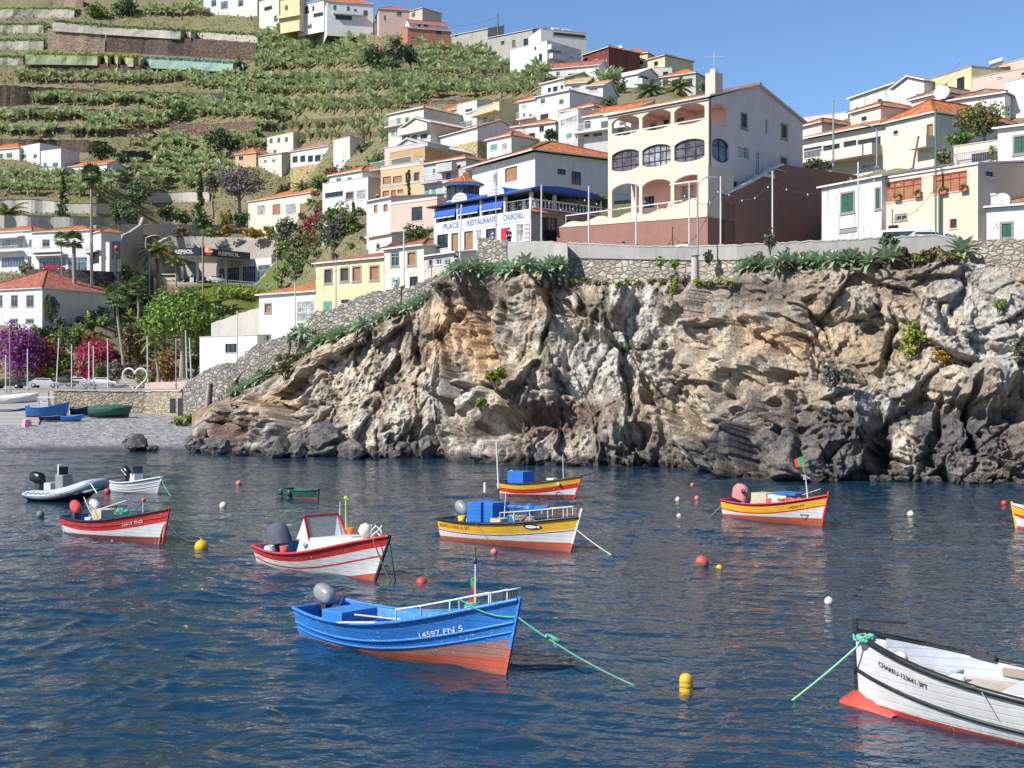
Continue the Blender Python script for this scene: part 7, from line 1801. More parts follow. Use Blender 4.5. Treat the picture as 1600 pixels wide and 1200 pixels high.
def outboard(root,x,y,z,cm,k=1.0,tilt=12,leg=METALD,cover=False,tiller=True,stripe=None,yaw=0):
 q = Matrix.Rotation(R(yaw),3,'Z') @ Matrix.Rotation(R(tilt),3,'Y'); o = Vector((x,y,z))
 T = lambda p: o + q @ (Vector(p) * k)
 m = MB(); prof = [(.0,.11,.17),(.03,.18,.29),(.12,.20,.34),(.22,.195,.34),(.31,.17,.30),(.37,.13,.23),(.395,.05,.12)]
 if cover: prof = [(-.22,.24,.36),(-.08,.24,.36),(.08,.235,.34),(.2,.2,.29),(.3,.14,.2),(.34,.05,.08)]
 rows = []
 for zz,rx,ry in prof:
  ring = []
  for j in range(20):
   a = 2 * math.pi * j / 20; c,s_ = math.cos(a),math.sin(a); e = .72
   wob = 1 + (.05 * math.sin(5 * a + zz * 9) if cover else 0)
   ring.append(T((math.copysign(abs(c) ** e,c) * ry * wob - .12 - zz * .12,math.copysign(abs(s_) ** e,s_) * rx * wob,zz + .12)))
  rows.append(ring)
 m.grid(rows,0,True,closed=True); m.face(rows[-1]); m.face(rows[0][::-1])
 oo = m.build('outboard_motor',cm,root); m = MB()
 m.box(T((-.12,0,-.28)),(.16 * k,.10 * k,.85 * k),ax=(q @ Vector((1,0,0)),q @ Vector((0,1,0)),q @ Vector((0,0,1)))); m.box(T((-.16,0,-.62)),(.34 * k,.05 * k,.2 * k),ax=(q @ Vector((1,0,0)),q @ Vector((0,1,0)),q @ Vector((0,0,1)))); m.box(T((.03,0,-.02)),(.22 * k,.26 * k,.3 * k)); m.build('motor_leg',leg,oo)
 if tiller: m = MB(); m.bar(T((.1,0,.1)),T((.55,.05,.22)),.055 * k); m.bar(T((.42,.05,.18)),T((.5,.06,.5)),.05 * k); m.build('tiller',METALD,oo)
 if stripe: m = MB(); m.box(T((-.13,0,.28)),(.5 * k,.395 * k,.05 * k),ax=(q @ Vector((1,0,0)),q @ Vector((0,1,0)),q @ Vector((0,0,1)))); m.build('cowling_band',stripe,oo)
 return oo
def boat_root(name,label,stern,bow,cat='boat'):
 d = bow - stern; return thing(name,label,cat,(stern.x,stern.y,0),math.atan2(d.y,d.x),local=True),Vector((d.x,d.y,0)).length
def rope(label,a,b,sag,r,mat,n=18,name='mooring_rope'):
 a,b = Vector(a),Vector(b); m = MB(); pts = []
 for k in range(n + 1): t = k / n; p = a.lerp(b,t); p.z -= sag * 4 * t * (1 - t); pts.append(p)
 c = pts[0]; t_ = thing(name,label,'rope',c); m.tube(pts,r,5); m.build('rope_line',mat,t_); return t_
def toworld(root,p):
 return Matrix.Translation(root.location) @ Matrix.Rotation(root.rotation_euler.z,4,'Z') @ Vector(p)
def pole_part(root,a,b,r,mat,name='mast'):
 m = MB(); m.tube([a,b],[r,r * .7],7); return m.build(name,mat,root)
def box_part(root,c,d,mat,name,rz=0,bev=.02):
 m = MB(); m.box(c,d,0,rz); o = m.build(name,mat,root)
 if bev:
  bm = bmesh.new(); bm.from_mesh(o.data); bmesh.ops.remove_doubles(bm,verts=bm.verts,dist=1e-5); bmesh.ops.bevel(bm,geom=list(bm.edges),offset=bev,segments=2,affect='EDGES',profile=.7); bm.to_mesh(o.data); bm.free()
 return o
BB = boatpaint('boat_blue',(.03,.185,.55),.36); BBI = boatpaint('boat_inside_blue',(.035,.20,.56),.45); BLB = boatpaint('boat_light_blue',(.16,.42,.66),.5,chip=.7)
BR = boatpaint('boat_red',(.52,.028,.025),.35); BW = boatpaint('boat_white',(.62,.62,.61),.35,(.45,.42,.36),.71); BY = boatpaint('boat_yellow',(.72,.39,.02),.38); BO = boatpaint('boat_orange_yellow',(.80,.40,.02),.38)
ANTI = boatpaint('antifouling_red',(.44,.085,.045),.6,(.6,.3,.22),.66); ANTD = boatpaint('faded_antifouling',(.30,.14,.115),.7,(.5,.4,.36),.64); DRED = boatpaint('dark_red_bottom',(.22,.04,.03),.5)
BK = boatpaint('boat_black',(.018,.018,.02),.4,(.4,.4,.4),.72); NAVY = boatpaint('navy_rubber',(.012,.018,.04),.4,chip=.75); GRN = boatpaint('boat_green',(.012,.085,.06),.5)
BEIGE = paint('beige_board',(.50,.42,.28),.7); TEALR = paint('green_rope',(.12,.42,.30),.8); TANR = paint('old_rope',(.30,.25,.17),.9); WHR = paint('white_rope',(.62,.62,.58),.8)
MOTG = plain('grey_cowling',(.23,.24,.25),.35); MOTB = plain('black_cowling',(.012,.012,.014),.25); MOTW = plain('white_cowling',(.5,.5,.5),.3)
COVG = paint('grey_cloth',(.085,.09,.12),.9); COVP = paint('pink_cloth',(.55,.20,.19),.9); COVR = paint('red_cloth',(.50,.07,.08),.8)
BUR = paint('red_buoy',(.62,.06,.05),.5,.3); BUY = paint('yellow_buoy',(.72,.42,.02),.5,.25); BUW = paint('cream_buoy',(.66,.60,.48),.6,.3); BUP = paint('pink_buoy',(.70,.18,.17),.5); BUG = paint('grey_buoy',(.16,.17,.17),.6)
FLR = paint('flag_red',(.55,.05,.04),.8); FLG = paint('flag_green',(.03,.25,.10),.8)
LETW = paint('letter_white',(.82,.82,.80),.6); LETK = paint('letter_black',(.03,.03,.03),.6); LETY = paint('letter_ochre',(.30,.13,.02),.6)
# --- the blue boat in front
rt,L = boat_root('fishing_boat','bright blue wooden fishing boat with red bottom and grey outboard, nearest boat',PW(470,1003) + Vector((.35,.75,0)),PW(788,1056))
h = Hull(L,2.25,.42,.78,.84,1.66,bt=.72,zk=-.5,p0=.34,p1=1.15,full=2.2); hb_blue = (rt,h)
build_hull(rt,h,[('w',.10,.42,2.0),('w',.13,.80,2.2)],[ANTI,ANTD,BB],BBI,BB,floor=.2,deck_from=.78,deckm=BBI,strakes=[(.32,.03,BB),(.46,.022,BB)],post=(BB,ANTI,.72),posth=.06,transom=2)
for x in (1.5,3.2): thwart(rt,h,x,BBI)
box_part(rt,(1.15,.0,.55),(.75,1.1,.55),BBI,'engine_box')
m = MB(); m.bar((2.2,-h.hb(.35,.85),h.zs(.35) + .03),(3.4,-h.hb(.55,.9),h.zs(.55) + .03),.1,.03); m.build('gunwale_plank',paint('pale_plank',(.62,.6,.55)),rt)
outboard(rt,.12,.1,.70,MOTG,1.0,tilt=16)
m = MB()
for sd in (-1,1):
 ps = [h.pt(t,h.zs(t),sd,-.06) for t in (.62,.72,.82,.93)]; up = [p + UP * .28 for p in ps]
 m.tube([ps[0]] + up,.022,6)
 for a,b in zip(ps[1:],up[1:]): m.bar(a,b,.03)
 m.bar(up[1] + Vector((0,0,0)),ps[1],.03)
m.tube([h.pt(.93,h.zs(.93) + .28,-1,-.06),h.pt(.99,h.zs(.99) + .26,-1,0),h.pt(.99,h.zs(.99) + .26,1,0),h.pt(.93,h.zs(.93) + .28,1,-.06)],.022,6); m.build('bow_rail',METALW,rt)
m = MB()
for k in range(6): y = -.2 + .08 * k; m.bar(Vector((h.x(.97,1.6),y,h.zs(.97))),Vector((h.x(.97,1.6),y,h.zs(.97) + .24)),.02)
m.bar(Vector((h.x(.97,1.6),-.22,h.zs(.97) + .24)),Vector((h.x(.97,1.6),.22,h.zs(.97) + .24)),.03); m.build('bow_grille',METALD,rt)
fp = Vector((h.x(.83,1.5),.05,h.zs(.83)))
pole_part(rt,fp,fp + UP * .98,.025,METALW,'flag_pole'); m = MB(); m.lathe(fp + UP * .98,[(.02,0),(.045,.03),(.045,.12),(.02,.15)],8); m.bar(fp + UP * 1.12,fp + UP * 1.35,.02); m.build('navigation_lamp',METALD,rt)
def limp_flag(root,o,hgt,name='flag'):
 m = MB(); rows = []
 for j in range(9):
  z = -hgt * j / 8; wv = .10 + .05 * math.sin(j * .9); rows.append([o + Vector((-wv * k / 4 * (1 + .25 * j / 8),.05 * math.sin(k * 2.1 + j * .5),z + .02 * k)) for k in range(5)])
 m.grid(rows,0,True,mfun=lambda a,k: 0 if a < 3 else 1); m.build(name,[FLG,FLR],root)
limp_flag(rt,fp + UP * .66,.58)
lettering('14597 FN 5',.125,.98,lambda s,z: h.pt((4.42 + s) / L,h.zs((4.42 + s) / L) - .40 + z - .03,-1,.016),LETW,rt,.01)
m = MB(); tt = np.linspace(.70,.975,12); m.grid([[h.pt(t,h.zs(t) - .24,-1,.01) for t in tt],[h.pt(t,h.zs(t) - .46,-1,.01) for t in tt]],0,False)
tip = toworld(rt,Vector((h.x(1,1.25) + .06,0,1.3)))
rope('pale green mooring rope from the blue boat down into the water at the right',tip,PW(1012,1075) - UP * .06,.12,.022,TEALR)
rope('short green rope looped over the bow rail of the blue boat',toworld(rt,h.pt(.86,h.zs(.86) + .28,-1,0)),tip,.12,.02,TEALR)
m = MB(); kp = tip.lerp(PW(1012,1075),.27); t_ = thing('rope_knot','knotted lump in the green rope of the blue boat','knot',kp)
m.tube([kp + Vector((-.12,0,.0)),kp + Vector((-.02,.04,-.02)),kp + Vector((.06,-.04,-.06)),kp + Vector((.14,0,-.1))],.045,6); m.tube([kp + Vector((.02,0,-.03)),kp + Vector((.05,0,-.16)),kp + Vector((.09,0,-.24))],.02,5); m.build('knot_coil',TEALR,t_)
def clutter(rt,items):
 for k,(kind,x,y,z) in enumerate(items):
  m = MB()
  if kind == 'bucket': m.lathe(Vector((x,y,z)),[(.12,0),(.16,.3),(.145,.3),(.11,.04)],12); m.build('bucket',[COVR,FRAMEW,BUY][k % 3],rt)
  elif kind == 'tank': box_part(rt,(x,y,z + .14),(.42,.26,.26),COVR,'fuel_tank',.2,.04)
  elif kind == 'crate':
   for dy in (-.2,.2): m.box((x,y + dy,z + .14),(.55,.03,.28))
   for dx in (-.26,.26): m.box((x + dx,y,z + .14),(.03,.37,.28))
   m.box((x,y,z + .02),(.5,.37,.03)); m.build('fish_crate',[BEIGE,BX_,FRAMEW][k % 3],rt)
  elif kind == 'coil':
   for q in range(5): m.tube([Vector((x + (.2 - .015 * q) * math.cos(a),y + (.2 - .015 * q) * math.sin(a),z + .03 + .035 * q)) for a in np.linspace(0,6.28,14)],.02,5)
   m.build('rope_coil',[TANR,TEALR,WHR][k % 3],rt)
  elif kind == 'oar': m.tube([(x,y,z),(x + 2.0,y + .12,z + .08)],.025,6); m.box((x + 2.2,y + .13,z + .09),(.55,.13,.025)); m.build('oar',BEIGE,rt)
  elif kind == 'net':
   a,b = blob_points((x,y,z + .1),(.4,.3,.14),160,.2); V,Fc = leaf_quads(a,b,.06,3); npmesh('fishing_net',V,Fc,[TEALR,TANR][k % 2],rt)
BX_ = boatpaint('crate_blue',(.03,.15,.42),.5)
clutter(hb_blue[0],[('bucket',2.4,.35,.25),('oar',2.0,-.55,.84),('coil',3.9,.1,.3),('crate',2.7,-.2,.22),('coil',5.35,.0,1.28),('net',4.3,.2,.35)])
# --- red and white boat at the left
rt,L = boat_root('fishing_boat','red and white fishing boat with black gunwale and red and white outboards, at left',PW(101,836) + Vector((.2,.6,0)),PW(253,853))
h = Hull(L,1.75,.45,.74,.80,1.42,bt=.75,zk=-.4,p0=.3,p1=.9)
build_hull(rt,h,[('w',.10,.34),('s',.34,.47)],[DRED,BW,BR],BBI,BK,floor=.2,deck_from=.62,deckm=BLB,strakes=[(.17,.02,DRED)],post=BR,posth=.1,transom=2)
outboard(rt,.62,-.3,.82,COVR,1.0,tilt=30,tiller=False); outboard(rt,1.15,.25,.90,MOTW,.95,tilt=25,tiller=False,stripe=METALD)
box_part(rt,(2.25,0,.98),(.7,.7,.35),BEIGE,'beige_board'); pole_part(rt,(1.9,-.3,1.05),(4.1,-.15,1.62),.025,METALW,'boat_hook')
fp = Vector((h.x(.78,1.1),0,h.zs(.78))); pole_part(rt,fp,fp + UP * .62,.02,METALW); m = MB(); m.lathe(fp + UP * .6 + Vector((.06,0,0)),[(.001,-.1),(.08,-.06),(.1,0),(.08,.06),(.001,.1)],10); m.build('mast_float',BUR,rt)
lettering('13917 FN5',.12,.92,lambda s,z: h.pt((L * .72 + s) / L,h.zs((L * .72 + s) / L) - .33 + z,-1,.016),LETW,rt,.012)
bowp = toworld(rt,Vector((h.x(1,1.1),0,1.0))); sternp = toworld(rt,Vector((0,-.4,.5)))
rope('tan mooring line from the stern of the red boat to the left',sternp,PW(20,846) - UP * .05,.12,.025,TANR)
rope('frayed tan rope from the bow of the red boat to the orange buoy',bowp,PW(306,852) + UP * .15,.25,.035,TANR)
rope('dangling brown rope under the bow of the red boat',bowp - UP * .1,toworld(rt,Vector((h.x(1,0) - .1,-.1,-.05))),-.25,.03,TANR)
rope('pale rope hanging across the side of the red boat',toworld(rt,h.pt(.30,h.zs(.3) + .95,-1,-.4)),toworld(rt,h.pt(.68,-.05,-1,.05)),.5,.022,WHR)
clutter(rt,[('coil',3.2,.1,1.0),('bucket',1.6,-.3,.5),('net',3.6,0,1.05),('crate',1.7,.2,.45)])
# --- white cabin boat with red sheer
rt,L = boat_root('cabin_boat','white cabin boat with red bands, framed windscreen and cloth covered outboard',PW(408,884) + Vector((.3,.7,0)),PW(584,912))
h = Hull(L,2.1,.85,.66,.72,1.55,bt=.78,zk=-.45,p0=.3,p1=1.25,full=2.5)
build_hull(rt,h,[('w',-.2,.36,2.5),('s',.40,.66),('s',.345,.60),('s',.23,.31)],[ANTI,BW,BR,BW,BR],BLB,BR,floor=.2,deck_from=.62,deckm=BW,post=BK,posth=.02)
for x in (1.0,1.7): thwart(rt,h,x,BLB)
x0,x1 = L * .5,L * .86
m = MB(); zc = h.zs(.55)
lo = []; hi = []
for t in np.linspace(.50,.90,9): lo.append(h.pt(t,h.zs(t),-1,-.1)); hi.append(Vector((h.x(t,h.zs(t)) - .05,-max(.06,h.hb(t,h.zs(t)) - .28),h.zs(t) + .42 * (1 - ((t - .5) / .4) ** 2) + .04)))
lo2 = [Vector((p.x,-p.y,p.z)) for p in lo]; hi2 = [Vector((p.x,-p.y,p.z)) for p in hi]
m.grid([lo,hi,hi2,lo2],0,False); m.face([lo[0],hi[0],hi2[0],lo2[0]]); m.build('cuddy_cabin',BW,rt)
wz = hi[0].z; wx = hi[0].x; yb = .74
A = [Vector((wx + .55,-yb,wz - .02)),Vector((wx + .55,yb,wz - .02)),Vector((wx + .05,yb * .85,wz + .72)),Vector((wx + .05,-yb * .85,wz + .72))]
m = MB()
for k in range(4): m.bar(A[k],A[(k + 1) % 4],.07)
m.bar(A[0],A[3],.07); o = m.build('windscreen_frame',BR,rt); gm = NT('clear_screen'); gm.fin((.30,.32,.34),.08); gm.b.inputs['Alpha'].default_value = .45
m = MB(); m.face(A); m.build('windscreen',gm.m,o)
m = MB()
for sy in (-1,1): m = MB(); m.face([Vector((wx + .55,sy * yb,wz)),Vector((wx + .05,sy * yb * .85,wz + .72)),Vector((wx - .28,sy * yb,wz - .05))]); m.build('windscreen_side',BW,rt)
m = MB(); m.lathe(Vector((wx + .5,-h.hb(.6,h.zs(.6)) + .13,h.zs(.6) + .2)),[(.001,0),(.1,.01),(.1,.03),(.001,.04)],12,ax=(Vector((1,0,0)),UP,Vector((0,-1,0)))); m.build('porthole',METALG,rt)
outboard(rt,.35,.1,.82,COVG,1.4,tilt=-14,cover=True,tiller=False)
o = pole_part(rt,(wx + .4,.5,wz + .7),(wx + .42,.5,wz + 1.15),.02,METALW,'antenna'); m = MB(); pp = Vector((wx + 1.0,.35,wz + .3)); m.tube([pp,pp + UP * .95,pp + Vector((.1,0,1.0))],.035,6); m.lathe(pp + UP * .95,[(.02,0),(.08,.04),(.08,.1),(.02,.14)],8); m.build('marker_pole',paint('lime_plastic',(.45,.55,.15)),rt)
m = MB(); m.lathe(Vector((h.x(.84,1.3),.15,h.zs(.84) + .38)),[(.001,-.24),(.15,-.18),(.24,0),(.15,.18),(.001,.24)],14); m.build('fender_ball',BUW,rt); m = MB(); m.lathe(Vector((h.x(.78,1.3),-.1,h.zs(.78) + .36)),[(.12,0),(.14,.12),(.12,.2)],10); m.build('orange_bucket',paint('orange_plastic',(.7,.16,.03)),rt)
m = MB()
for k in range(4): a = k * 1.4; m.tube([Vector((h.x(.93,1.5) + .2 * math.cos(a + q * .7),.15 * math.sin(a + q * .7),h.zs(.93) + .08 + .09 * q)) for q in range(5)],.025,5)
m.build('rope_coil',WHR,rt)
lettering('QTA M-PT',.10,.5,lambda s,z: h.pt((.25 + s) / L,h.zs((.25 + s) / L) - .345 + z * .8,-1,.014),LETK,rt,.0)
tip = toworld(rt,Vector((h.x(1,1.5),0,1.5)))
rope('thin brown mooring rope hanging from the bow of the cabin boat',tip - Vector((.5,0,.02)),PW(616,914) - UP * .1,.1,.025,TANR); rope('second mooring rope under the bow tip of the cabin boat',tip,PW(619,908) - UP * .1,.05,.022,TEALR)
clutter(rt,[('bucket',1.3,-.35,.45),('crate',1.9,.3,.35),('coil',.5,-.45,.5)])
# --- yellow and white boat, middle
rt,L = boat_root('fishing_boat','yellow and white fishing boat with blue boxes, tall mast and white stem post',PW(694,846) + Vector((.25,.8,0)),PW(890,863))
h = Hull(L,2.0,.45,.86,.90,1.32,bt=.8,zk=-.45,p0=.3,p1=.9)
build_hull(rt,h,[('w',.2,.36),('s',.43,.50),('s',.39,.46),('s',.36,.42)],[ANTI,BW,DRED,BW,BY],BLB,BK,floor=.25,deck_from=.7,deckm=BLB,post=(BW,ANTI,.36),posth=.32,gr=.055)
outboard(rt,.45,.1,.92,MOTG,1.05,tilt=35,tiller=True)
BX = boatpaint('plastic_blue',(.02,.14,.46),.4,chip=.75); box_part(rt,(1.75,0,1.12),(.75,1.1,1.0),BX,'blue_locker'); box_part(rt,(2.4,.05,1.14),(.5,1.0,.98),BX,'blue_locker',0,.06); box_part(rt,(3.2,.1,.85),(.9,.8,.35),BX,'blue_crate')
mp = Vector((2.05,.55,.6)); pole_part(rt,mp,mp + UP * 1.6,.05,METALD); pole_part(rt,mp + Vector((0,0,1.5)),mp + Vector((-.12,0,3.35)),.04,METALW,'mast_top'); m = MB(); m.bar(mp + UP * 1.75 + Vector((-.7,0,-.12)),mp + UP * 1.78 + Vector((.35,0,0)),.035); m.box(mp + UP * 1.5 + Vector((-.72,0,0)),(.09,.09,.4),1); m.build('mast_arm',[METALD,METALW],rt)
pole_part(rt,(3.0,-.2,.8),(3.12,-.2,2.1),.025,METALW,'rod'); m = MB()
for sd in (-1,1):
 ps = [h.pt(t,h.zs(t),sd,-.08) for t in (.56,.66,.76,.86,.95)]; up = [p + UP * .42 for p in ps]; m.tube([ps[0]] + up,.02,6)
 for a,b in zip(ps[1:],up[1:]): m.bar(a,b,.025)
m.build('bow_rail',METALW,rt)
m = MB(); m.tube([(2.8,.3,1.45),(4.5,.2,1.5),(5.0,.1,1.6)],[.08,.1,.06],8); m.lathe(Vector((4.0,.2,1.45)),[(.05,-.2),(.3,-.05),(.26,.1),(.05,.22)],9); m.build('furled_tarp',BX,rt); m = MB()
for k in range(5): m.tube([Vector((3.2 + .12 * k + .18 * math.cos(a),.2 + .1 * k * .3 - .25,1.02 + .16 * math.sin(a))) for a in np.linspace(0,6.3,10)],.02,4)
m.build('hose_coil',paint('pale_green_hose',(.4,.55,.4)),rt)
m = MB()
for sd in (-1,): m.lathe(Vector((-.05,-.55,.62)),[(.06,-.06),(.15,-.05),(.17,0),(.15,.05),(.06,.06)],14,ax=(Vector((0,1,0)),UP,Vector((1,0,0))))
m.build('tyre_fender',METALD,rt)
lettering('MARIE LOUISE 26 3PT',.13,1.75,lambda s,z: h.pt((.12 + s) / L,h.zs((.12 + s) / L) - .26 + z,-1,.014),LETY,rt,.005)
c_ = L * .78; m = MB(); ang = np.linspace(0,2 * math.pi,22)[:-1]
m.face([h.pt((c_ + .33 * math.cos(a)) / L,h.zs(c_ / L) - .19 + .105 * math.sin(a),-1,.018) for a in ang]); o = m.build('black_emblem',LETK,rt); m = MB()
m.face([h.pt((c_ - .05 + .2 * math.cos(a)) / L,h.zs(c_ / L) - .19 + .06 * math.sin(a),-1,.024) for a in ang]); m.face([h.pt((c_ + .12 + dx) / L,h.zs(c_ / L) - .19 + dz,-1,.024) for dx,dz in ((0,0),(.13,.07),(.13,-.06))]); m.build('emblem_fish',LETW,o)
rope('long white mooring rope from the yellow boat to the right',toworld(rt,Vector((h.x(1,.9) + .03,0,.85))),PW(964,870) - UP * .05,.05,.022,WHR)
rope('thin dark line hanging along the side of the yellow boat',toworld(rt,h.pt(.38,h.zs(.38),-1,.06)),toworld(rt,h.pt(.47,-.02,-1,.08)),-.05,.014,TANR)
clutter(rt,[('crate',3.0,-.45,.8),('net',3.7,.1,.98),('bucket',1.1,-.55,.75),('coil',4.2,.0,1.0)])
# --- far yellow boat
rt,L = boat_root('fishing_boat','small yellow, red and white boat with one blue box, farthest near the cliff',PW(781,775) + Vector((.3,.8,0)),PW(896,781.5))
h = Hull(L,1.9,.55,.78,.80,1.28,bt=.78,zk=-.4,p0=.3,p1=.9)
build_hull(rt,h,[('w',.12,.30),('s',.50,.60),('s',.28,.33)],[DRED,BW,BR,BY],BBI,BK,floor=.3,deck_from=.66,deckm=METALD,post=BR,posth=.02)
m = MB(); m.bar((h.x(1,1.25) - .1,0,h.zs(1) + .02),(h.x(1,1.25) + .6,0,h.zs(1) + .17),.12,.06); m.build('bow_spike',BK,rt)
box_part(rt,(1.15,0,1.02),(1.15,.9,.72),BX,'blue_locker'); outboard(rt,.45,.2,.85,MOTW,.9,tilt=20,tiller=False); pole_part(rt,(L * .86,0,1.0),(L * .85,0,2.4),.03,METALW); box_part(rt,(L * .7,0,1.05),(.5,.4,.1),FRAMEW,'hatch')
m = MB(); c_ = L * .84; m.tube([h.pt((c_ + .16 * math.cos(a)) / L,h.zs(c_ / L) - .82 + .16 * math.sin(a),-1,.012) for a in np.linspace(.3,5.9,14)],.014,4); m.build('painted_ring',LETK,rt)
box_part(rt,(L * .84,-h.hb(.84,h.zs(.84) - .2) - .0,h.zs(.84) - .2),(.6,.03,.16),BEIGE,'name_plate',-.25,0)
rope('pale mooring rope from the bow of the farthest yellow boat',toworld(rt,Vector((h.x(1,.8) + .05,0,.8))),PW(918,780) - UP * .05,.05,.025,WHR)
# --- orange and white boat at the right
rt,L = boat_root('fishing_boat','white boat with orange yellow band, pink covered outboard and small flag, at right',PW(1136,811) + Vector((.25,.7,0)),PW(1283,822.5))
h = Hull(L,1.8,.32,.86,.84,1.36,bt=.76,zk=-.4,p0=.3,p1=.9)
build_hull(rt,h,[('w',.22,.36),('s',.42,.46),('s',.36,.40),('s',.08,.13)],[ANTI,BW,BR,BO,BR],BBI,BR,floor=.3,deck_from=.72,deckm=BR,post=BR,posth=.18)
outboard(rt,.75,0,1.0,COVP,1.2,tilt=18,cover=True,tiller=False); m = MB(); m.lathe(Vector((1.0,-.28,1.3)),[(.001,0),(.12,.01),(.12,.03),(.001,.05)],10,ax=(Vector((1,0,0)),UP,Vector((0,-1,0)))); m.build('black_patch',METALD,rt)
box_part(rt,(1.95,0,1.05),(.85,.8,.45),BEIGE,'beige_board'); box_part(rt,(2.9,.1,1.06),(1.0,.9,.35),FRAMEW,'white_box'); box_part(rt,(3.3,.1,1.32),(1.15,.8,.12),BX,'blue_cover')
m = MB()
for k in range(14): a = nrg.uniform(-.5,.5,3); m.tube([Vector((3.0 + .09 * k,-.35 + a[0] * .3,1.02 + .1 * abs(a[1]))),Vector((3.15 + .09 * k,-.3 + a[1] * .4,1.14 + .1 * a[2])),Vector((3.3 + .09 * k,-.2 + a[2] * .4,1.02))],.04,5)
m.build('red_net',paint('net_red',(.5,.12,.09),.9),rt)
fp = Vector((h.x(.84,1.1),.0,h.zs(.84))); pole_part(rt,fp,fp + Vector((-.12,0,1.05)),.035,METALW,'flag_pole'); m = MB(); q = fp + Vector((-.12,0,.95)); m.box(q,(.16,.12,.2)); m.bar(q + Vector((-.2,0,.1)),q + Vector((.25,0,-.03)),.05); m.bar(q,q + Vector((-.12,0,.62)),.02); m.build('navigation_lamp',METALG,rt)
m = MB(); o_ = q + Vector((-.16,0,.92)); rows = [[o_ + Vector((-.5 * k / 6 + .12 * j / 4,.05 * math.sin(k * 1.3),-.16 * k / 6 - .34 * j / 4 + .02 * math.sin(k))) for k in range(7)] for j in range(5)]
m.grid(rows,0,True,mfun=lambda a,k: 0 if k < 3 else 1); m.build('flag',[FLG,FLR],rt)
pole_part(rt,(L * .66,.3,1.1),(L * .98,.1,1.62),.018,METALW,'rail'); lettering('14004 FT',.10,.62,lambda s,z: h.pt((L * .74 + s) / L,h.zs((L * .74 + s) / L) - .31 + z,-1,.014),LETK,rt)
m = MB(); c_ = L * .86; m.tube([h.pt((c_ + dx) / L,h.zs(.86) - .78 + dz,-1,.012) for dx,dz in ((-.16,.1),(.16,.1),(0,-.12),(-.16,.1))],.016,4); m.build('painted_mark',LETK,rt)
rope('mooring rope from the bow of the orange banded boat',toworld(rt,Vector((h.x(1,.9) + .05,0,.85))),PW(1312,816) - UP * .05,.04,.022,TANR); rope('stern rope of the orange banded boat',toworld(rt,Vector((0,-.3,.85))),PW(1098,812) - UP * .05,.12,.022,TANR)
clutter(rt,[('bucket',2.5,-.3,.8),('coil',3.6,.0,1.02),('crate',1.4,.3,.7)])
# --- white boat at the lower right
bowp = PW(1342,1104); dv = Vector((.76,-.65,0)).normalized()
rt,L = boat_root('rowing_boat','large white open boat with black rubbing bands and red forefoot, lower right corner',bowp + dv * 6.4,bowp)
h = Hull(6.4,2.35,.05,.84,.90,1.42,bt=.75,zk=-.5,p0=.26,p1=.75,full=2.4)
WB = boatpaint('white_boat_paint',(.64,.63,.61),.4,(.5,.46,.38),.70,.12); GYI = boatpaint('pale_grey_inside',(.42,.45,.50),.55,(.7,.68,.62),.66)
build_hull(rt,h,[('w',.02,.16)],[BR,WB],GYI,BK,floor=.42,strakes=[(.47,.042,BK)],gr=.06,post=BK,posth=.26,n=44)
FLO = paint('worn_beige_deck',(.48,.42,.33),.8,.25); m = MB(); tt = np.linspace(.05,.74,18); m.grid([[Vector((h.x(t,.6),-h.hb(t,.7) + .07,.70)) for t in tt],[Vector((h.x(t,.6),h.hb(t,.7) - .07,.70)) for t in tt]],0,False); e0,e1 = Vector((h.x(.74,.6),-h.hb(.74,.7) + .07,.70)),Vector((h.x(.74,.6),h.hb(.74,.7) - .07,.70)); m.face([e0,e1,e1 - UP * .15,e0 - UP * .15]); m.build('floor_boards',FLO,rt)
box_part(rt,(2.9,-.1,.76),(1.3,1.2,.10),paint('hatch_white',(.62,.62,.6)),'hatch',0,.03); box_part(rt,(4.55,.12,.80),(.1,1.0,.26),GYI,'bulkhead'); box_part(rt,(4.82,.3,.78),(.55,.12,.24),GYI,'stowage_board',.5); box_part(rt,(5.0,-.25,.8),(.75,.08,.22),GYI,'stowage_board',-.25)
m = MB(); t = .55; m.box(Vector((h.x(t,.8),-h.hb(t,.8) + .14,.86)),(.95,.06,.14)); m.build('oar_block',paint('driftwood',(.30,.25,.2),.9),rt)
m = MB(); t = .40; p = Vector((h.x(t,.7),-h.hb(t,.7) + .2,.70)); m.tube([p,p + UP * .38,p + Vector((.14,.03,.44))],.055,7); m.build('bilge_pipe',BEIGE,rt)
m = MB(); p = Vector((h.x(.7,1.1),-h.hb(.7,1.0),h.zs(.7) + .04)); m.box(p,(.7,.12,.1)); m.box(p + UP * .07,(.4,.1,.06)); m.build('gunwale_pad',METALD,rt)
m = MB(); z1 = h.zs(1) + .26; m.bar((6.42,0,z1),(5.55,-.25,z1 + .0),.06); m.build('stem_head_bar',BK,rt)
xs_ = [6.78,6.65,6.45,6.2,5.85,5.5]; wd_ = [.05,.12,.2,.29,.42,.54]; rg_ = [.10,.19,.36,.32,.18,.02]
m = MB(); m.grid([[Vector((x,-w_,-.12)) for x,w_ in zip(xs_,wd_)],[Vector((x,-w_ * .95,.06)) for x,w_ in zip(xs_,wd_)],[Vector((x,0,z)) for x,z in zip(xs_,rg_)],[Vector((x,w_ * .95,.06)) for x,w_ in zip(xs_,wd_)],[Vector((x,w_,-.12)) for x,w_ in zip(xs_,wd_)]],0,True); m.build('forefoot',paint('forefoot_red',(.46,.075,.05),.45),rt)
lettering('CHAREU-123641-3PT',.095,1.1,lambda s,z: h.pt((5.78 - s) / 6.4,h.zs((5.78 - s) / 6.4) - .34 + z,1,.016),LETK,rt,.012)
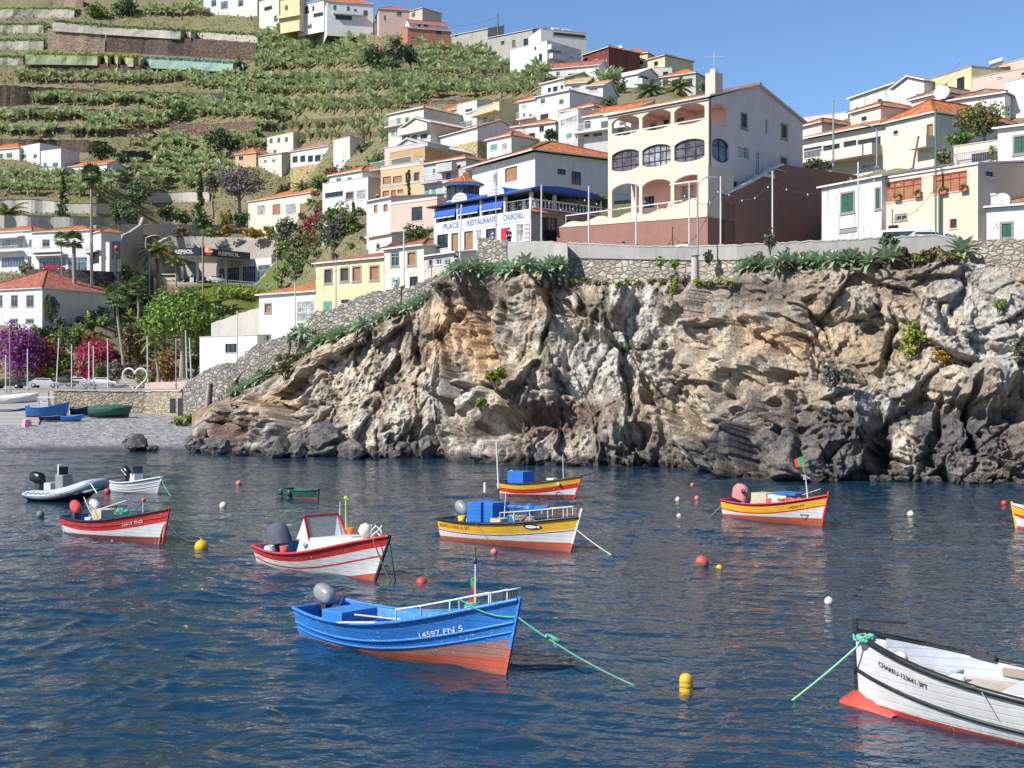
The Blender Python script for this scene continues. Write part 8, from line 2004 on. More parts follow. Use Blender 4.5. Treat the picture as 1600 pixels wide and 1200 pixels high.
m = MB(); p = toworld(rt,h.pt(.955,h.zs(.955),1,.02)) ; t_ = thing('rope_knot','green rope hitch round the bow of the large white boat','knot',p)
for k in range(5): a = k * 1.26; m.tube([p + Vector((.22 * math.cos(a + q * .8) * (1 - .08 * q),.16 * math.sin(a + q * .8),.04 + .05 * math.sin(q * 1.7 + k))) for q in range(7)],.026,5)
m.build('knot_coil',TEALR,t_); m = MB(); m.lathe(Vector((5.6,-.1,1.02)),[(.001,-.13),(.1,-.09),(.14,0),(.1,.1),(.001,.13)],12); m.build('fender_ball',BUW,rt)
rope('green mooring rope from the large white boat down to the left',p,PW(1229,1095) - UP * .08,.03,.024,paint('bright_green_rope',(.22,.52,.30),.8))
rope('thin white cord hanging over the side of the large white boat',toworld(rt,h.pt(.56,h.zs(.56),1,.07)),toworld(rt,h.pt(.53,.5,1,.05)),.0,.01,WHR)
clutter(rt,[('coil',5.05,.1,.75),('bucket',4.3,.5,.70),('oar',2.0,.72,.76),('tank',1.6,-.4,.7)])
# --- grey inflatable
rt,L = boat_root('inflatable_boat','grey inflatable boat with dark underside and black outboard, far left',PW(36,783) + Vector((.3,.8,0)),PW(146,786))
TUB = boatpaint('grey_rubber',(.38,.42,.47),.45,chip=.75)
m = MB(); cl = []
for k in range(41):
 s = -1 + 2 * k / 40; a = abs(s); u = 1 - a
 x = 4.35 * min(1,(1 - a) * 1.35) if a > .26 else 4.35 * min(1,.74 * 1.35) + .25 * (1 - (a / .26) ** 2)
 y = math.copysign(min(1,a / .30) ** .7 * .78,s); z = .36 + .62 * max(0,(x - 1.2) / 3.2) ** 1.7; cl.append(Vector((x,y,z)))
m.tube(cl,[.08,.17,.22] + [.25] * 35 + [.22,.17,.08],14); m.build('buoyancy_tube',TUB,rt)
m = MB(); m.tube([p + Vector((0,math.copysign(.235,p.y) if abs(p.y) > .3 else 0,-.03)) + Vector((.24 * max(0,1 - abs(p.y) / .5),0,0)) for p in cl[2:-2]],.025,5); m.build('rubbing_strip',FRAMEW,rt)
m = MB(); ts = np.linspace(0,1,14); keel = [Vector((.1 + 4.15 * t,0,-.35 + 1.05 * max(0,t - .45) ** 2 * 2.6)) for t in ts]; sl = [Vector((.1 + 4.25 * t,-.85 * (1 - max(0,(t - .5) / .5) ** 2.4) - .02,.25 + .60 * max(0,(t - .25)) ** 1.7)) for t in ts]
m.grid([sl,keel,[Vector((p.x,-p.y,p.z)) for p in sl]],0,True); m.build('rigid_hull',NAVY,rt)
m = MB(); m.face([Vector((.15,-.6,.32)),Vector((3.4,-.6,.42)),Vector((3.4,.6,.42)),Vector((.15,.6,.32))]); m.build('floor',METALG,rt)
box_part(rt,(2.15,0,.95),(.55,.7,.95),MOTG,'console',0,.06); m = MB(); m.box((2.1,0,1.62),(.06,.62,.42)); m.build('console_screen',GLASS,rt); m = MB(); m.tube([(2.1,-.34,1.35),(2.1,-.34,1.95),(2.1,.34,1.95),(2.1,.34,1.35)],.04,6); m.build('console_frame',METALW,rt)
box_part(rt,(1.35,0,.72),(.5,.8,.5),MOTW,'seat',0,.05); outboard(rt,.35,0,.72,MOTB,1.45,tilt=12,tiller=False)
m = MB()
for k in range(9): x = .3 + .35 * k; m.tube([Vector((x,-1.0,.52 + .1 * max(0,(x - 1.2) / 3.2))),Vector((x + .17,-1.03,.42 + .1 * max(0,(x - 1.2) / 3.2))),Vector((x + .35,-1.0,.52 + .1 * max(0,(x - 1.2) / 3.2)))],.018,4)
m.build('grab_line',METALD,rt); rope('pale rope from the bow of the inflatable boat down to the red boat',toworld(rt,Vector((4.3,-.3,1.1))),PW(152,800) + UP * .9,.02,.03,WHR)
# --- small white motor boat
rt,L = boat_root('motor_boat','small white motor boat with clinker sides and blue console, behind the inflatable',PW(170,769) + Vector((.3,.7,0)),PW(246,772.5))
h = Hull(L,1.6,.35,.62,.62,.98,bt=.8,zk=-.35,p0=.28,p1=.8)
build_hull(rt,h,[('w',-.1,.02)],[BW,BW],GYI,BW,floor=.2,strakes=[(.16,.014,FRAMEW),(.3,.014,FRAMEW),(.42,.012,FRAMEW)],post=None)
outboard(rt,.75,0,.8,MOTB,1.1,tilt=38,tiller=False,stripe=METALW); box_part(rt,(1.75,0,.75),(.4,.6,.7),FRAMEW,'console'); m = MB(); m.box((1.8,0,1.25),(.08,.66,.5)); m.build('console_screen',GLASSB,rt); thwart(rt,h,1.0,FRAMEW)
rope('green mooring rope from the small white motor boat',toworld(rt,Vector((h.x(1,.9),0,.9))),PW(272,776) - UP * .05,.2,.022,TEALR)
# --- green dinghy
rt,L = boat_root('dinghy','small dark green dinghy with tyre fenders, alone in the middle distance',PW(444,778) + Vector((.1,.4,0)),PW(496,781.5))
h = Hull(L,1.15,.12,.50,.47,.56,bt=.8,zk=-.3,p0=.25,p1=.7,full=2.6)
build_hull(rt,h,[('w',.06,.14)],[ANTI,GRN],GRN,GRN,floor=.15,post=BK,posth=.05,gr=.03); thwart(rt,h,.9,paint('purple_plank',(.1,.08,.2)))
for x in (-.02,.85):
 m = MB(); t = h.t_of(x); m.lathe(Vector((x,-h.hb(t,.3) - .07,.32)),[(.07,-.05),(.17,-.045),(.19,0),(.17,.045),(.07,.05)],14,ax=(Vector((1,0,0)),UP,Vector((0,-1,0)))); m.build('tyre_fender',METALD,rt)
# --- boat cut by the right edge
rt,L = boat_root('fishing_boat','yellow and white boat cut off by the right edge of the view',PW(1710,836),PW(1590,831))
h = Hull(L,1.7,.2,.8,.8,1.15,bt=.8,zk=-.4)
build_hull(rt,h,[('w',.12,.25),('s',.40,.48),('s',.30,.36)],[ANTI,BW,BR,BY],BW,FRAMEW,floor=.3,deck_from=.7,deckm=BW,post=BO,posth=.12); box_part(rt,(L * .78,0,1.2),(.6,.7,.5),FRAMEW,'white_box')
# ---- buoys
def buoy(label,px,py,r,mat,style='ball',weed=False):
 g = PW(px,py); g.z = 0; t = thing('buoy',label,'buoy',g); m = MB()
 if style == 'ball':
  m.lathe(g + UP * r * .62,[(r * math.sin(a),-r * math.cos(a)) for a in np.linspace(.02,math.pi - .02,12)],16); m.build('float',mat,t); m = MB(); m.lathe(g + UP * r * 1.55,[(r * .16,0),(r * .2,r * .12),(r * .12,r * .25)],8); m.build('lifting_eye',mat if not weed else BARK,t)
  if weed: m = MB(); m.lathe(g + UP * r * .0 + Vector((-r * .3,0,0)),[(r * .95,-.1),(r * 1.03,r * .3),(r * .9,r * .75)],12); m.build('weed_skirt',paint('buoy_weed',(.12,.11,.06),.95,.4),t)
 else:
  m.lathe(g,[(r * .92,-.3),(r,-.05),(r,r * 1.9),(r * .88,r * 2.35),(r * .5,r * 2.7),(.01,r * 2.78)],18); m.build('float',mat,t); m = MB(); m.lathe(g,[(r * 1.03,r * .75),(r * 1.05,r * .8),(r * 1.05,r * .95),(r * 1.03,r * 1.0)],18); m.lathe(g,[(r * 1.03,r * 1.55),(r * 1.05,r * 1.6),(r * 1.03,r * 1.66)],18); m.build('band',paint('buoy_dirt',(.30,.2,.05),.8),t)
 return t
def rad(px_d,py): return px_d / 2 * (F * H / (py - YH)) / F
buoy('orange yellow ball buoy at the end of the red boat rope',315,861,rad(22,861),BUY)
buoy('faded red ball buoy with pale patches, largest in the middle of the water',1097,886,rad(22,886),paint('faded_red_buoy',(.50,.11,.10),.6,.5),weed=True)
buoy('tiny yellow weedy buoy beside the faded red ball',1124,891,rad(11,891),BUY,weed=True)
buoy('yellow bullet shaped mooring buoy in the foreground',1072,1081,rad(21,1081),BUY,'post')
buoy('cream ball buoy alone right of the centre',1295,944,rad(14,944),BUW)
buoy('cream ball buoy near the right boat',1423,807,rad(11,807),BUW)
buoy('small orange buoy near the cliff, left of the right boat',1082,760,rad(7,760),paint('orange_buoy',(.65,.13,.03)))
buoy('small pink buoy below the small orange one',1089,781,rad(8,781),BUP); buoy('small cream buoy left of the small pink one',1059,783,rad(8,783),BUW); buoy('little cream buoy below the other cream one in mid water',1061,809,rad(8,809),BUW)
buoy('red ball buoy at the right edge near the cliff',1569,789,rad(9,789),BUR); buoy('cream ball buoy behind the red boat',349,794,rad(12,794),BUW); buoy('small pink buoy behind the cream one at left',373,758,rad(9,758),BUP)
buoy('dark grey buoy below the inflatable boat',63,808,rad(13,808),BUG); buoy('red buoy with weed near the cabin boat bow',659,916,rad(18,916),BUR,weed=True); buoy('red ball buoy at the stern of the small white motor boat',168,771,rad(10,771),BUR)
buoy('pink ball buoy in front of the yellow boat',772,866,rad(11,866),BUP)
# ================================================================ BOULDERS
def boulder_mesh(seed):
 r = np.random.default_rng(seed); bm = bmesh.new()
 for k in range(26): d = r.normal(0,1,3); d /= np.linalg.norm(d); d *= r.uniform(.82,1.0); bm.verts.new(d)
 res = bmesh.ops.convex_hull(bm,input=bm.verts); bmesh.ops.delete(bm,geom=[g for g in res['geom_interior'] if isinstance(g,bmesh.types.BMVert)],context='VERTS')
 bmesh.ops.bevel(bm,geom=list(bm.edges),offset=.07,segments=1,affect='EDGES',clamp_overlap=True); bmesh.ops.triangulate(bm,faces=bm.faces); bmesh.ops.subdivide_edges(bm,edges=bm.edges,cuts=2,use_grid_fill=True)
 for v in bm.verts:
  if v.co.length > 1.0: v.co *= 1.0 / v.co.length
 co = np.array([tuple(v.co) for v in bm.verts]); f,e = facets(co * 2.2 + seed,9); d = fbm(co * 2.4 + seed,4,seed) * .16 + f * .07
 for v,k in zip(bm.verts,d): v.co *= 1 + k
 me = bpy.data.meshes.new('boulder'); bm.to_mesh(me); bm.free()
 a = me.color_attributes.new('tint','FLOAT_COLOR','POINT'); n = len(me.vertices); c = np.ones((n,4),np.float32); co = np.array([tuple(v.co) for v in me.vertices]); t = fbm(co * 1.6 + seed * 3,3,5)[:,None]
 c[:,:3] = np.array([.16,.15,.14]) + np.array([.09,.08,.065]) * t * 1.6; a.data.foreach_set('color',c.ravel()); me.materials.append(ROCK); return me
BME = [boulder_mesh(k) for k in range(8)]
def boulder(x,y,w_,h_,lb=None,tilt=0,D=None,dz=.25,dd=None):
 """x,y: middle of the foot; w_,h_ size in rows"""
 D = D or F * H / (max(y,702) - YH); o = bpy.data.objects.new('boulder',rng.choice(BME)); COL.objects.link(o)
 sx = w_ * D / F / 2; sz = h_ * D / F / 2; z = Z(y,D) + sz * (1 - dz); o.location = (PX(x,D),D,z); o.scale = (sx,dd or (sx + sz) * .55,sz * 1.08); o.rotation_euler = (rng.uniform(-.2,.2),R(tilt),rng.uniform(-.5,.5))
 tag(o,lb or 'dark angular boulder among the tumbled rocks along the foot of the cliff','boulder',None if lb else 'boulders along the cliff foot')
boulder(508,714,78,66,'huge pale grey tilted slab boulder at the left foot of the cliff',-28); boulder(473,714,50,48,'big brown grey boulder leaning against the tilted slab'); boulder(432,716,64,42,'dark shiny jagged boulder left of the huge slab'); boulder(376,712,36,16,'low flat rock at the end of the shingle')
boulder(548,716,46,36,'grey boulder just right of the huge tilted slab'); boulder(845,700,80,26,'long pale tilted slab lying on boulders in the middle',-20); boulder(805,724,66,40,'wide grey boulder under the long pale slab',0); boulder(862,725,60,34,'rounded dark boulder right of the wide grey one')
boulder(672,716,44,46,'tall faceted grey boulder left of the scoria pocket'); boulder(630,716,36,32,'pale rounded boulder left of the tall faceted one'); boulder(212,704,50,32,'lone dark rock on the edge of the shingle beach',D=119); boulder(238,705,22,12,'small low rock beside the lone beach rock',D=118.5)
for x,y,w_,h_ in ((306,706,40,26),(326,709,34,22),(345,711,42,30),(316,700,30,34),(300,698,26,20)): boulder(x,y,w_,h_)
for x in list(np.linspace(395,760,17)) + list(np.linspace(765,1090,16)): boulder(x + rng.uniform(-9,9),ip(x,BASE) + rng.uniform(-2,3),rng.uniform(14,58),rng.uniform(12,36),tilt=rng.uniform(-25,25))
for x in np.linspace(1120,1590,20): boulder(x + rng.uniform(-8,8),ip(x,BASE) + rng.uniform(0,3),rng.uniform(14,34),rng.uniform(8,16),tilt=rng.uniform(-20,20))
# ================================================================ POSTS, LAMPS, WIRES
LIGHTG = 'white festoon light posts'
def post(lb,x,yt,yb,D,r=.07,mat=METALW,name='light_post',cat='post',arm=None,group=None,xt=None,foot=True):
 a = P(x,yb,D); b = P(xt if xt is not None else x,yt,D); t = thing(name,lb,cat,a,group=group); m = MB(); m.tube([a - UP * .5,a.lerp(b,.5),b],[r * 1.1,r,r * .9],8); m.lathe(b,[(r * .9,0),(r * 1.3,.02),(r * 1.3,.08),(.01,.14)],8); m.build('post_shaft',mat,t)
 if foot: m = MB(); m.box(a + UP * .05,(r * 4,r * 4,.2)); m.build('base_plate',METALG,t)
 if arm:
  m = MB(); L = arm; pts = [b + Vector((L * s,-.1 * s,.55 * math.sin(math.pi / 2 * s))) for s in np.linspace(0,1,6)]; m.tube(pts,r * .7,6); m.box(pts[-1] + Vector((.25 * (1 if L > 0 else -1),0,-.03)),(.7,.25,.12)); m.build('lamp_arm',METALG,t)
 return b
tops = []
for lb,x,yt,yb,dd in (('white post in front of the restaurant side wall',846,291,378,1.2),('white post before the left end of the arcaded terrace',920,293,381,1.4),('white post before the middle of the arcaded terrace',994,289,385,1.4),('white post before the right arch of the terrace',1077,285,384,1.4),
 ('white post at the corner of the brown base wall',1126,278,384,1.5),('white post in front of the brown side wall',1207,270,380,1.5),('white post in front of the weathered white cottage',1341,256,376,1.5),('white post in front of the red framed windows',1494,236,374,1.5)):
 tops.append(post(lb,x,yt,yb,ip(x,WALL,1) + dd,.062,group=LIGHTG))
post('thin leaning white post left of the restaurant lettering',718,322,405,114.5,.07,xt=721); post('thin grey lamp pole in front of the restaurant',775,262,378,111.5,.05,METALG,'lamp_pole','lamp'); post('dark street lamp post at the broken parapet pier',1090,288,440,97.8,.07,METALG,'street_lamp','street lamp',.8)
post('green lamp post before the cream house',1462,172,376,94.2,.07,GREENM,'lamp_pole','lamp'); post('shorter green post beside the tall green lamp post',1467.5,298,374,94.6,.07,GREENM,'lamp_pole','lamp'); post('grey pole rising above the long balcony',1302,158,252,122,.09,METALG,'lamp_pole','lamp'); post('curved street lamp in front of the cream gable block',1370,205,262,117,.08,METALG,'street_lamp','street lamp',-1.0)
post('leaning wooden pole in the garden under the cream gable block',1425,215,265,112,.09,BARK,'pole','pole',xt=1435); post('weathered concrete pier post on the rubble wall',1086,400,447,97.6,.3,CONCL,'pier','pier',foot=False); post('slanted dark post on the bank by the beach',322,600,645,133,.22,CONC,'pier','pier',xt=327,foot=False)
for lb,x,yt,yb,D in (('tall street pole behind the museum roof',143.5,370,480,226),('street pole right of the station ramp',233,392,470,258),('curved street lamp at the ramp',228,372,392,258)):
 post(lb,x,yt,yb,D,.2,METALG,'street_lamp','street lamp',2.0 if 'curved' in lb else None)
post('grey street lamp by the dark stone wall',433,390,448,262,.14,METALG,'street_lamp','street lamp',3.0); post('wooden power pole on the right end of the ridge',778,22,58,404,.2,BARK,'power_pole','pole'); post('thin antenna mast on the ridge',754,25,55,408,.08,METALG,'antenna_mast','mast'); post('white post before the white stair house',461,444,520,127,.07); post('white post at the small white building',371,488,566,132,.07); post('white post before the mint house',631,363,448,118.4,.07); post('dark thin post before the yellow stair house',525,405,500,124,.05,METALG)
sq = []
for lb,x,yt,yb,xt in (('tall bare mast at the left of the square',16,515,612,15),('short post at the left edge of the square',9,556,612,None),('thin post with a round sign at the square',43,547,610,None),('leaning white post by the parked silver car',88,530,602,92),('white post with a small flag behind the railing',112,540,606,None),('white post left of the magenta bougainvillea',139,537,602,None),('slim post with a pink pennant',146,542,598,None),('white post in front of the magenta bougainvillea',169,530,610,168),('white post beside the heart sculpture',231,527,598,230),('grey thin post in front of the plane tree',275,530,602,None),('white post right of the plane tree trunk',292,518,592,290),('leaning pale post right of the plane tree',299,530,588,296)):
 D = 162 if x < 260 else 150; sq.append(post(lb,x,yt,yb,D,.075,METALW if 'grey' not in lb and 'bare' not in lb else METALG,xt=xt))
def wire(lb,pts,sag,r=.02,bulbs=0):
 c = Vector(pts[0]); t = thing('festoon_wire' if bulbs else 'overhead_wire',lb,'wire',c); m = MB(); bl = []
 for a,b in zip(pts,pts[1:]):
  q = [Vector(a).lerp(Vector(b),k / 12) - UP * sag * 4 * (k / 12) * (1 - k / 12) for k in range(13)]; m.tube(q,r,4,cap=False); bl += q[2:12:3]
 m.build('cable',METALD,t)
 for p in bl[:60] if bulbs else []: m = MB(); m.lathe(p - UP * .16,[(.001,0),(.055,.04),(.055,.1),(.02,.16)],8); m.build('bulb',FRAMEW,t)
wire('string of festoon bulbs between the posts on the cliff road',[p - UP * .6 for p in tops],1.3,.018,1)
wire('festoon wire along the square',[p - UP * .1 for p in sq[3:9]],.5,.02)
wire('thin overhead wires above the right end of the ridge',[P(700,40,404),P(778,26,404),P(836,48,400)],1.0,.03)
wire('overhead wire crossing the sky right of the arcaded building',[P(1255,190,130),P(1400,150,150),P(1500,98,140)],1.2,.02)
wire('overhead wire crossing in front of the white hip roofed house',[P(640,210,130),P(790,268,124),P(985,305,112)],.3,.016)
wire('overhead wire from the stair houses to the upper road',[P(461,446,127),P(631,365,118.4),P(718,324,114.5)],.5,.016)
# ================================================================ THE SQUARE AND THE BEACH
t = thing('heart_sculpture','white outline heart sculpture standing on the edge of the square','sculpture',P(211,610,152)); c = P(211,592,152); m = MB(); s_ = 1.52; pts = []
for k in range(61):
 a = 2 * math.pi * k / 60; pts.append(c + Vector((s_ * .95 * math.sin(a) ** 3,0,s_ * (.8125 * math.cos(a) - .3125 * math.cos(2 * a) - .125 * math.cos(3 * a) - .0625 * math.cos(4 * a)) + .1)))
m.tube(pts,.12,8); m.build('heart_outline',FRAMEW,t); m = MB(); m.tube([p + Vector((.0,.3,0)) for p in pts],.07,6); m.build('heart_back',FRAMEW,t); m = MB(); m.box(P(211,609.5,152),(1.5,.8,.2)); m.bar(P(207,609,152),c + Vector((-.35,0,-1.0)),.1); m.bar(P(215,609,152),c + Vector((.35,0,-1.0)),.1); m.build('pedestal',METALG,t)
t = thing('railing','grey railing along the quay edge of the square','railing',P(120,612,149.6)); m = MB(); a,b = P(84,606,149.6),P(205,606,149.2)
for k in range(48): p = a.lerp(b,k / 47); m.bar(p - UP * .45,p + UP * .55,.05)
m.bar(a + UP * .55,b + UP * .55,.08); m.build('rail_bars',METALG,t)
n = NT('slip_stripes'); tc = n.co(); wv = n.n('ShaderNodeTexWave',wave_type='BANDS',bands_direction='Y'); wv.inputs['Scale'].default_value = .28; wv.inputs['Distortion'].default_value = .4; n.l(tc,wv.inputs['Vector'])
slip = n.fin(n.ramp(wv.outputs['Fac'],[(.45,(.16,.15,.14)),(.55,(.44,.42,.38))]),.9)
t = thing('slipway','striped concrete slipway rising from the shingle to the square','slipway',P(40,650,140)); m = MB(); p = [Vector((PX(a,D),D,2.05 + (D - 135) / 31 * 3.35)) for a,D in ((-70,135),(60,135),(74,150),(76,166),(-70,166))]; m.prism(p,(0,0,-1.2)); m.build('ramp',slip,t)
def car(lb,x,y,D,L,col,yaw=0,van=False,glass=GLASS,cat='car'):
 g = P(x,y,D); t = thing('parked_van' if van else 'parked_car',lb,cat,g,R(yaw),local=True); Wd = 1.7; prof = [(-.5,.35),(-.5,.62),(-.47,.78),(-.30,.86),(-.17,1.32),(.22,1.38),(.38,.95),(.49,.82),(.5,.35)] if not van else [(-.5,.35),(-.5,1.0),(-.46,1.75),(-.3,1.92),(.42,1.95),(.49,1.7),(.5,.35)]
 m = MB(); rows = [[Vector((px_ * L,sy * (Wd / 2 - (.16 if z > 1.1 else 0) - ins),z)) for px_,z in prof] for sy,ins in ((-1,.0),(1,.0))]; m.grid(rows,0,False); m.face(rows[0][::-1]); m.face(rows[1]); o = m.build('body',col,t,weld=True)
 m = MB()
 for sy in (-1,1):
  q = [(-.26,.9),(-.155,1.26),(.2,1.31),(.33,.95)] if not van else [(-.44,1.1),(-.42,1.66),(.4,1.7),(.44,1.1)]
  m.face([Vector((a * L,sy * (Wd / 2 - .06),z)) for a,z in q][::sy])
 q = (.395,.225,.96,1.34) if not van else (.505,.492,1.1,1.66); m.face([Vector((q[0] * L + .02,-.7,q[2])),Vector((q[0] * L + .02,.7,q[2])),Vector((q[1] * L + .03,.6,q[3])),Vector((q[1] * L + .03,-.6,q[3]))]); m.face([Vector((-.31 * L,-.7,.9)),Vector((-.31 * L,.7,.9)),Vector((-.19 * L,.6,1.28)),Vector((-.19 * L,-.6,1.28))]) if not van else None; m.build('windows',glass,t)
 for wx in (-.31,.31):
  for sy in (-1,1):
   m = MB(); m.lathe(Vector((wx * L,sy * (Wd / 2 - .1),.32)),[(.001,-.11),(.31,-.11),(.33,-.06),(.33,.06),(.31,.11),(.001,.11)],14,ax=(Vector((1,0,0)),UP,Vector((0,-1,0)))); wo = m.build('wheel',plain('tyre_rubber',(.02,.02,.02),.8),t); m = MB(); m.lathe(Vector((wx * L,sy * (Wd / 2 + .02),.32)),[(.001,0),(.19,.0),(.19,.015),(.001,.02)],10,ax=(Vector((1,0,0)),UP,Vector((0,-1,0)))); m.build('rim',METALG,wo)
 for sy in (-1,1): m = MB(); m.box((.495 * L,sy * .6,.66),(.06,.3,.14)); m.build('headlight',FRAMEW,t); m = MB(); m.box((-.5 * L,sy * .65,.72),(.05,.22,.14)); m.build('tail_light',FRAMER,t)
CW,CK,CS,CRD,CB = [plain('car_' + a,c,.25) for a,c in (('white',(.75,.75,.76)),('black',(.015,.016,.018)),('silver',(.45,.47,.48)),('red',(.42,.03,.04)),('blue',(.05,.12,.3)))]
car('black car parked at the left edge of the square',14,607,176,4.4,CK); car('dark car behind the post at the left of the square',42,605,186,4.3,CK,10); car('silver car parked in front of the red bougainvillea',71,606,178,4.4,CS,180); car('dark car beside the silver car on the square',98,604,186,4.2,CK,175); car('small white car under the magenta bougainvillea',119,604,190,3.9,CW,20); car('white car at the right end of the square',161,604,192,4.2,CW,185)
car('red car in front of the restaurant row',82,424,243,4.4,CRD,5); car('white car parked right of the red one',170,428,245,4.4,CW,10); car('white car on the road under the mural wall',133,508,226,4.4,CW,185)
car('white hatchback at the petrol station shop',337,441,296,4.2,CW,190); car('cream camper van under the petrol station canopy',262,441,299,4.6,plain('van_cream',(.60,.52,.34),.35),0,True,cat='van'); car('dark car behind the camper van at the petrol station',297,441,299,4.2,CK,5); car('blue car at the petrol pumps',313,441,300,4.0,CB,5)
def gz(x,D): return Vector((PX(x,D),D,0))
def roadcar(lb,x,dd,zoff,L,col,yaw,van=False):
 D = ip(x,WALL,1) + dd; y = ip(x,WALL,2); car(lb,x,YH - (Z(y,ip(x,WALL,1)) - zoff - H) / D * F,D,L,col,yaw,van)
roadcar('white car half hidden by the parapet under the arcaded building',1062,2.2,1.05,4.3,CW,-28); roadcar('white van beside the cream house on the cliff road',1418,2.6,1.15,4.4,CW,-12,True); roadcar('white car right of the van on the cliff road',1448,2.4,.95,4.0,CW,170); roadcar('blue car at the right end of the parapet',1484,2.6,.9,3.9,CB,-80)
t = thing('motor_scooter','small dark scooter parked by the railing on the square','scooter',P(141,611,151)); b = P(141,611,151); m = MB()
for dx in (-.55,.55): m.lathe(b + Vector((dx,0,.25)),[(.1,-.06),(.25,-.05),(.25,.05),(.1,.06)],12,ax=(Vector((1,0,0)),UP,Vector((0,-1,0))))
m.build('wheels',METALD,t); m = MB(); m.tube([b + Vector((-.6,0,.5)),b + Vector((-.1,0,.62)),b + Vector((.1,0,.3)),b + Vector((.45,0,.35)),b + Vector((.5,0,1.0))],[.14,.14,.1,.1,.06],8); m.bar(b + Vector((.45,-.3,1.0)),b + Vector((.45,.3,1.0)),.06); m.box(b + Vector((-.35,0,.72)),(.7,.28,.12)); m.build('body',METALG,t)
def beached(name,lb,x,y,D,L,B,cols,yaw,h0=.9,sheer=.35,deckmat=None,tarp=None):
 g = P(x,y,D); g.z = float(ground_z(np.array([x]),np.array([D]))[0]) + .12 if x > 20 else g.z; rt = thing(name,lb,'boat',g,R(yaw),local=True); h = Hull(L,B,.4,h0,h0 * .95,h0 + sheer,bt=.75,zk=-.02,p0=.35,p1=.8)
 build_hull(rt,h,[('w',.2,.35),('s',.3,.34)],cols,deckmat or BBI,cols[-1],floor=.3,deck_from=.65,deckm=deckmat or BBI,n=20); rt.rotation_euler.x = R(5)
 if tarp:
  m = MB(); ts = np.linspace(0,1,16); m.grid([[h.pt(t_,h.zs(t_) * .45,-1,.05) for t_ in ts],[h.pt(t_,h.zs(t_) + .03,-1,.05) for t_ in ts],[Vector((h.x(t_,1),-h.b(t_) * .3,h.zs(t_) + .42 * math.sin(math.pi * (.12 + .8 * t_)) + .04 * math.sin(t_ * 30))) for t_ in ts],[Vector((h.x(t_,1),h.b(t_) * .3,h.zs(t_) + .42 * math.sin(math.pi * (.12 + .8 * t_)))) for t_ in ts],[h.pt(t_,h.zs(t_) + .03,1,.05) for t_ in ts],[h.pt(t_,h.zs(t_) * .45,1,.05) for t_ in ts]],0,True); m.face([h.pt(0,h.zs(0) * .45,-1,.05),h.pt(0,h.zs(0),-1,.05),Vector((0,-h.b(0) * .3,h.zs(0) + .15)),Vector((0,h.b(0) * .3,h.zs(0) + .15)),h.pt(0,h.zs(0),1,.05),h.pt(0,h.zs(0) * .45,1,.05)]); m.build('tarpaulin',tarp,rt)
 return rt,h
rt,h = beached('beached_boat','blue boat with white wheelhouse frame pulled up on the shingle',42,657,140,4.2,1.7,[BK,BB,BB,BB],4,1.25,.4,BW)
box_part(rt,(1.9,0,1.5),(1.0,.9,.5),BW,'wheelhouse'); m = MB()
for x in (1.4,2.4,3.0):
 for y in (-.45,.45): m.bar((x,y,1.2),(x,y,2.2),.08)
m.box((2.2,0,2.2),(1.9,1.1,.07)); m.build('canopy_frame',FRAMEW,rt)
beached('beached_boat','boat under a dark green tarpaulin on the shingle',140,664,140.5,4.2,1.9,[BK,GRN,GRN,GRN],3,1.0,.2,None,paint('green_tarp',(.025,.10,.075),.8,.3)); beached('beached_boat','small blue and red dinghy lying before the stone wall',96,666,137.5,2.0,1.0,[BB,DRED,BB,BB],5,.5,.12); beached('beached_boat','small dark dinghy lying under the blue boat',62,667,137.5,2.4,1.0,[BK,GRN,BK,BK],4,.45,.1); beached('beached_boat','dark dinghy between the blue boat and the tarpaulin boat',112,660,142,2.0,1.1,[BK,NAVY,NAVY,NAVY],-10,.9,.2)
beached('beached_boat','white covered boat with orange side on the slipway at the left edge',-6,634,152,4.4,1.8,[BK,BW,BO,BW],24,1.0,.5,BW,paint('white_tarp',(.66,.65,.62),.8)); beached('beached_boat','dark boat hauled up beside the slipway at the left edge',-14,652,145,3.4,1.5,[BK,BR,BK,BK],10,.8,.2)
t = thing('plastic_stool','pink plastic stool standing on the shingle','stool',P(42,671,134)); b = P(42,671,134); m = MB(); m.lathe(b,[(.62,0),(.42,1.0),(.36,1.05),(.001,1.06)],4,sm=False); m.build('stool_body',paint('pink_plastic',(.72,.30,.36),.5),t)
t = thing('boundary_pier','dark opening and block at the end of the quay wall','pier',P(272,640,138)); m = MB(); m.box(P(270,634,138.2),(.5,.5,1.6)); m.box(P(283,636,137),(.6,.5,1.9)); m.build('pier_blocks',METALD,t)
# flower boxes on the cream house
for k,x in enumerate((1402,1434,1474,1506)):
 t_,f,z0,z1 = HOUSES['r_b']; u = f.u_at(x,-.2); D = f.D(u); p = f.W(u,-.2,Z([311,306,301,297][k],D)); t = thing('flower_box',('potted plant left under the left red window','potted plant right under the left red window','potted plant left under the right red window','potted plant with red flowers right under the right red window')[k],'flower box',p); m = MB(); m.box(p,(.62,.28,.24),ax=f.ax()); m.build('trough',paint('clay_pot',(.4,.15,.08)),t); a,b = blob_points(tuple(p + UP * .22),(.36,.2,.22),60); V,Fc = leaf_quads(a,b,.13); npmesh('plant',V,Fc,[LEAF_M,BOUG_R],t,mi=(nrg.random(60) < (.4 if k == 3 else .08)).astype(int))
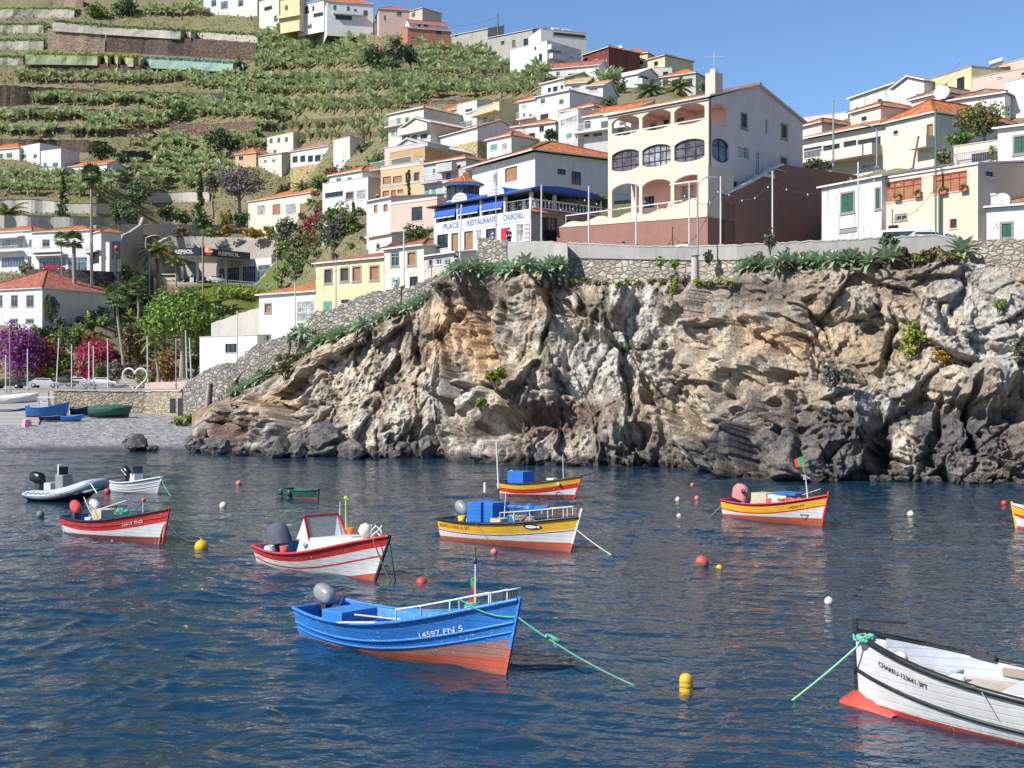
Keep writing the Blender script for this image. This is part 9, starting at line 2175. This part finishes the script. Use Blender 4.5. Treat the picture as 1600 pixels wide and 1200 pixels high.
# ================================================================ PEOPLE
SKIN = plain('skin',(.52,.30,.20),.6); HAIR = plain('dark_hair',(.03,.02,.015),.7)
def person(lb,g,top,legs,yaw=0,step=.18,hat=None,sit=False,hgt=1.7):
 """standing / walking figure: one skinned body, clothes as closed shells over it"""
 t = thing('person',lb,'person',g,R(yaw),local=True); k = hgt / 1.7
 J = {'pelvis': (0,0,.93),'waist': (0,.01,1.08),'chest': (0,.0,1.28),'neck': (0,.0,1.44),'headb': (0,-.02,1.54),'head': (0,-.02,1.64)}
 E = [('pelvis','waist'),('waist','chest'),('chest','neck'),('neck','headb'),('headb','head')]; Rd = {'pelvis': .135,'waist': .115,'chest': .15,'neck': .055,'headb': .08,'head': .088}
 for s,sg in (('l',-1),('r',1)):
  st = step * sg
  J.update({'hip' + s: (.09 * sg,0,.88),'knee' + s: (.10 * sg,-st * .55 - .03,.49),'ank' + s: (.10 * sg,-st + (.04 if st < 0 else 0),.09),'toe' + s: (.11 * sg,-st - .17,.04),'sh' + s: (.19 * sg,0,1.39),'el' + s: (.25 * sg,st * .35 + .03,1.11),'wr' + s: (.25 * sg,st * .6 - .05,.88),'hand' + s: (.25 * sg,st * .6 - .08,.79)})
  E += [('pelvis','hip' + s),('hip' + s,'knee' + s),('knee' + s,'ank' + s),('ank' + s,'toe' + s),('chest','sh' + s),('sh' + s,'el' + s),('el' + s,'wr' + s),('wr' + s,'hand' + s)]
  Rd.update({'hip' + s: .095,'knee' + s: .06,'ank' + s: .042,'toe' + s: .035,'sh' + s: .06,'el' + s: .045,'wr' + s: .032,'hand' + s: .036})
 def skin_obj(name,keys,grow,mat):
  ks = [q for q in J if q in keys]; me = bpy.data.meshes.new(name); me.from_pydata([tuple(Vector(J[q]) * k) for q in ks],[(ks.index(a),ks.index(b)) for a,b in E if a in keys and b in keys],[])
  o = link_mesh(name,me,t); md = o.modifiers.new('skin','SKIN'); md.use_smooth_shade = True
  for v,q in zip(me.skin_vertices[0].data,ks): v.radius = ((Rd[q] + grow) * k,) * 2
  for v in me.skin_vertices[0].data: v.use_root = False
  me.skin_vertices[0].data[0].use_root = True; o.modifiers.new('sub','SUBSURF').levels = 2; o.modifiers['sub'].render_levels = 2; me.materials.append(mat); return o
 skin_obj('body',set(J),0,SKIN); skin_obj('shirt',{'waist','chest','shl','shr','ell','elr'},.016,top); skin_obj('trousers',{'pelvis','hipl','hipr','kneel','kneer','ankl','ankr'} if legs[1] else {'pelvis','hipl','hipr','kneel','kneer'},.018,legs[0])
 m = MB(); c = Vector((0,.0,1.665)) * k; m.lathe(c,[(.10 * k,-.05 * k),(.112 * k,.0),(.09 * k,.065 * k),(.001,.10 * k)],12); m.build('hair',HAIR,t)
 m = MB();
 for sg in (-1,1): m.lathe(Vector((.034 * sg,-.105,1.635)) * k,[(.001,-.01),(.012,0),(.001,.01)],6); m.lathe(Vector((.095 * sg,-.02,1.62)) * k,[(.001,-.03),(.02,0),(.001,.03)],6)
 m.lathe(Vector((0,-.115,1.60)) * k,[(.004,.04),(.016,0),(.001,-.01)],6); m.box(Vector((0,-.10,1.565)) * k,(.04 * k,.015,.008)); m.build('face',plain('face_features',(.25,.10,.08),.6),t)
 if hat: m = MB(); m.lathe(Vector((0,-.02,1.70)) * k,[(.18,0),(.17,.01),(.11,.02),(.1,.09),(.001,.11)],14); m.build('hat',hat,t)
 return t
CL = {a: paint('cloth_' + a,c,.9) for a,c in (('white',(.7,.7,.68)),('blue',(.05,.12,.38)),('navy',(.03,.035,.06)),('red',(.45,.05,.05)),('black',(.02,.02,.022)),('pink',(.6,.3,.3)),('beige',(.5,.42,.3)))}
def road_g(x,dd,drop): D = ip(x,WALL,1) + dd; z = Z(ip(x,WALL,2),ip(x,WALL,1)) - drop; return Vector((PX(x,D),D,z))
person('person in white top and dark shorts with a bag walking past the green door',road_g(1555,.9,.12),CL['white'],(CL['black'],False),70,.2); person('person with a blue cap and shirt walking behind the parapet',road_g(974,1.0,1.25),CL['blue'],(CL['navy'],True),60,.2,CL['blue'])
person('person in dark jacket standing by the red board at the restaurant',Vector((PX(795,110.6),110.6,Z(376,110.6) - .6)),CL['navy'],(CL['black'],True),20); person('person in blue shirt on the steps at the restaurant terrace',Vector((PX(770,112.2),112.2,Z(372,112.2) - 1.0)),CL['blue'],(CL['beige'],True),-40); person('person with a white hat on the stairs below the mint house',Vector((PX(619,118.6),118.6,Z(446,118.6) - 1.2)),CL['white'],(CL['beige'],True),30,.15,CL['white']); person('person in navy clothes on the stairs below the tile roofed shelter',Vector((PX(714,114.6),114.6,Z(414,114.6) - .5)),CL['navy'],(CL['navy'],True),15)
for lb,x,y,D,tp in (('person in red on the road behind the plane tree',352,492,262,'red'),('person in white on the road behind the plane tree',346,490,262,'white'),('person in dark clothes walking by the garden wall',362,490,262,'navy')): person(lb,P(x,y,D),CL[tp],(CL['navy'],True),rng.uniform(-60,60))
